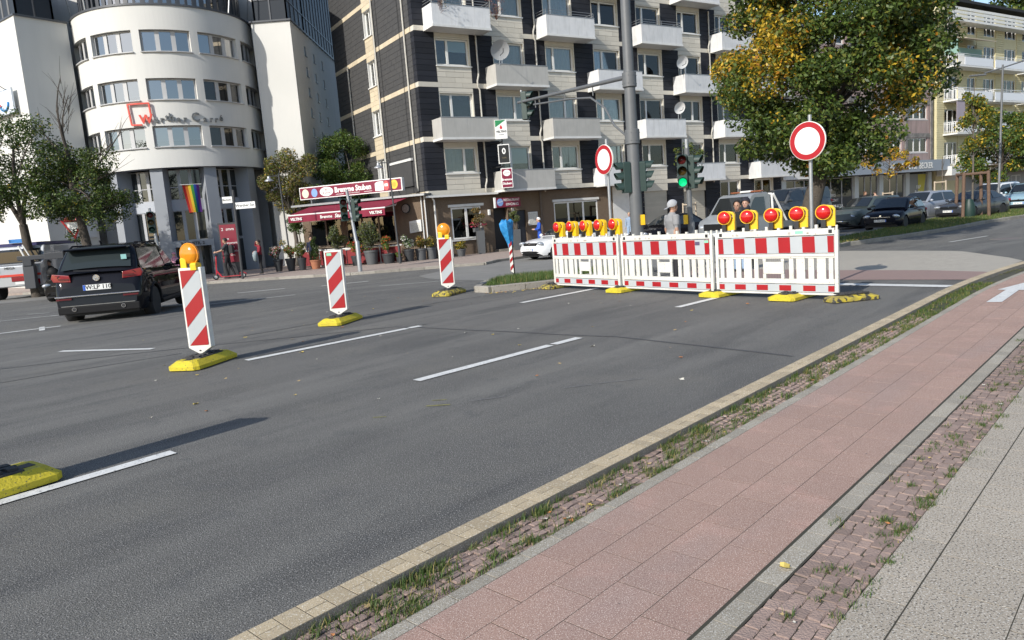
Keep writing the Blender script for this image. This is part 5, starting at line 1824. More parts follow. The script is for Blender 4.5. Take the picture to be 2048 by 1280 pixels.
def car(label, x, y, az, L, Wd, H, pm, deck, gh, wheels, cat='car', name='parked_car', z=None, wr=.32, clr=.20, glassm=None, plate=None, cladding=False, suv=False, rear_detail=None, front=True, group=None, split=None, tails=True, grille_h=.30, roof_rails=False, lights=(.66, .10, .26)):
    """x,y = centre on the ground; deck = lower body top line (xn,z) rear to front; gh = greenhouse (xa windscreen foot, xb roof front, xc roof rear, xd rear glass foot) in xn"""
    t = empty(name, (x, y, hz(x, y) + .004 if z is None else z), R(az), label, cat, group)
    gm = glassm or car_glass
    xr, xf = wheels[0] * L, wheels[1] * L
    Ra = wr * 1.13
    deck_ = [(a * L, b) for a, b in deck]
    def dz(xx): return interp(deck_, xx)
    def hw(xx):
        n = xx / L
        f = 1.0
        if n > .33: f = 1 - .20 * ((n - .33) / .17) ** 2.2
        if n < -.36: f = 1 - .13 * ((-n - .36) / .14) ** 2.2
        return Wd / 2 * f
    def arch(xx):
        z = 0
        for c in (xr, xf):
            d = abs(xx - c)
            if d < Ra: z = max(z, math.sqrt(Ra * Ra - d * d) + wr)
        return z
    xs = set([-L / 2 + L * i / 36 for i in range(37)] + [-L / 2 + .03, L / 2 - .03, L / 2 - .08, -L / 2 + .08])
    for c in (xr, xf):
        for k in range(13):
            xs.add(c + Ra * math.cos(math.pi * k / 12))
    xs = sorted(xs)
    q = B()
    rows = []
    for xx in xs:
        w, zt = hw(xx), dz(xx)
        e = min(xx + L / 2, L / 2 - xx)
        zb = clr + (max(0, .12 - e) / .12) * .10
        pin = 1 - .05 * max(0, .08 - e) / .08
        w *= pin
        a = arch(xx)
        h = zt - zb
        ps = [(w * .93, max(zb, a)), (w * .985, max(zb + .10, a + .004)), (w, max(zb + .40 * h, a + .012)), (w * .985, max(zb + .70 * h, a + .02)), (w * .955, max(zb + .9 * h, a + .025)), (w * .90, zt), (w * .5, zt + .035), (0, zt + .045)]
        def xe_(zz):
            er, ef = max(0, 1 - (xx + L / 2) / .30), max(0, 1 - (L / 2 - xx) / .30)
            return xx + er * interp([(.2, .07), (.42, .0), (.62, .015), (.72, .055), (1.1, .13)], zz) - ef * interp([(.2, .07), (.40, .0), (.58, .01), (.72, .05), (1.0, .12)], zz)
        rows.append([(xe_(zz), yy, zz) for yy, zz in ps] + [(xe_(zz), -yy, zz) for yy, zz in ps[-2::-1]])
    m = len(rows[0])
    vs = sum(rows, [])
    fs = []
    for i in range(len(rows) - 1):
        for k in range(m - 1):
            fs.append((i * m + k, i * m + k + 1, (i + 1) * m + k + 1, (i + 1) * m + k))
    fs.append(tuple(range(m)))
    fs.append(tuple(range((len(rows) - 1) * m, len(rows) * m))[::-1])
    q.add(vs, fs)
    body = q.build('body', pm, t, 32)
    B().box(-L / 2 + .12, L / 2 - .12, -Wd / 2 * .80, Wd / 2 * .80, clr - .03, .62).build('chassis', black_mat, t)
    # greenhouse shell
    xa, xb, xc, xd = [g * L for g in gh]
    wt = Wd / 2 * (.71 if not suv else .73)
    roof = [(xd, dz(xd) + .03), (xc, H - .035), ((xb + xc) / 2 + .05, H), (xb, H - .045), (xa, dz(xa) + .03)]
    def zr(xx): return interp(roof, xx)
    def side_y(xx, zz):
        zb_, zt_ = dz(xx), max(zr(xx), dz(xx) + .05)
        tt = max(0, min(1, (zz - zb_) / (H - .05 - zb_)))
        return hw(xx) * .905 + (wt - hw(xx) * .905) * tt
    q = B()
    rows = []
    for xx in sorted(set([xd, xd + (xc - xd) * .33, xd + (xc - xd) * .66, xc, (xb + xc) / 2 + .05, (xb * .6 + xc * .4), xb, xb + (xa - xb) * .33, xb + (xa - xb) * .66, xa])):
        zb_, zt_ = dz(xx) - .02, max(zr(xx), dz(xx) + .004)
        w0 = hw(xx) * .905
        ps = []
        for f in (0, .5, .90):
            zz = zb_ + (zt_ - .03 - zb_) * f if zt_ - zb_ > .06 else zb_ + f * .01
            ps.append((side_y(xx, zz), zz))
        yt = side_y(xx, zt_)
        ps += [(yt * .95, zt_ - .004), (yt * .6, zt_ + .02), (0, zt_ + .03)]
        rows.append([(xx, yy, zz) for yy, zz in ps] + [(xx, -yy, zz) for yy, zz in ps[-2::-1]])
    m = len(rows[0])
    fs = []
    for i in range(len(rows) - 1):
        for k in range(m - 1):
            fs.append((i * m + k, i * m + k + 1, (i + 1) * m + k + 1, (i + 1) * m + k))
    q.add(sum(rows, []), fs)
    q.build('roof', pm, t, 40)
    # glass
    def gq(nm, pts, off, mat=gm):
        B().add([(p[0] + off[0], p[1], p[2] + off[1]) for p in pts], [tuple(range(len(pts)))]).build(nm, mat, t)
    def slope_glass(nm, x0, x1, off):
        z0, z1 = zr(x0) , zr(x1)
        q = B()
        n = 6
        cols = []
        for i in range(n + 1):
            f = -1 + 2 * i / n
            y0 = hw(x0) * .80 * f; y1 = side_y(x1, z1) * .90 * f
            b = .028 * (1 - f * f)
            cols.append(((x0 + off[0], y0, z0 + off[1] + b + .012), (x1 + off[0], y1, z1 + off[1] + b)))
        for (a, b), (c, d) in zip(cols, cols[1:]):
            q.quad(a, c, d, b)
        q.build(nm, gm, t, 60)
    ln = math.hypot(xa - xb, H - dz(xa))
    nx, nz = (H - dz(xa)) / ln * .03, (xa - xb) / ln * .03
    slope_glass('windscreen', xa - (xa - xb) * .06, xb + (xa - xb) * .06, (nx, nz))
    ln = math.hypot(xc - xd, H - dz(xd))
    nx, nz = -(H - dz(xd)) / ln * .03, (xc - xd) / ln * .03
    slope_glass('rear_window', xd + (xc - xd) * .12, xc - (xc - xd) * .05, (nx, nz))
    zb0 = lambda xx: dz(xx) + .035
    ztop = lambda xx: zr(xx) - .085
    xm = split if split is not None else (xa + xd) / 2 - .05
    xm2 = xd + (xc - xd) * .75
    fa = xa - (xa - xb) * .30
    polys = [[(xm + .04, zb0(xm)), (fa, zb0(fa)), (xb + (xa - xb) * .16, ztop(xb + (xa - xb) * .16)), (xb - .05, ztop(xb - .05)), (xm + .04, ztop(xm))]]
    xq = xd + (xc - xd) * .42
    polys.append([(xm - .04, zb0(xm)), (xm - .04, ztop(xm)), (xc + .03, ztop(xc + .03)), (xd + (xc - xd) * .80, min(ztop(xc), zr(xd + (xc - xd) * .8) - .10)), (xq, max(zb0(xq) + .03, zr(xq) - .13)), (xq + .06, zb0(xq))])
    for s_ in (1, -1):
        for pl in polys:
            B().add([(a, s_ * (side_y(a, b) + .016), b) for a, b in pl], [tuple(range(len(pl)))]).build('side_window', gm, t)
        # wing mirror, handles, door seams
        mx = xa - (xa - xb) * .24
        mo = B().ball((mx, s_ * (hw(mx) * .93 + .13), dz(mx) + .09), .10, 10, (.75, 1.0, .75)).build('wing_mirror', pm, t, 60)
        B().box(mx - .03, mx + .03, min(s_ * hw(mx) * .88, s_ * (hw(mx) * .93 + .10)), max(s_ * hw(mx) * .88, s_ * (hw(mx) * .93 + .10)), dz(mx) + .02, dz(mx) + .06).build('mirror_foot', trim_blk, mo)
        for xh in (xm - .12, xd + (xm - xd) * .25):
            yy = s_ * hw(xh)
            B().box(xh - .09, xh + .09, min(yy, yy + s_ * .02) - .005, max(yy, yy + s_ * .02) - .005, .80 * dz(xh), .80 * dz(xh) + .03).build('door_handle', pm, t, bevel=.008)
        q = B()
        for xsm in (xa - .20, xm, xd + (xm - xd) * .12):
            zz0, zz1 = max(clr + .14, arch(xsm) + .02), dz(xsm)
            n = 5
            for i in range(n):
                za, zb_ = zz0 + (zz1 - zz0) * i / n, zz0 + (zz1 - zz0) * (i + 1) / n
                def yat(zv):
                    f = (zv - clr) / (dz(xsm) - clr)
                    return hw(xsm) * interp([(0, .955), (.2, .985), (.4, 1.0), (.7, .985), (.9, .955), (1, .905)], f) + .003
                q.add([(xsm - .006, s_ * yat(za), za), (xsm + .006, s_ * yat(za), za), (xsm + .006, s_ * yat(zb_), zb_), (xsm - .006, s_ * yat(zb_), zb_)], [(0, 1, 2, 3)])
        q.build('door_seam', seam_m, t)
        if cladding:
            q = B()
            for c in (xr, xf):
                q.tube([(c + (Ra + .015) * math.cos(math.pi * k / 14), s_ * (hw(c) * .985), wr + (Ra + .015) * math.sin(math.pi * k / 14)) for k in range(15)], .035, 6)
            q.tube([(xr + Ra, s_ * hw(0) * .985, clr + .06), (xf - Ra, s_ * hw(0) * .985, clr + .06)], .06, 6)
            q.build('arch_cladding', trim_blk, t, 50)
    for c in (xr, xf):
        for s_ in (1, -1):
            wheel(t, c, s_ * (Wd / 2 - .125), wr, .215, s_)
    # front
    if front:
        xe = L / 2
        lz, lx, ly = lights
        for s_ in (1, -1):
            yy = s_ * hw(xe - .12) * .84
            o = B().ball((0, 0, 0), 1, 12, (.16, .17, .085)).build('headlight', lamp_clear, t, 60, (xe - .13, yy, lz))
            o.rotation_euler = (0, R(-12), s_ * R(-38))
            o2 = B().ball((0, 0, 0), 1, 8, (.05, .09, .035)).build('fog_lamp', trim_blk, t, 60, (xe - .035, s_ * hw(xe) * .78, .36))
        g = B().box(xe - .12, xe - .012, -hw(xe) * .62, hw(xe) * .62, lz - .09, lz + .03).build('grille', trim_blk, t, bevel=.01)
        B().box(xe - .013, xe - .006, -hw(xe) * .60, hw(xe) * .60, lz - .035, lz - .02).build('grille_bar', chrome, g)
        B().lathe([(.055, xe - .012), (.055, xe + .002), (0, xe + .004)], 16, (0, 0, lz + .01), 'x').build('badge', chrome, t)
        B().box(xe - .05, xe + .010, -hw(xe) * .70, hw(xe) * .70, .27, .40).build('air_intake', trim_blk, t, bevel=.01)
        p = B().box(xe + .012, xe + .02, -.26, .26, .42, .53).build('number_plate', plate_w, t)
        B().box(xe + .0201, xe + .022, .215, .258, .422, .528).build('plate_band', plate_b, p)
        if plate:
            text('plate_text', plate, sign_black, p, (xe + .0205, -.02, .475), .095, rot=(math.pi / 2, 0, math.pi / 2), ext=.001)
    if tails:
        for s_ in (1, -1):
            o = B().ball((0, 0, 0), 1, 10, (.06, .20, .09)).build('tail_light', tail_red, t, 60, (-L / 2 + .05, s_ * hw(-L / 2 + .05) * .80, dz(-L / 2 + .1) - .08))
            o.rotation_euler = (0, 0, s_ * R(24))
    if roof_rails:
        for s_ in (1, -1):
            B().tube([(xc + .1, s_ * wt * .94, H - .04), (xc + .25, s_ * wt * .94, H + .012), (xb - .2, s_ * wt * .94, H + .0), (xb, s_ * wt * .94, H - .06)], .02, 6).build('roof_rail', trim_blk if roof_rails != 'c' else chrome, t)
    return t, dz, hw

DECK_HATCH = [(-.5, .78), (-.47, .93), (-.30, .96), (.18, .93), (.36, .86), (.46, .74), (.5, .60)]
DECK_SEDAN = [(-.5, .74), (-.485, .88), (-.46, .96), (-.30, .99), (.0, .95), (.17, .92), (.38, .82), (.47, .70), (.5, .58)]
DECK_SUV = [(-.5, .82), (-.475, 1.02), (-.30, 1.06), (.20, 1.02), (.36, .97), (.45, .86), (.5, .66)]
GH_HATCH = (.22, .02, -.34, -.485)
GH_SEDAN = (.20, .01, -.22, -.38)
GH_SUV = (.22, .06, -.38, -.492)

# ---- the black SUV turning away from the viewer
blk = paint('paint_black', (.010, .010, .013), .1, .25)
TGX, TGY = -9.09, 17.5
sv, sdz, shw = car('black SUV seen from behind with red tail lights and plate W LP 110', TGX, TGY, 100.8, 4.49, 1.84, 1.66, blk,
    [(-.5, .80), (-.488, 1.0), (-.47, 1.06), (-.30, 1.08), (.20, 1.02), (.36, .98), (.45, .88), (.5, .66)], (.21, .05, -.37, -.474), (-.306, .292), name='driving_car', wr=.345, clr=.24, glassm=M('tinted_glass', (.030, .038, .040), .05, spec=.3),
    cladding=True, suv=True, tails=False, z=hz(TGX, TGY) - .0, roof_rails=True, split=-.05)
sv.rotation_euler = (R(-1.0) * 0, 0, R(100.8))
XR = -4.49 / 2
for s_ in (1, -1):
    # wrap-round tail light: outer piece on the wing, inner piece on the tailgate
    q = B()
    q.prism([(.50, .93), (.86, .95), (.90, 1.03), (.87, 1.12), (.52, 1.07)], -.03, .05, 'x')
    q.v = [(x + XR + .115 + .16 * max(0, abs(y) - .62) ** 1.2 * 2.2, y * s_, z) for x, y, z in q.v]
    if s_ < 0: q.f = [f[::-1] for f in q.f]
    tl_ = q.build('tail_light', tail_red, sv, bevel=.01)
    B().add([(XR + .082, s_ * .53, .97), (XR + .10, s_ * .74, .985), (XR + .10, s_ * .74, 1.02), (XR + .082, s_ * .53, 1.01)], [(0, 1, 2, 3)]).build('tail_lens', tail_dark, tl_)
    B().tube([(XR + .01, s_ * .48, .36), (XR - .02, s_ * .48, .36)], .045, 14).build('exhaust_pipe', chrome, sv, 40)
    B().tube([(XR - .0205, s_ * .48, .36), (XR - .022, s_ * .48, .36)], .035, 14).build('exhaust_bore', black_mat, sv)
    B().box(XR - .012, XR, min(s_ * .50, s_ * .80), max(s_ * .50, s_ * .80), .565, .60).build('reflector', tail_dark, sv)
B().box(XR - .014, XR + .02, -.82, .82, .618, .645).build('chrome_strip', chrome, sv, bevel=.006)
B().box(XR - .006, XR + .05, -.80, .80, .26, .42).build('diffuser', trim_blk, sv, bevel=.02)
B().box(XR - .012, XR + .02, -.72, .72, .425, .44).build('chrome_strip', M('dull_chrome', (.35, .35, .36), .3, metal=1), sv)
p = B().box(XR + .038, XR + .050, -.27, .27, .735, .85).build('number_plate', plate_w, sv)
B().box(XR + .0360, XR + .0375, .222, .268, .737, .848).build('plate_band', plate_b, p)
text('plate_text', 'W:LP 110', sign_black, p, (XR + .0370, -.03, .793), .125, rot=(math.pi / 2, 0, -math.pi / 2), ext=.001, bold=.002)
bg = B().lathe([(.066, XR + .088), (.066, XR + .074), (.055, XR + .074), (.055, XR + .084), (0, XR + .084)], 24, (0, 0, .985), 'x').build('badge', chrome, sv, 40)
q = B()
for pts in ([(-.028, .05), (0, .008), (.028, .05)], [(-.05, .012), (-.022, -.045), (0, -.004), (.022, -.045), (.05, .012)]):
    q.tube([(XR + .076, a, .985 + b) for a, b in pts], .0065, 5)
q.build('emblem', chrome, bg)
sp = B().prism([(.42, 1.575), (.16, 1.605), (.12, 1.585), (.20, 1.555)], -.62, .62, 'y')
sp.v = [(x + XR + .10, y, z + .01) for x, y, z in sp.v]
sp.build('spoiler', blk, sv, bevel=.01)
B().tube([(XR + .10, -.05, 1.13), (XR + .09, .30, 1.15), (XR + .10, .42, 1.16)], .012, 6).build('rear_wiper', black_mat, sv)
B().box(XR + .235, XR + .245, -.60, -.49, 1.33, 1.43).build('window_sticker', M('sticker_teal', (.25, .50, .48), .5), sv)
B().tube([(-1.55, 0, 1.66), (-1.62, 0, 1.76)], .02, 6).build('antenna', black_mat, sv)

# ---- dark small car behind it, coming the other way with the driver's arm out
cb_, _, _ = car('dark small car half hidden behind the black SUV', -17.9, 30.6, 281, 4.0, 1.72, 1.45, paint('paint_dark_brown', (.022, .02, .018)), DECK_HATCH, GH_HATCH, (-.30, .31), name='driving_car')

# ---- cars on the far carriageway
def heading_pos(fx, fy, az, L):
    return fx - math.cos(R(az)) * L / 2, fy - math.sin(R(az)) * L / 2
FX, FY = 1.0, 31.9
px_, py_ = heading_pos(FX, FY, 214, 4.36)
car('white hatchback with black grille waiting behind the leftmost barrier', px_, py_, 214, 4.36, 1.82, 1.47, M('paint_white', (.78, .79, .80), .3, coat=1.0), DECK_HATCH, GH_HATCH, (-.30, .31), name='waiting_car', plate='W FA 209', lights=(.72, .1, .26))
px_, py_ = heading_pos(6.2, 35.2, 208, 4.4)
car('black car behind the big mast and the man in the cap', px_, py_, 208, 4.4, 1.8, 1.50, blk, DECK_SEDAN, GH_SEDAN, (-.30, .31), name='waiting_car')
px_, py_ = heading_pos(17.3, 33.6, 224, 4.05)
car('black hatchback with chrome badge nearest the grass median', px_, py_, 224, 4.05, 1.75, 1.46, paint('paint_black_blue', (.008, .009, .016), .1, .25), DECK_HATCH, GH_HATCH, (-.30, .31), name='waiting_car', plate='W MB 6361')
px_, py_ = heading_pos(17.2, 37.6, 208, 4.5)
car('grey green car between the tow truck and the black hatchback', px_, py_, 208, 4.5, 1.84, 1.58, paint('paint_grey_green', (.10, .125, .12), .5), DECK_SUV, GH_SUV, (-.30, .31), name='waiting_car', suv=True)
px_, py_ = heading_pos(22.0, 40.6, 208, 4.3)
car('silver hatchback with open driver window behind the black hatchback', px_, py_, 208, 4.3, 1.78, 1.60, paint('paint_silver', (.42, .45, .50), .6), DECK_SUV, GH_SUV, (-.30, .31), name='waiting_car', suv=True)
px_, py_ = heading_pos(23.6, 38.8, 209, 4.6)
car('dark grey saloon behind the tree guard of wooden posts', px_, py_, 209, 4.6, 1.78, 1.45, paint('paint_anthracite', (.05, .055, .065), .4), DECK_SEDAN, GH_SEDAN, (-.30, .31), name='waiting_car', plate='W KH 118', lights=(.68, .1, .26))
px_, py_ = heading_pos(28.6, 44.8, 207, 4.6)
car('white estate SUV behind the dark grey saloon', px_, py_, 207, 4.6, 1.85, 1.75, M('paint_white', (.78, .79, .80), .3, coat=1.0), DECK_SUV, GH_SUV, (-.30, .31), name='waiting_car', suv=True, roof_rails='c')
px_, py_ = heading_pos(30.6, 43.4, 222, 4.4)
car('pale blue car at the right picture edge', px_, py_, 222, 4.4, 1.85, 1.60, paint('paint_pale_blue', (.30, .45, .52), .4), DECK_SUV, GH_SUV, (-.30, .31), name='waiting_car', suv=True, plate='W AS 27')

# ---- silver flatbed tow truck
TX, TY, TA = 9.0, 31.6, 211
TL = 8.6
px_, py_ = heading_pos(TX, TY, TA, TL)
tt = empty('tow_truck', (px_, py_, hz(px_, py_)), R(TA), 'silver flatbed tow truck with amber roof bar behind the barriers', 'tow truck')
sil = paint('paint_truck_silver', (.36, .38, .40), .5)
xf = TL / 2
prof = [(xf - 2.6, .45), (xf - .10, .45), (xf + .0, .62), (xf - .02, .95), (xf - .14, 1.10), (xf - .82, 1.32), (xf - 1.42, 2.10), (xf - 1.62, 2.18), (xf - 2.45, 2.20), (xf - 2.6, 2.10)]
q = B()
n = len(prof)
ys = (-1.0, -.94, .94, 1.0)
def taper(p, yy):
    k = 1 - .10 * max(0, (p[1] - 1.2)) - .12 * max(0, (p[0] - (xf - .6)) / .6) ** 2
    return (p[0], yy * k, p[1])
rows = [[taper((p[0] - (.05 if abs(yy) > .97 and p[0] > xf - .5 else 0), p[1] - (.04 if abs(yy) > .97 and p[1] > 2 else 0)), yy) for p in prof] for yy in ys]
q.add(sum(rows, []), [(i * n + k, i * n + (k + 1) % n, (i + 1) * n + (k + 1) % n, (i + 1) * n + k) for i in range(3) for k in range(n)] + [tuple(range(n))[::-1], tuple(range(3 * n, 4 * n))])
q.build('cab', sil, tt, 40)
q = B()
def cg(x, yy, z): 
    k = 1 - .10 * max(0, (z - 1.2))
    return (x, yy * k, z)
q.add([(xf - .86 + .03, -.86, 1.36), (xf - .86 + .03, .86, 1.36), (xf - 1.40 + .04, .80, 2.05), (xf - 1.40 + .04, -.80, 2.05)], [(0, 1, 2, 3)])
q.build('windscreen', car_glass, tt)
for s_ in (1, -1):
    B().add([cg(xf - 1.12, s_ * 1.012, 1.30), cg(xf - 2.2, s_ * 1.012, 1.24), cg(xf - 2.2, s_ * 1.012, 2.0), cg(xf - 1.62, s_ * 1.012, 2.0), cg(xf - 1.45, s_ * 1.012, 1.82)], [(0, 1, 2, 3, 4)]).build('side_window', car_glass, tt)
    B().box(xf - 1.02, xf - .92, s_ * 1.10 - .05, s_ * 1.10 + .05, 1.3, 1.62).build('wing_mirror', trim_blk, tt, bevel=.02)
    B().ball((xf - .10, s_ * .72, .84), 1, 12, (.14, .19, .12)).build('headlight', lamp_clear, tt, 60)
    for xx in (xf - .95, -xf + 1.9):
        wheel(tt, xx, s_ * .86, .36, .25, s_)
B().box(xf - .06, xf + .03, -.52, .52, .70, .98).build('grille', trim_blk, tt, bevel=.02)
B().box(xf - .10, xf + .04, -.96, .96, .42, .60).build('bumper', M('bumper_silver', (.40, .42, .44), .5), tt, bevel=.03)
p = B().box(xf + .041, xf + .05, -.26, .26, .46, .57).build('number_plate', plate_w, tt)
B().box(xf - 2.3, xf - 2.1, -.85, .85, 2.22, 2.29).build('light_bar', M('amber_bar', (.26, .09, .04), .4), tt, bevel=.03)
B().box(xf - 2.29, xf - 2.09, -.3, .3, 2.225, 2.31).build('light_bar_centre', sign_white, tt, bevel=.03)
q = B()
for s_ in (1, -1):
    q.tube([(xf - 2.75, s_ * .98, .6), (xf - 2.72, s_ * .92, 2.1)], .05, 6)
    q.tube([(xf - 2.75, s_ * .98, 2.1), (xf - 3.7, s_ * .98, .75)], .05, 6)
q.tube([(xf - 2.72, -.92, 2.1), (xf - 2.72, .92, 2.1)], .05, 6)
q.build('headboard_rail', sign_white, tt)
B().prism([(xf - 2.8, .56), (xf - 2.8, .70), (-xf + .5, .78), (-xf - .2, .66), (-xf + .3, .56)], -1.02, 1.02, 'y').build('flatbed', M('bed_grey', (.12, .13, .13), .5), tt)
for s_ in (1, -1):
    B().box(-xf + .4, xf - 2.8, s_ * 1.03 - .02, s_ * 1.03 + .02, .60, .88).build('bed_side', M('bed_side_grey', (.16, .17, .17), .45), tt)
B().box(-xf + .6, xf - .4, -.42, .42, .35, .55).build('chassis', black_mat, tt)
q = B()
q.tube([(-xf + .2, 0, .45), (-xf - .9, 0, .22)], .06, 6); q.tube([(-xf - .9, -.7, .2), (-xf - .9, .7, .2)], .05, 6); q.tube([(-xf - .9, -.65, .2), (-xf - 1.25, -.65, .2)], .04, 6); q.tube([(-xf - .9, .65, .2), (-xf - 1.25, .65, .2)], .04, 6)
q.build('wheel_lift', trim_blk, tt)
# grey van standing on the flatbed
d_ = Vector((math.cos(R(TA)), math.sin(R(TA)), 0))
vx, vy = px_ - d_.x * .85, py_ - d_.y * .85
car('grey delivery van carried on the flatbed of the tow truck', vx, vy, TA, 4.2, 1.75, 1.56, paint('paint_van_grey', (.115, .12, .125), .3), [(-.5, .80), (-.49, .95), (.20, .95), (.36, .90), (.46, .80), (.5, .60)], (.32, .17, -.47, -.498), (-.30, .32), cat='van', name='delivery_van', z=hz(vx, vy) + .72, suv=True, wr=.29, clr=.18, split=.02)

# ---- red and silver recovery truck at the left edge
RX, RY = -22.45, 34.9
rt_ = empty('recovery_truck', (RX, RY, hz(RX, RY)), R(100), 'silver and red recovery truck with folded dark lifting arm at the left edge', 'tow truck')
rs_ = paint('paint_recovery_silver', (.40, .42, .45), .5)
q = B()
q.prism([(-2.4, .55), (3.0, .55), (3.0, 2.3), (-1.6, 2.35), (-2.0, 1.55), (-2.4, 1.5)], -1.15, 1.15, 'y')
q.build('body', rs_, rt_, bevel=.05)
B().box(-2.02, -1.75, -1.02, 1.02, 1.62, 2.12).build('rear_window', car_glass, rt_)
rw = B().add([(-2.03, -1.0, 1.62), (-2.03, 1.0, 1.62), (-1.70, .98, 2.22), (-1.70, -.98, 2.22)], [(0, 1, 2, 3)]).build('window_band', car_glass, rt_)
B().box(-2.46, -2.40, -1.14, 1.14, 1.02, 1.12).build('red_stripe', M('stripe_signal_red', (.62, .05, .03), .4), rt_)
B().box(-2.47, -2.41, -1.14, 1.14, .60, 1.0).build('tail_board', M('tailboard_pale', (.42, .43, .43), .5), rt_)
p = B().box(-2.49, -2.475, -.60, -.08, .66, .78).build('number_plate', plate_w, rt_)
B().box(-2.49, -2.475, -.55, .05, .80, 1.0).build('warning_panel', tail_red, rt_)
for s_ in (1, -1):
    B().box(-2.50, -2.475, s_ * 1.0 - .10, s_ * 1.0 + .10, .62, .86).build('tail_light', tail_red, rt_)
    wheel(rt_, -1.7, s_ * .95, .44, .30, s_)
    wheel(rt_, 2.2, s_ * .95, .44, .30, s_)
    B().ball((-2.42, s_ * .7, 1.32), .17, 12, (.4, 1, 1.1)).build('work_lamp', trim_blk, rt_, 60)
text('lettering', 'MEGA', sign_black, rt_, (-2.42, .1, 1.40), .16, rot=(math.pi / 2, 0, -math.pi / 2))
B().box(-1.4, 2.4, -1.1, 1.1, 2.36, 2.50).build('roof_board', M('board_navy', (.03, .03, .12), .5), rt_)
B().box(-1.5, -1.1, -.3, .35, 2.51, 2.68).build('beacon_bar', M('beacon_bar_blue', (.05, .25, .65), .3), rt_)
q = B()
q.prism([(-3.0, .45), (-2.7, .45), (-2.6, 1.45), (-2.9, 1.50)], -1.10, -.65, 'y')
q.box(-2.95, -2.6, -1.05, -.70, 1.45, 1.75)
q.box(-2.95, -2.65, -2.2, -.5, 1.70, 1.90); q.box(-2.98, -2.62, -2.4, -1.6, 1.66, 1.96)
q.box(-2.7, -2.4, -1.05, -.7, .5, .7)
q.build('lifting_arm', M('arm_black', (.035, .038, .045), .5), rt_, bevel=.02)
q = B()
q.tube([(-2.5, -.45, 2.35), (-2.5, -.7, 1.65)], .04, 6); q.tube([(-2.5, -.62, 2.40), (-2.5, -.95, 1.6)], .03, 6)
q.build('rail', sign_white, rt_)
B().ball((-2.7, -1.75, 1.05), .26, 10, (.6, 1, 1)).build('winch_drum', trim_blk, rt_, 60)
# ================================================================ TREES, PLANTS, PEOPLE
bark = M('bark_dark', (.060, .048, .038), .95, (.10, .085, .07), (9, .6), bump=(26, 1.0, .04))
bark_l = M('bark_grey', (.16, .14, .115), .95, (.10, .085, .07), (12, .6), bump=(30, .8, .02))
lf_d = M('leaf_dark_green', (.034, .062, .013), .5, trans=.25)
lf_m = M('leaf_green', (.088, .138, .024), .5, trans=.30)
lf_o = M('leaf_olive', (.15, .165, .028), .5, trans=.30)
lf_y = M('leaf_yellow', (.56, .38, .03), .5, trans=.35)
lf_a = M('leaf_amber', (.42, .19, .02), .55, trans=.35)
lf_b = M('leaf_brownish', (.16, .125, .05), .6, trans=.25)
lf_g = M('leaf_grey_green', (.10, .115, .07), .6, trans=.2)
lf_f = M('leaf_fresh_green', (.085, .15, .03), .5, trans=.3)

def leaf_pts(centers, radii, n, size, flat=.35, droop=.0):
    """n leaf quads per clump as an array of corners"""
    out = []
    for (c, r) in zip(centers, radii):
        d = RNG.normal(size=(n, 3))
        d /= np.linalg.norm(d, axis=1)[:, None] + 1e-9
        rr = r * RNG.uniform(.25, 1.0, (n, 1)) ** .55
        p = np.array(c) + d * rr * np.array([1, 1, .8])
        nrm = RNG.normal(size=(n, 3)) + np.array([0, 0, flat * 2]) + d * .5
        nrm /= np.linalg.norm(nrm, axis=1)[:, None]
        t = np.cross(nrm, RNG.normal(size=(n, 3)))
        t /= np.linalg.norm(t, axis=1)[:, None] + 1e-9
        b = np.cross(nrm, t)
        s = size * RNG.uniform(.6, 1.25, (n, 1))
        q = np.stack([p - t * s, p + b * s * .55 - t * s * .1, p + t * s, p - b * s * .55 - t * s * .1], 1)
        q[:, 2, 2] -= droop * s[:, 0]
        out.append(q)
    return np.concatenate(out).reshape(-1, 3)

def crown(parent, centers, radii, n, size, mats, probs, bias=None, name='crown', flat=.35):
    co = leaf_pts(centers, radii, n, size, flat)
    k = len(centers)
    idx = []
    for i in range(k):
        pr = np.array(probs if bias is None else bias(centers[i], i), float)
        pr /= pr.sum()
        idx.append(RNG.choice(len(mats), n, p=pr))
    return fast_mesh(name, co, 4, mats, np.concatenate(idx), parent)

def ell_clumps(n, c, rad, rmin, rmax, inner=.35, zmin=None):
    cs, rs = [], []
    while len(cs) < n:
        d = RNG.normal(size=3)
        d /= np.linalg.norm(d)
        f = RNG.uniform(inner, 1.0) ** .6
        r = RNG.uniform(rmin, rmax)
        p = np.array(c) + d * np.array(rad) * f
        if zmin is not None and p[2] < zmin(p): continue
        cs.append(tuple(p)); rs.append(r)
    return cs, rs

def limb_tubes(q, start, ends, r0, r1, bend=.25, seg=4, n=6):
    for e in ends:
        a, b = Vector(start), Vector(e)
        mid = Vector((random.uniform(-1, 1), random.uniform(-1, 1), random.uniform(.2, 1))) * (b - a).length * bend * .4
        pts = []
        for i in range(seg + 1):
            t = i / seg
            pts.append(a.lerp(b, t) + mid * math.sin(math.pi * t))
        q.tube(pts, [r0 + (r1 - r0) * (i / seg) for i in range(seg + 1)], n)

def tree_base(name, label, x, y, dz=.1, group=None, cat='tree'):
    return empty(name, (x, y, hz(x, y) + dz), 0, label, cat, group)

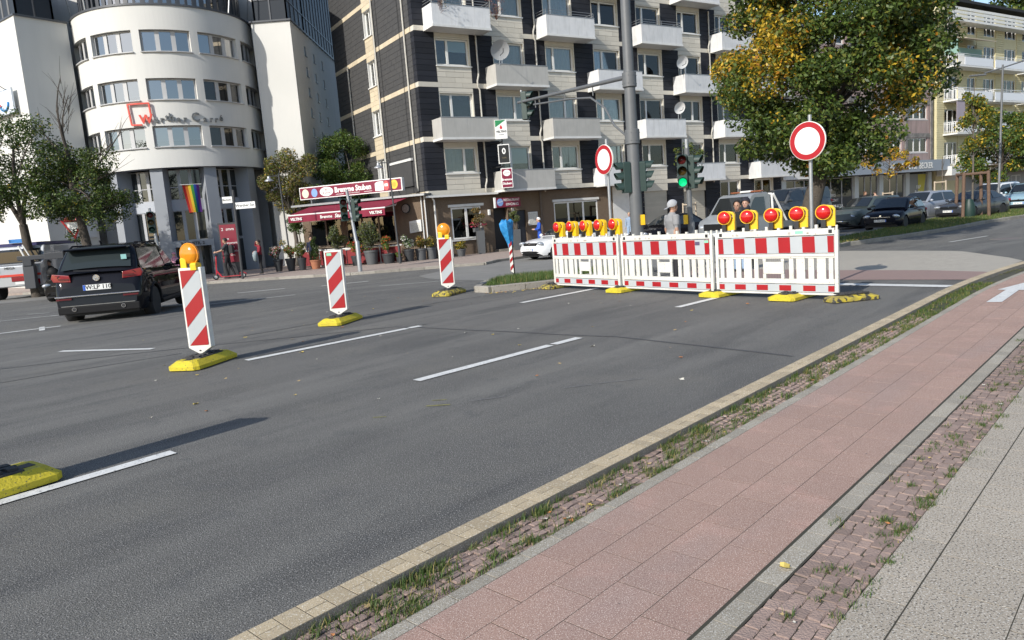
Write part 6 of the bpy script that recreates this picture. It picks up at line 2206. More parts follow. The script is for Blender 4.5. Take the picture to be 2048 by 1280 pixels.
# ---- big street tree turning yellow
mp_ = tree_base('maple_tree', 'large autumn street tree with dense green and yellow crown on the right median', 10.2, 25.0)
q = B()
q.tube([(-.04, 0, -.2), (0, 0, .1), (.18, 0, .9), (.42, .0, 1.8), (.72, .05, 2.8)], [.42, .36, .31, .29, .27], 14)
cs, rs = ell_clumps(150, (1.05, 0, 6.1), (3.55, 3.3, 4.4), .55, .95, .45, lambda p: (2.55 + max(0, .55 * (abs(p[0] - .2) - .6))))
hub = [(.72, .05, 2.8), (.9, .1, 4.2), (.6, -.3, 4.4), (1.3, .3, 4.6)]
for h in hub[1:]:
    limb_tubes(q, hub[0], [h], .21, .13, .1, 4, 8)
for c in cs[::5]:
    limb_tubes(q, hub[random.randrange(1, 4)], [c], .07, .012, .25, 4, 5)
q.build('trunk', bark, mp_, 60)
def mb_(c, i):
    w_ = math.sin(c[0] * 1.5 + 1.3) * math.cos(c[1] * 1.3 - .5) + math.sin(c[2] * 1.4 + c[0] * .7)
    y = .5 * w_ + max(0, (c[2] - 5.0) / 4) + max(0, (-c[0] - .4) / 5) - .25 + random.uniform(-.2, .2)
    y = min(1, max(.0, (y - .12) * 1.9))
    return (.34 * (1 - y) + .01, .52 - .34 * y, .15 + .17 * y, .012 + .56 * y, .004 + .10 * y)
crown(mp_, cs, rs, 560, .076, [lf_d, lf_m, lf_o, lf_y, lf_a], None, mb_)
# ---- two darker trees on the left and the bare branches above the second
lt1 = tree_base('street_tree', 'left dark green tree with forked trunk at the left picture edge', -21.5, 33.2, .1, 'dark trees before the white office')
q = B()
q.tube([(0, 0, -.2), (-.08, 0, .8), (-.10, 0, 2.2), (-.14, 0, 3.2)], [.27, .22, .19, .17], 10)
cs, rs = ell_clumps(58, (-.2, 0, 5.5), (2.9, 2.2, 2.4), .50, .85, .35, lambda p: 2.9)
for e in ((-1.3, .2, 5.2), (1.0, -.2, 5.6), (-.2, .3, 6.6)):
    limb_tubes(q, (-.14, 0, 3.2), [e], .12, .05, .15, 4, 7)
for c in cs[::2]:
    limb_tubes(q, random.choice([(-.9, .1, 4.6), (.5, -.1, 4.8), (-.2, .2, 5.2)]), [c], .035, .008, .3)
q.build('trunk', bark, lt1, 60)
crown(lt1, cs, rs, 300, .064, [lf_d, lf_m, lf_o, lf_y], (.52, .38, .09, .008))
lt2 = tree_base('street_tree', 'second dark tree with bare twigs rising above its crown, beside the give way sign', -18.75, 33.0, .1, 'dark trees before the white office')
q = B()
q.tube([(.14, 0, -.2), (.10, 0, .6), (-.05, 0, 1.8), (-.18, 0, 3.2), (-.28, 0, 4.6), (-.30, 0, 6.2)], [.28, .24, .21, .18, .15, .11], 10)
cs, rs = ell_clumps(58, (-.15, 0, 4.5), (2.4, 1.9, 2.0), .45, .75, .25, lambda p: 2.3)
for c in cs[::2]:
    limb_tubes(q, random.choice([(-.18, 0, 3.2), (-.24, 0, 4.0), (-.28, 0, 4.6)]), [c], .045, .008, .3)
tips = []
for s0, e in (((-.30, 0, 6.2), (-.55, .1, 8.0)), ((-.30, 0, 6.0), (.15, 0, 8.6)), ((-.3, 0, 6.1), (-.2, .2, 9.4)), ((-.28, 0, 4.8), (1.9, -.2, 6.4)), ((-.28, 0, 4.5), (1.6, .1, 5.2)), ((-.25, 0, 4.3), (2.2, 0, 6.9)), ((-.3, 0, 5.4), (-1.4, .1, 7.3)), ((-.2, 0, 3.4), (1.5, 0, 3.7))):
    limb_tubes(q, s0, [e], .055, .018, .2, 5, 5)
    a, b = Vector(s0), Vector(e)
    for k in range(9):
        t = random.uniform(.35, 1)
        p = a.lerp(b, t)
        tip = p + (b - a).normalized() * random.uniform(.3, .8) + Vector((random.uniform(-.6, .6), random.uniform(-.5, .5), random.uniform(-.05, .6)))
        limb_tubes(q, p, [tip], .014, .004, .15, 3, 4)
q.build('trunk', bark, lt2, 60)
crown(lt2, cs, rs, 290, .060, [lf_d, lf_m, lf_o, lf_y], (.52, .38, .10, .006))
# ---- two bushy trees between the office and the restaurant
t5 = tree_base('bushy_tree', 'brownish thinning tree between the white office and the restaurant sign', -12.2, 42.4)
q = B()
q.tube([(0, 0, -.2), (.1, 0, 1.5), (0, 0, 3)], [.16, .12, .10], 8)
cs, rs = ell_clumps(34, (.1, 0, 4.9), (1.55, 1.4, 2.0), .40, .65, .2)
for c in cs:
    limb_tubes(q, (0, 0, 3), [c], .035, .006, .25)
    for k in range(3):
        limb_tubes(q, c, [(c[0] + random.uniform(-.6, .6), c[1] + random.uniform(-.5, .5), c[2] + random.uniform(-.1, .7))], .010, .003, .1, 2, 4)
q.build('trunk', bark_l, t5, 60)
crown(t5, cs, rs, 430, .060, [lf_b, lf_o, lf_m, lf_y], (.45, .30, .20, .05))
t6 = tree_base('bushy_tree', 'dense green tree tucked against the slate corner behind the restaurant', -9.3, 45.2)
q = B()
q.tube([(0, 0, -.2), (.0, 0, 2), (0, 0, 4)], [.16, .13, .10], 8)
cs, rs = ell_clumps(40, (-.25, 0, 5.6), (1.6, 1.4, 2.3), .5, .75, .3)
for c in cs[::3]: limb_tubes(q, (0, 0, 4), [c], .04, .008, .25)
q.build('trunk', bark_l, t6, 60)
crown(t6, cs, rs, 400, .066, [lf_m, lf_f, lf_d, lf_o], (.40, .34, .16, .10))
t7 = tree_base('small_tree', 'small tree with a mop of leaves beside the restaurant flower pots', -11.3, 40.2)
q = B()
q.tube([(0, 0, -.1), (.05, 0, 1.2), (0, 0, 2.0)], [.05, .04, .035], 6)
cs, rs = ell_clumps(10, (0, 0, 2.35), (.65, .5, .4), .22, .35, .2)
for c in cs[::2]: limb_tubes(q, (0, 0, 1.9), [c], .02, .005, .2)
q.build('trunk', bark_l, t7, 60)
crown(t7, cs, rs, 130, .055, [lf_f, lf_m, lf_d], (.4, .4, .2))
# ---- young trees on the right
wood_p = M('stake_wood_pale', (.50, .42, .32), .8, (.40, .33, .25), (6, .6))
wood_b = M('stake_wood_brown', (.17, .105, .07), .85, (.11, .07, .05), (8, .6))
def stakes(parent, n, rad, h, mat, r=.045, rail=True):
    q = B()
    ps = [(rad * math.cos(2 * math.pi * i / n + .5), rad * math.sin(2 * math.pi * i / n + .5)) for i in range(n)]
    for (a, b) in ps:
        q.tube([(a, b, -.1), (a * .92, b * .92, h)], r, 8)
    o = q.build('stake', mat, parent, 50)
    if rail:
        q = B()
        for i in range(n):
            a, b = ps[i], ps[(i + 1) % n]
            q.tube([(a[0] * .93, a[1] * .93, h - .1), (b[0] * .93, b[1] * .93, h - .1)], r * .8, 6)
        q.build('stake_rail', mat, parent, 50)
def sapling(label, x, y, h, crown_c, crown_r, ncl, nl, mats, pr, stake=None, lsize=.07):
    t = tree_base('young_tree', label, x, y, .1)
    q = B()
    q.tube([(0, 0, -.1), (.03, 0, h * .4), (.02, .02, h * .75), (.05, 0, h)], [.055, .045, .03, .01], 8)
    cs, rs = ell_clumps(ncl, crown_c, crown_r, .22, .42, .2)
    for c in cs:
        limb_tubes(q, (.02, 0, max(h * .35, c[2] - .8)), [c], .016, .004, .2, 3, 4)
    q.build('trunk', bark_l, t, 60)
    if nl: crown(t, cs, rs, nl, lsize, mats, pr)
    if stake: stakes(t, *stake)
    return t
sapling('sparse young tree held by pale stakes behind the green traffic light', 10.6, 41.6, 6.2, (.1, 0, 4.3), (.9, .7, 1.5), 16, 46, [lf_m, lf_o, lf_d], (.5, .3, .2), (3, .45, 1.9, wood_p, .05))
sapling('thin young tree with yellowing leaves in front of the showroom sign', 27.6, 52.3, 5.3, (0, 0, 3.9), (2.1, 1.6, 1.2), 26, 70, [lf_y, lf_a, lf_o, lf_b], (.45, .2, .25, .1), (3, .45, 1.6, wood_p, .05), .10)
sapling('slender yellow green young tree inside a guard of brown posts on the median', 24.7, 38.5, 6.9, (.15, 0, 4.9), (.75, .7, 1.9), 34, 90, [lf_o, lf_y, lf_f, lf_m], (.45, .22, .18, .15), (4, .85, 2.35, wood_b, .085), .08)
sapling('leafless young trunk in a pale tripod of stakes behind the dark grey saloon', 31.5, 52.5, 3.8, (0, 0, 3.4), (.5, .5, .6), 6, 0, None, None, (3, .5, 2.1, wood_p, .055))
bag_ = tree_base('watering_bag', 'dark green watering bag at the foot of the guarded young tree', 24.35, 38.2, .1, cat='watering bag')
B().lathe([(.26, 0), (.30, .3), (.26, .7), (.16, .95), (.0, .97)], 14).build('bag', M('bag_green', (.012, .035, .028), .5), bag_, 60)
t9 = tree_base('roadside_tree', 'bushy green tree with yellow tips at the right edge above the pale blue car', 38.6, 57.0)
q = B()
q.tube([(0, 0, -.2), (0, 0, 1.5), (.2, 0, 3)], [.25, .2, .16], 10)
cs, rs = ell_clumps(60, (.6, 0, 4.4), (3.9, 3.2, 2.7), .6, 1.0, .35)
for c in cs[::3]: limb_tubes(q, (.2, 0, 3), [c], .06, .012, .25)
q.build('trunk', bark, t9, 60)
crown(t9, cs, rs, 260, .12, [lf_m, lf_f, lf_d, lf_o, lf_y], (.34, .30, .16, .12, .08))
t10 = tree_base('background_tree', 'dark green treetop rising behind the roof of the yellow building', 70, 104, .1)
q = B()
q.tube([(0, 0, -1), (0, 0, 14), (0, 0, 20)], [.5, .4, .3], 8)
q.build('trunk', bark, t10)
cs, rs = ell_clumps(70, (0, 0, 24), (16, 6, 6), 1.2, 2.2, .4)
crown(t10, cs, rs, 160, .34, [lf_m, lf_d, lf_o], (.4, .4, .2))

# ---- plants on a balcony of the slate block
for (x, lab, m_) in ((1.05, 'withered brown plant at the left end of the top corner balcony', lf_b), (4.45, 'bare reddish shrub sticking out at the right end of the top corner balcony', M('leaf_reddish', (.22, .08, .06), .6))):
    px3, py3, pz3 = on_apt(x, -1.0, F(3) + .55)
    bp = empty('balcony_plant', (px3, py3, pz3), 0, lab, 'plant')
    q = B()
    tips_ = [(random.uniform(-.45, .45), random.uniform(-.4, .3), random.uniform(.2, 1.15)) for k in range(26)]
    limb_tubes(q, (0, 0, 0), tips_, .012, .004, .3, 3, 4)
    q.build('stem', M('twig_reddish', (.13, .07, .055), .8), bp)
    crown(bp, tips_, [.16] * len(tips_), 10, .035, [m_, lf_b], (.7, .3), name='foliage')
# ---- grass
g_a = M('grass_green', (.075, .135, .025), .6, trans=.3)
g_b = M('grass_olive', (.13, .15, .045), .6, trans=.3)
g_c = M('grass_straw', (.34, .28, .10), .7, trans=.3)
def blades(name, pts, hmin, hmax, wid, probs=(.6, .3, .1), lean=.5, parent=None):
    pts = np.asarray(pts, float)
    n = len(pts)
    a = RNG.uniform(0, 2 * np.pi, n)
    h = RNG.uniform(hmin, hmax, n)
    w = wid * RNG.uniform(.6, 1.3, n)
    d = np.stack([np.cos(a), np.sin(a), np.zeros(n)], 1)
    s = np.stack([-np.sin(a), np.cos(a), np.zeros(n)], 1)
    ln = RNG.uniform(.1, lean, n)[:, None] * h[:, None]
    up = np.array([0, 0, 1.0])
    p0 = pts - s * w[:, None]; p1 = pts + s * w[:, None]
    m = pts + d * ln * .35 + up * (h * .6)[:, None]
    m0 = m - s * (w * .7)[:, None]; m1 = m + s * (w * .7)[:, None]
    tip = pts + d * ln + up * h[:, None]
    co = np.stack([p0, p1, m1, m0], 1)
    co2 = np.stack([m0, m1, tip + s * .0004, tip - s * .0004], 1)
    idx = RNG.choice(3, n, p=np.array(probs) / sum(probs))
    o = fast_mesh(name, np.concatenate([co, co2]).reshape(-1, 3), 4, [g_a, g_b, g_c], np.concatenate([idx, idx]), parent)
    o['kind'] = 'stuff'
    return o
pts = []
# tufts in the weedy strip behind the kerb
for k in range(430):
    u = .9 + 11.8 * random.random() ** 1.25
    v = random.choice((random.gauss(2.185, .018), random.gauss(2.28, .06), random.gauss(2.40, .02)))
    n = random.randint(14, 60)
    s_ = random.uniform(.012, .045)
    for i in range(n):
        x, y, z = W(u + random.gauss(0, s_ * 1.3), min(2.42, max(2.168, v + random.gauss(0, s_ * .8))), -.022)
        pts.append((x, y, z))
blades('verge_grass', pts, .012, .055, .0024, (.60, .28, .12), .9)
pts = []
for k in range(190):
    u = 1.7 + 9.5 * random.random()
    v = random.choice((random.gauss(.875, .02), random.gauss(.99, .06)))
    n = random.randint(14, 48)
    s_ = random.uniform(.008, .026)
    for i in range(n):
        x, y, z = W(u + random.gauss(0, s_ * 1.2), v + random.gauss(0, s_), -.010)
        pts.append((x, y, z))
blades('joint_grass', pts, .010, .036, .0021, (.66, .30, .04), .9)
# moss and green tint in the weedy strip
moss = M('moss', (.075, .085, .025), .95, (.11, .10, .05), (40, .6), bump=(90, .8))
q = B()
for k in range(160):
    u = .9 + 14 * random.random() ** 1.1
    v = random.choice((2.40, 2.41, 2.18, 2.29)) + random.uniform(-.02, .02)
    a = random.uniform(.01, .05)
    x, y, z = W(u, min(2.41, max(2.18, v)), -.019)
    pr = [(x + a * random.uniform(.6, 1.3) * math.cos(t) * (1.6 if True else 1), y + a * random.uniform(.4, 1.0) * math.sin(t)) for t in [2 * math.pi * i / 8 for i in range(8)]]
    n0 = len(q.v)
    q.add([(p[0], p[1], z + .001) for p in pr] + [(x, y, z + .012)], [(i, (i + 1) % 8, 8) for i in range(8)])
tag(q.build('moss_patches', moss), kind='stuff')
# lawns of island and medians
def in_poly(p, poly):
    r = False
    j = len(poly) - 1
    for i in range(len(poly)):
        if (poly[i][1] > p[1]) != (poly[j][1] > p[1]) and p[0] < (poly[j][0] - poly[i][0]) * (p[1] - poly[i][1]) / (poly[j][1] - poly[i][1]) + poly[i][0]: r = not r
        j = i
    return r
def lawn_pts(poly, n, dz, shrink=.82, clip=None):
    cx, cy = sum(p[0] for p in poly) / len(poly), sum(p[1] for p in poly) / len(poly)
    x0, x1 = min(p[0] for p in poly), max(p[0] for p in poly)
    y0, y1 = min(p[1] for p in poly), max(p[1] for p in poly)
    if clip: x1 = min(x1, clip)
    out = []
    while len(out) < n:
        p = (random.uniform(x0, x1), random.uniform(y0, y1))
        if in_poly(p, poly) and all(in_poly((p[0] + dx, p[1] + dy), poly) for dx, dy in ((.16, 0), (-.16, 0), (0, .16), (0, -.16))):
            out.append((p[0], p[1], hz(*p) + dz))
    return out
blades('island_grass', lawn_pts(isl, 9000, .10), .05, .15, .005, (.7, .25, .05))
blades('median_grass', lawn_pts(medp, 30000, .11, clip=36), .04, .12, .008, (.55, .35, .10))
# ---- fallen leaves, each one lying by itself
leaf_mats = [M('fallen_leaf_tan', (.45, .33, .16), .7), M('fallen_leaf_orange', (.48, .20, .07), .7), M('fallen_leaf_yellow', (.60, .46, .12), .7), M('fallen_leaf_pale', (.58, .55, .47), .7)]
def leaf_mesh(mat, s):
    q = B()
    pr = []
    for i in range(10):
        a = 2 * math.pi * i / 10
        r = s * (1 if i % 2 == 0 else .62) * (.75 + .25 * math.cos(a))
        pr.append((r * math.cos(a), r * math.sin(a) * .8, random.uniform(0, s * .35)))
    q.add(pr + [(0, 0, s * .05)], [(i, (i + 1) % 10, 10) for i in range(10)])
    return q.mesh('leaf', mat)
lms = [leaf_mesh(m, s) for m in leaf_mats for s in (.022, .032)]
big = leaf_mesh(leaf_mats[2], .042)
def fallen(p, me, sc=1.0, lab='small dry fallen leaf on the open asphalt of the lanes', grp='dry leaves on the road'):
    o = inst(me, 'fallen_leaf', None, p, random.uniform(0, 6.28), (sc, sc, sc))
    tag(o, lab, 'leaf', grp)
o = inst(big, 'fallen_leaf', None, W(2.72, 1.165, .006), .6)
tag(o, 'large yellow fallen leaf on the pale edging beside the sett strip', 'leaf', 'fallen autumn leaves')
for k in range(46):
    u = 1.3 + 9 * random.random()
    fallen(W(u, random.uniform(2.18, 2.41), .004 - .012), random.choice(lms), random.uniform(.5, .9), 'small curled leaf among the weeds behind the tan kerb', 'dry leaves in the weedy strip')
for k in range(14):
    u = 2 + 7 * random.random()
    fallen(W(u, random.uniform(.88, 1.1), .008), random.choice(lms), random.uniform(.4, .6), 'tiny leaf lying on the sett strip beside the cycle path', 'dry leaves on the setts')
for k in range(70):
    y = random.uniform(6, 18)
    x = random.uniform(-.55, .35) * y
    u = x * UX[0] + y * UX[1]; v = x * VX[0] + y * VX[1]
    if v > 2.8: fallen((x, y, hz(x, y) + .004), random.choice(lms), random.uniform(.7, 1.5))
for k in range(60):
    x, y = -.5 + random.random() * 1.6, 14.7 + random.gauss(.15, .12)
    fallen((x, y + max(0, x) * .28, .005), random.choice(lms[:6]), random.uniform(.9, 1.6), 'brown leaf drifted against the kerb of the grass island', 'dry leaves at the island kerb')
for k in range(50):
    t = random.random()
    x, y = 10.5 + 3.5 * t, 24.3 + 2.9 * t + random.uniform(.2, 1.0)
    fallen((x, y, hz(x, y) + .16), random.choice(lms[2:6]), random.uniform(1.2, 2.2), 'yellow leaf on the median grass below the autumn tree', 'yellow leaves under the autumn tree')

# ---- flower pots of the restaurant
pot_a = M('pot_anthracite', (.035, .038, .042), .5)
pot_g = M('pot_grey', (.095, .10, .105), .55)
pot_t = M('terracotta', (.42, .17, .09), .8, (.36, .15, .08), (9, .5))
pet_w = M('petal_white', (.75, .73, .68), .6, trans=.2)
pet_p = M('petal_pink', (.60, .06, .14), .6, trans=.2)
pet_r = M('petal_red', (.55, .03, .02), .6, trans=.2)
pet_o = M('petal_orange', (.70, .20, .02), .6, trans=.2)
def pot(label, x, y, r0, r1, h, mat, plant, ph, pr_, mats, probs, square=False, name='flower_pot', lsize=.05, nl=130):
    t = empty(name, (x, y, hz(x, y) + .112), random.uniform(0, .4), label, 'plant pot', 'plant pots around the restaurant')
    if square:
        q = B().prism([(-r0, -r0), (r0, -r0), (r0, r0), (-r0, r0)], 0, .01)
        q.add([(-r0, -r0, 0), (r0, -r0, 0), (r0, r0, 0), (-r0, r0, 0), (-r1, -r1, h), (r1, -r1, h), (r1, r1, h), (-r1, r1, h)], [(0, 1, 5, 4), (1, 2, 6, 5), (2, 3, 7, 6), (3, 0, 4, 7), (4, 5, 6, 7)])
        q.build('pot', mat, t)
    else:
        B().lathe([(r0, 0), (r1, h * .86), (r1 * 1.08, h * .87), (r1 * 1.08, h), (r1 * .95, h), (r1 * .92, h * .93), (0, h * .93)], 20).build('pot', mat, t, 40)
    q = B()
    if plant == 'cone':
        cs = [(random.gauss(0, .05), random.gauss(0, .05), h + ph * (i + .5) / 9) for i in range(9)]
        rs = [pr_ * (1.05 - .85 * (i / 9)) for i in range(9)]
    elif plant == 'tall':
        cs, rs = ell_clumps(9, (0, 0, h + ph * .62), (pr_ * .8, pr_ * .8, ph * .35), pr_ * .35, pr_ * .5, .2)
    else:
        cs, rs = ell_clumps(9, (0, 0, h + ph * .5), (pr_ * .75, pr_ * .75, ph * .4), pr_ * .4, pr_ * .6, .2)
    for c in cs:
        limb_tubes(q, (0, 0, h * .9), [c], .012, .004, .15, 3, 4)
    q.build('stem', bark_l, t)
    crown(t, cs, rs, nl, lsize, mats, probs, name='foliage', flat=.1)
    return t
GR = [lf_m, lf_f, lf_d]
pot('dark tapered pot of white and pink flowers, leftmost at the terrace corner', -11.7, 37.3, .15, .24, .62, pot_a, 'bush', .75, .38, [lf_m, lf_o, pet_w, pet_p, pet_r], (.35, .2, .3, .1, .05))
pot('dark tapered pot of red leaved flowers, second at the terrace corner', -10.95, 36.9, .16, .25, .64, pot_a, 'bush', .70, .42, [lf_m, lf_o, lf_b, pet_r, pet_w], (.4, .2, .2, .12, .08))
pot('dark tapered pot of pale blooming shrub, third at the terrace corner', -10.35, 36.8, .15, .22, .62, pot_a, 'bush', .75, .40, [lf_o, lf_m, lf_b, pet_w], (.35, .35, .2, .1))
pot('terracotta pot with a slim dark conifer', -9.75, 37.1, .20, .29, .46, pot_t, 'cone', 1.15, .30, [lf_d, lf_m], (.7, .3), lsize=.035, nl=260)
pot('big grey tub with a round grey green olive shrub, seen behind the leaning signal pole', -6.9, 37.2, .27, .36, .72, pot_g, 'bush', 1.55, .68, [lf_g, lf_o, lf_m], (.6, .25, .15), lsize=.05, nl=260)
pot('tall olive shrub in a hidden tub under the left of the awning', -8.9, 38.3, .24, .3, .6, pot_g, 'tall', 1.5, .62, [lf_g, lf_o, lf_m], (.5, .25, .25), lsize=.05, nl=220)
pot('black tub of orange and green bedding flowers', -6.0, 37.0, .26, .32, .5, pot_a, 'tall', .85, .38, [lf_f, lf_m, pet_o, pet_r], (.5, .25, .15, .1))
pot('dark pot of red and yellow flowers left of the big grey tub', -7.7, 37.3, .2, .26, .5, pot_a, 'bush', .8, .4, [lf_f, lf_m, pet_r, lf_y], (.4, .3, .2, .1))
pot('dark tub of white roses beside the lamp post', -5.0, 37.4, .2, .26, .62, pot_a, 'bush', .75, .38, [lf_m, lf_d, pet_w], (.45, .25, .3))
pot('grey tub of rusty autumn foliage near the drainpipe', -4.45, 37.8, .24, .28, .6, pot_g, 'bush', .6, .38, [lf_b, lf_o, lf_a], (.5, .3, .2))
pot('grey tub of ochre leaves right of the rusty one', -3.9, 38.0, .22, .27, .6, pot_g, 'bush', .6, .34, [lf_b, lf_y, lf_o], (.5, .2, .3))
pot('small dark pot of bright green shoots before the lamp post', -5.45, 36.9, .12, .16, .28, pot_a, 'bush', .3, .18, [lf_f, lf_o], (.7, .3), nl=60)
pot('small dark pot with red flowers against the brown wall', -3.35, 38.2, .14, .18, .3, pot_a, 'bush', .35, .2, [lf_m, pet_r], (.8, .2), nl=60)
pot('round grey bowl with yellow flowers below the white restaurant window', -2.4, 38.5, .17, .25, .38, pot_g, 'bush', .42, .30, [lf_o, lf_y, lf_b], (.5, .3, .2), nl=80)
pot('tall grey planter with rusty leaves left of the dark door', -1.35, 39.7, .17, .2, 1.25, pot_g, 'tall', 1.35, .42, [lf_b, lf_a, lf_d], (.7, .15, .15), square=True, name='planter')
pot('tall grey planter with a small olive tree right of the dark door', .62, 40.9, .17, .2, 1.15, pot_g, 'tall', 1.1, .36, [lf_g, lf_o, lf_m], (.5, .3, .2), square=True, name='planter')
pot('grey pot with a broom like plant between bowl and planter', -3.0, 38.3, .15, .2, .34, pot_g, 'bush', .4, .26, [lf_o, lf_b], (.6, .4), nl=70)
# window box flowers on a stand
fb = empty('flower_stand', (-1.45, 40.0, hz(0, 40) + .11), R(32), 'black metal stand with pink flowers before the white restaurant window', 'flower stand')
q = B()
for a in (-.12, .12):
    for b in (-.1, .1):
        q.tube([(a, b, 0), (a, b, 1.2)], .015, 5)
q.build('stand', black_mat, fb)
B().box(-.28, .28, -.12, .12, 1.2, 1.42).build('window_box', pot_g, fb)
crown(fb, [(-.35, 0, 1.6), (-.1, 0, 1.62), (.15, 0, 1.62), (.4, 0, 1.6)], [.2] * 4, 50, .05, [lf_m, pet_p, pet_w], (.3, .6, .1), name='foliage')
# terrace fence and tables
red_p = M('fence_red', (.20, .016, .02), .5)
tf = empty('terrace_fence', (QX, QY, hz(0, 40) + .11), R(-22), 'low red panel fence with pale rail around the restaurant terrace', 'fence')
for i in range(5):
    x0 = -6.1 + 1.25 * i
    B().box(x0 + .02, x0 + 1.2, -1.92, -1.88, .08, .82).build('fence_panel', red_p, tf)
    B().box(x0 - .03, x0 + .015, -1.94, -1.86, 0, .95).build('fence_post', white_trim, tf)
B().box(-6.15, .2, -1.94, -1.86, .86, .91).build('fence_rail', white_trim, tf)
for (x, y, lab) in ((-8.0, 38.6, 'small white terrace table with place settings under the awning'), (-11.9, 39.0, 'high black table with yellow flowers at the left terrace end')):
    t = empty('terrace_table', (x, y, hz(x, y) + .11), 0, lab, 'table')
    hi = 1.05 if 'high' in lab else .80
    B().box(-.45, .45, -.35, .35, hi, hi + .04).build('tabletop', white_trim if hi < 1 else black_mat, t)
    for a in (-.40, .40):
        for b in (-.3, .3):
            B().tube([(a, b, 0), (a, b, hi)], .02, 6).build('leg', black_mat, t)
    if hi > 1:
        B().lathe([(.08, hi + .04), (.1, hi + .2)], 10).build('vase', sign_white, t)
        crown(t, [(0, 0, hi + .38)], [.22], 90, .05, [lf_f, lf_y], (.6, .4), name='bouquet')

# ================================================================ PEOPLE
skin_l = M('skin_light', (.50, .30, .22), .55)
skin_m = M('skin_tan', (.38, .22, .15), .55)
def cloth_m(name, c): return M(name, c, .85, tuple(v * .8 for v in c), (14, .6), bump=(60, .2))
hair_d = M('hair_dark', (.02, .015, .012), .6)
shoe_d = M('shoe_dark', (.03, .03, .032), .6)
shoe_w = M('shoe_white', (.65, .65, .63), .6)

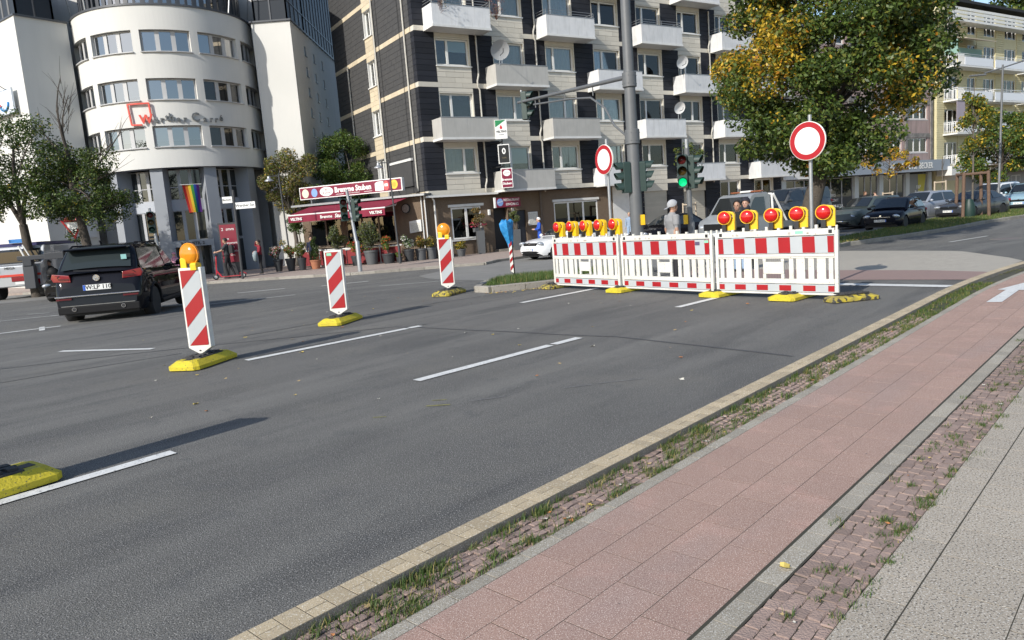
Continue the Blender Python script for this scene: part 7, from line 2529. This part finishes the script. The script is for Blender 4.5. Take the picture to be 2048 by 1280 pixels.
def person(label, x, y, az, h, top, bottom, skin=None, shoes=None, sleeve='short', hair='short', hairm=None, pose=None, loose=1.0, z=None, wide=1.0):
    skin = skin or skin_l
    shoes = shoes or shoe_d
    t = empty('person', (x, y, (hz(x, y) if z is None else z)), R(az), label, 'person')
    k = h / 1.75
    J = {'pelvis': (0, 0, .95), 'spine': (.015, 0, 1.13), 'chest': (.0, 0, 1.32), 'neckb': (-.01, 0, 1.455), 'neckt': (.012, 0, 1.53), 'head1': (.028, 0, 1.605), 'head2': (.015, 0, 1.69)}
    for s_, n in ((1, 'l'), (-1, 'r')):
        J.update({'sh' + n: (-.01, s_ * .165, 1.41), 'el' + n: (-.035, s_ * .225, 1.13), 'wr' + n: (.04, s_ * .235, .895), 'ha' + n: (.06, s_ * .235, .83),
                  'hip' + n: (0, s_ * .085, .91), 'kn' + n: (.02, s_ * .10, .50), 'an' + n: (-.015, s_ * .105, .085), 'to' + n: (.13, s_ * .125, .035)})
    for n in J:
        if n[:2] in ('sh', 'el', 'wr', 'ha'): J[n] = (J[n][0], J[n][1] * wide, J[n][2])
    if pose: J.update(pose)
    V = {n: Vector(p) * k for n, p in J.items()}
    q = B()
    segs = []
    def part(a, b, ra, rb, ty, n=12):
        q.tube([a + (a - b).normalized() * ra * .3, a, b, b + (b - a).normalized() * rb * .4], [ra * .75 * k, ra * k, rb * k, rb * .7 * k], n)
        segs.append((a, b, ty, max(ra, rb) * k))
    # torso as elliptical rings along the spine
    sp_ = [V['pelvis'] + (V['pelvis'] - V['spine']) * .45, V['pelvis'], V['pelvis'].lerp(V['spine'], .5), V['spine'], V['spine'].lerp(V['chest'], .6), V['chest'], V['chest'].lerp(V['neckb'], .55), V['neckb'], V['neckb'].lerp(V['neckt'], .5)]
    wd = [(.10, .09), (.165, .115), (.160, .112), (.150, .105), (.165, .112), (.178, .115), (.165, .100), (.085, .075), (.055, .055)]
    vs_, fs_, n_ = [], [], 16
    for p, (wy, wx) in zip(sp_, wd):
        lo_ = loose if p.z < V['chest'].z + .02 else 1.0 + (loose - 1) * .4
        for j in range(n_):
            t_ = 2 * math.pi * j / n_
            vs_.append((p.x + wx * lo_ * k * math.cos(t_), p.y + wy * wide * (1 + (lo_ - 1) * .6) * k * math.sin(t_), p.z))
    for i in range(len(sp_) - 1):
        for j in range(n_):
            fs_.append((i * n_ + j, i * n_ + (j + 1) % n_, (i + 1) * n_ + (j + 1) % n_, (i + 1) * n_ + j))
    fs_ += [tuple(range(n_))[::-1], tuple(range((len(sp_) - 1) * n_, len(sp_) * n_))]
    q.add(vs_, fs_)
    segs.append((V['pelvis'].lerp(V['spine'], .35), V['neckb'].lerp(V['chest'], .45), 't', .13 * k))
    segs.append((V['pelvis'], V['pelvis'] + Vector((0, 0, -.05)), 'b', .13 * k))
    part(V['neckb'], V['neckt'], .058, .052, 's')
    hc = V['head1']
    q.ball(hc + Vector((-.004, 0, .035)) * k, .1 * k, 14, (.98, .80, 1.12))
    q.ball(hc + Vector((.028, 0, -.035)) * k, .068 * k, 12, (.95, .88, 1.1))
    q.ball(hc + Vector((.098, 0, -.002)) * k, .016 * k, 8, (1, .8, 1.6))
    segs.append((V['neckt'], V['head2'], 's', .085 * k))
    for n in 'lr':
        sl_ = 1.0 + (loose - 1) * .9
        part(V['sh' + n], V['el' + n].lerp(V['sh' + n], .35 if sleeve == 'short' else 0), .068 * sl_, .056 * sl_, 't')
        if sleeve == 'short': part(V['el' + n].lerp(V['sh' + n], .35), V['el' + n], .046, .042, 's')
        part(V['el' + n], V['wr' + n], .043 if sleeve == 'short' else .048, .030 if sleeve == 'short' else .038, 't' if sleeve == 'long' else 's')
        part(V['hip' + n], V['kn' + n], .092, .066, 'b')
        part(V['kn' + n], V['an' + n], .066, .048, 'b')
        part(V['an' + n] + Vector((-.03, 0, -.04)) * k, V['to' + n], .040, .034, 'f')
        w, hnd = V['wr' + n], V['ha' + n]
        d = (hnd - w).normalized()
        side = d.cross(Vector((0, 1, 0)))
        side = side.normalized() if side.length > .1 else Vector((1, 0, 0))
        palm = d.cross(side)
        part(w, hnd, .026, .030, 's', 8)
        for o_, ln in ((-.030, .058), (-.010, .072), (.010, .068), (.029, .052)):
            a = hnd + (d * .018 + side * o_) * k
            m_ = a + (d * ln * .55 + palm * .004) * k
            e_ = a + (d * ln + palm * .026) * k
            q.tube([a, m_, e_], [.0105 * k, .0098 * k, .0075 * k], 6)
            segs.append((a, e_, 's', .01 * k))
        a = w + (d * .030 + side * .022) * k
        q.tube([a, a + (d * .035 + side * .028) * k, a + (d * .065 + side * .034 + palm * .012) * k], [.013 * k, .011 * k, .008 * k], 6)
        segs.append((a, a + (d * .06 + side * .034) * k, 's', .012 * k))
    o = q.build('tmp', skin)
    rm = o.modifiers.new('r', 'REMESH')
    rm.mode = 'VOXEL'
    rm.voxel_size = (.0105 if y < 20 else .014) * max(.8, k)
    sm_ = o.modifiers.new('s', 'SMOOTH')
    sm_.iterations = 3
    sm_.factor = .4
    dg = bpy.context.evaluated_depsgraph_get()
    me2 = bpy.data.meshes.new_from_object(o.evaluated_get(dg))
    bpy.data.objects.remove(o)
    me2.materials.clear()
    for m in (skin, top, bottom, shoes): me2.materials.append(m)
    mi = {'s': 0, 't': 1, 'b': 2, 'f': 3}
    nP = len(me2.polygons)
    cen = np.zeros(nP * 3, np.float32)
    me2.polygons.foreach_get('center', cen)
    cen = cen.reshape(-1, 3)
    best = np.full(nP, 1e9)
    idx = np.zeros(nP, np.int32)
    for a, b, ty, r in segs:
        a_, ab = np.array(a), np.array(b - a)
        tt = np.clip(((cen - a_) @ ab) / max(1e-9, ab @ ab), 0, 1)
        dd = np.linalg.norm(cen - (a_ + tt[:, None] * ab), axis=1) - r
        better = dd < best
        best[better] = dd[better]
        idx[better] = mi[ty]
    me2.polygons.foreach_set('material_index', idx)
    me2.shade_smooth()
    bo = bpy.data.objects.new('body', me2)
    link(bo, t)
    hx, hy, hz_ = J['head1']
    if not pose or True:
        for s_ in (1, -1):
            B().ball((0, 0, 0), .012 * k, 8).build('eye', M('eye_dark', (.02, .015, .012), .3), t, 60, ((hx + .084) * k, (hy + s_ * .030) * k, (hz_ + .022) * k))
            B().ball((0, 0, 0), .022 * k, 8, (.6, .4, 1.2)).build('ear', skin, t, 60, ((hx - .005) * k, (hy + s_ * .082) * k, (hz_ + .005) * k))
        B().box(-.006 * k, .006 * k, -.022 * k, .022 * k, -.006 * k, .006 * k).build('mouth', M('lips', (.30, .10, .09), .5), t, None, ((hx + .089) * k, hy * k, (hz_ - .045) * k))
    hm = hairm or hair_d
    cx, cy, cz = (hx - .012) * k, hy * k, (hz_ + .05) * k
    if hair:
        q = B()
        prof = {'short': (.113, -.15), 'bun': (.116, -.2), 'long': (.118, -.5), 'scarf': (.128, -.6), 'cap': (.118, -.05)}[hair]
        r = prof[0] * k
        n1, n2 = 14, 8
        vsn, fsn = [], []
        for i in range(n2 + 1):
            a = math.pi / 2 - (math.pi * .62) * i / n2
            for j in range(n1):
                b = 2 * math.pi * j / n1
                front = max(0, math.cos(b))
                low = 1 - .55 * front if hair != 'scarf' else 1 - .35 * front
                aa = math.pi / 2 - (math.pi * .62) * (i / n2) * low
                vsn.append((cx + r * math.cos(aa) * math.cos(b) * 1.04, cy + r * .88 * math.cos(aa) * math.sin(b), cz + r * .98 * math.sin(aa)))
        for i in range(n2):
            for j in range(n1):
                j2 = (j + 1) % n1
                fsn.append((i * n1 + j, i * n1 + j2, (i + 1) * n1 + j2, (i + 1) * n1 + j))
        q.add(vsn, fsn)
        if hair == 'bun': q.ball((cx - .10 * k, cy, cz - .01 * k), .05 * k, 8)
        if hair == 'long': q.ball((cx - .055 * k, cy, cz - .14 * k), .10 * k, 10, (.55, .95, 1.5))
        if hair == 'scarf':
            q.ball((cx - .0 * k, cy, cz - .16 * k), .115 * k, 10, (.75, .95, .9))
        if hair == 'cap':
            q.add([(cx - .07 * k, cy - .07 * k, cz - .035 * k), (cx - .07 * k, cy + .07 * k, cz - .035 * k), (cx - .19 * k, cy + .05 * k, cz - .085 * k), (cx - .19 * k, cy - .05 * k, cz - .085 * k)], [(0, 1, 2, 3)])
        q.build({'scarf': 'headscarf', 'cap': 'cap'}.get(hair, 'hair'), hm, t, 60)
    return t, k
grey_t = cloth_m('shirt_grey', (.28, .28, .285))
black_c = cloth_m('cloth_black', (.014, .014, .016))
jeans = cloth_m('jeans_light', (.30, .42, .58))
t, k = person('man in a loose grey T shirt and backwards grey cap behind the middle barrier', 3.33, 14.5, 12, 1.60, grey_t, cloth_m('trousers_dark', (.03, .03, .035)), skin_m, hair='cap', hairm=cloth_m('cap_grey', (.40, .41, .43)), loose=1.28, wide=1.16)
t, k = person('woman with tied dark hair in a black top, hand raised to her chin', 4.92, 15.4, 236, 1.50, black_c, jeans, skin_m, sleeve='long', hair='bun', pose={'elr': (.12, -.24, 1.16), 'wrr': (.20, -.10, 1.32), 'har': (.19, -.05, 1.40), 'ell': (.10, .22, 1.14), 'wrl': (.22, .02, 1.12), 'hal': (.23, -.05, 1.13)})
B().box(.02, .12, .20, .34, .86, 1.1).build('shoulder_bag', M('bag_white', (.6, .6, .58), .6), t)
t, k = person('woman in dark headscarf and navy coat standing behind the woman in the black top', 5.28, 15.95, 236, 1.54, cloth_m('coat_navy', (.018, .02, .035)), black_c, skin_l, sleeve='long', hair='scarf', hairm=cloth_m('scarf_dark', (.02, .02, .03)), loose=1.1)
B().box(.10, .22, .12, .24, .92, 1.02).build('cup_carrier', sign_white, t)
# man on the red scooter
GZ = hz(0, 40) + .11
t, k = person('bearded man in dark T shirt with a backpack riding the red scooter', -13.0, 34.0, 186, 1.78, cloth_m('shirt_charcoal', (.045, .05, .055)), black_c, skin_m, hair='short', z=GZ + .12, loose=1.15,
              pose={'ell': (.16, .24, 1.20), 'wrl': (.40, .20, 1.14), 'hal': (.46, .20, 1.13), 'elr': (.16, -.24, 1.20), 'wrr': (.40, -.20, 1.14), 'har': (.46, -.20, 1.13), 'knl': (.10, .09, .52), 'anl': (.05, .06, .09), 'tol': (.19, .07, .04), 'anr': (-.22, -.06, .09), 'tor': (-.08, -.07, .04), 'knr': (-.06, -.09, .50)})
B().cham(-.32, -.14, -.16, .16, 1.06, 1.46, .04).build('backpack', M('backpack_black', (.02, .02, .022), .7), t, bevel=.03)
B().ball((.075, 0, 1.555), .055, 8, (.7, .9, .8)).build('beard', hair_d, t, 60)
sc = empty('kick_scooter', (-13.0, 34.0, GZ), R(186), 'red electric kick scooter under the bearded man', 'scooter')
sred = M('scooter_red', (.52, .03, .05), .4)
B().box(-.55, .38, -.09, .09, .10, .15).build('deck', M('scooter_red_dark', (.34, .03, .04), .5), sc, bevel=.02)
B().tube([(.36, 0, .14), (.50, 0, .34), (.56, 0, .42)], .04, 8).build('neck', sred, sc)
B().tube([(.58, 0, .22), (.50, 0, 1.10)], .028, 8).build('steering_column', sred, sc)
B().tube([(.50, -.27, 1.10), (.52, 0, 1.12), (.50, .27, 1.10)], .018, 8).build('handlebar', black_mat, sc)
for x in (.62, -.62):
    w_ = B().lathe([(.05, -.03), (.105, -.035), (.13, -.02), (.13, .02), (.105, .035), (.05, .03)], 20, (x, 0, .13), 'y').build('wheel', rubber, sc, 40)
    B().lathe([(.075, -.036), (.075, .036)], 14, (x, 0, .13), 'y').build('hub', steel, w_)
B().prism([(-.78, .20), (-.62, .29), (-.46, .24), (-.46, .22), (-.62, .27), (-.77, .18)], -.04, .04, 'y').build('mudguard', sred, sc)
# woman with jackets
t, k = person('woman in a dark red top shading her eyes, jackets over her arm, black trousers', -12.35, 36.6, 205, 1.68, cloth_m('top_dark_red', (.24, .015, .03)), black_c, skin_m, sleeve='long', hair='long', z=GZ,
              pose={'elr': (.14, -.30, 1.50), 'wrr': (.13, -.10, 1.66), 'har': (.11, -.02, 1.68), 'ell': (.05, .24, 1.16), 'wrl': (.24, .16, 1.14), 'hal': (.30, .12, 1.14)})
q = B()
q.lathe([(.04, 1.16), (.10, 1.12), (.13, .95), (.10, .70), (.03, .62)], 12, (.24, .12, 0))
q.v = [(x + .03 * math.sin(9 * z + 3 * y), y * 1.15, z) for x, y, z in q.v]
q.build('jacket', cloth_m('jacket_pale', (.26, .32, .34)), t, 60)
q = B().lathe([(.04, 1.16), (.13, 1.08), (.14, .9), (.05, .82)], 12, (.20, -.18, 0))
q.build('spotted_bag', M('spotted_cloth', (.70, .66, .62), .8, speck=(9, (.30, .02, .04), .56, .60)), t, 60)
person('small child in an olive top standing by the office door', -14.9, 37.3, 200, .92, cloth_m('top_olive', (.13, .15, .08)), cloth_m('shorts_pale', (.42, .36, .3)), skin_l, hair=None, z=GZ)
person('person in a pink headscarf and pink coat near the office entrance', -15.9, 35.0, 260, 1.40, cloth_m('coat_pink', (.55, .26, .36)), cloth_m('trousers_lilac', (.36, .24, .36)), skin_l, sleeve='long', hair='scarf', hairm=cloth_m('scarf_pink', (.62, .26, .36)), z=GZ)
person('man in a pale grey shirt walking behind the black SUV', -15.2, 32.0, 100, 1.74, cloth_m('shirt_pale', (.42, .40, .38)), black_c, skin_m, hair='short', z=hz(0, 40))
person('dark haired person standing behind the small dark car', -21.0, 33.6, 240, 1.62, black_c, black_c, skin_m, sleeve='long', hair='short', z=hz(0, 40))
person('man in bright blue work overalls and white cap by the notice case', 1.85, 39.5, 190, 1.72, cloth_m('overall_blue', (.02, .09, .48)), cloth_m('overall_blue', (.02, .09, .48)), skin_l, sleeve='long', hair='cap', hairm=sign_white, z=GZ,
       pose={'elr': (.05, -.25, 1.15), 'wrr': (.26, -.16, 1.10), 'har': (.32, -.14, 1.11), 'ell': (.05, .25, 1.15), 'wrl': (.26, .16, 1.10), 'hal': (.32, .14, 1.11)})
person('woman in a dark blue top standing among the terrace flowers', -10.2, 38.3, 300, 1.66, cloth_m('top_navy', (.02, .025, .06)), black_c, skin_l, sleeve='long', hair='bun', z=GZ)
person('seated grey haired guest behind the red fence under the awning', -8.1, 39.25, 270, 1.60, cloth_m('shirt_slate', (.17, .18, .20)), black_c, skin_m, hair='short', hairm=M('hair_grey', (.25, .24, .23), .7), z=GZ - .02,
       pose={'pelvis': (-.05, 0, .62), 'spine': (0, 0, .82), 'chest': (0, 0, 1.02), 'neckb': (.0, 0, 1.16), 'neckt': (.02, 0, 1.23), 'head1': (.035, 0, 1.305), 'head2': (.025, 0, 1.39), 'shl': (-.01, .165, 1.11), 'shr': (-.01, -.165, 1.11), 'ell': (.1, .24, .88), 'elr': (.1, -.24, .88), 'wrl': (.3, .15, .92), 'wrr': (.3, -.15, .92), 'hal': (.36, .13, .92), 'har': (.36, -.13, .92), 'hipl': (0, .085, .60), 'hipr': (0, -.085, .60), 'knl': (.4, .1, .56), 'knr': (.4, -.1, .56), 'anl': (.4, .1, .085), 'anr': (.4, -.1, .085), 'tol': (.54, .11, .035), 'tor': (.54, -.11, .035)})
person('fair haired person in pale denim beyond the black car by the mast', 6.9, 40.4, 250, 1.62, cloth_m('denim_pale', (.26, .34, .46)), jeans, skin_l, sleeve='long', hair='short', hairm=M('hair_fair', (.40, .32, .2), .7), z=GZ)
person('dark clothed pedestrian outside the showroom window', 26.0, 52.6, 300, 1.74, black_c, black_c, skin_m, hair='long', hairm=M('hair_brown', (.10, .05, .025), .7), z=GZ)
person('pedestrian in a peach top outside the showroom, right of the dark one', 26.9, 52.9, 120, 1.72, cloth_m('top_peach', (.62, .42, .32)), jeans, skin_l, hair='short', z=GZ)
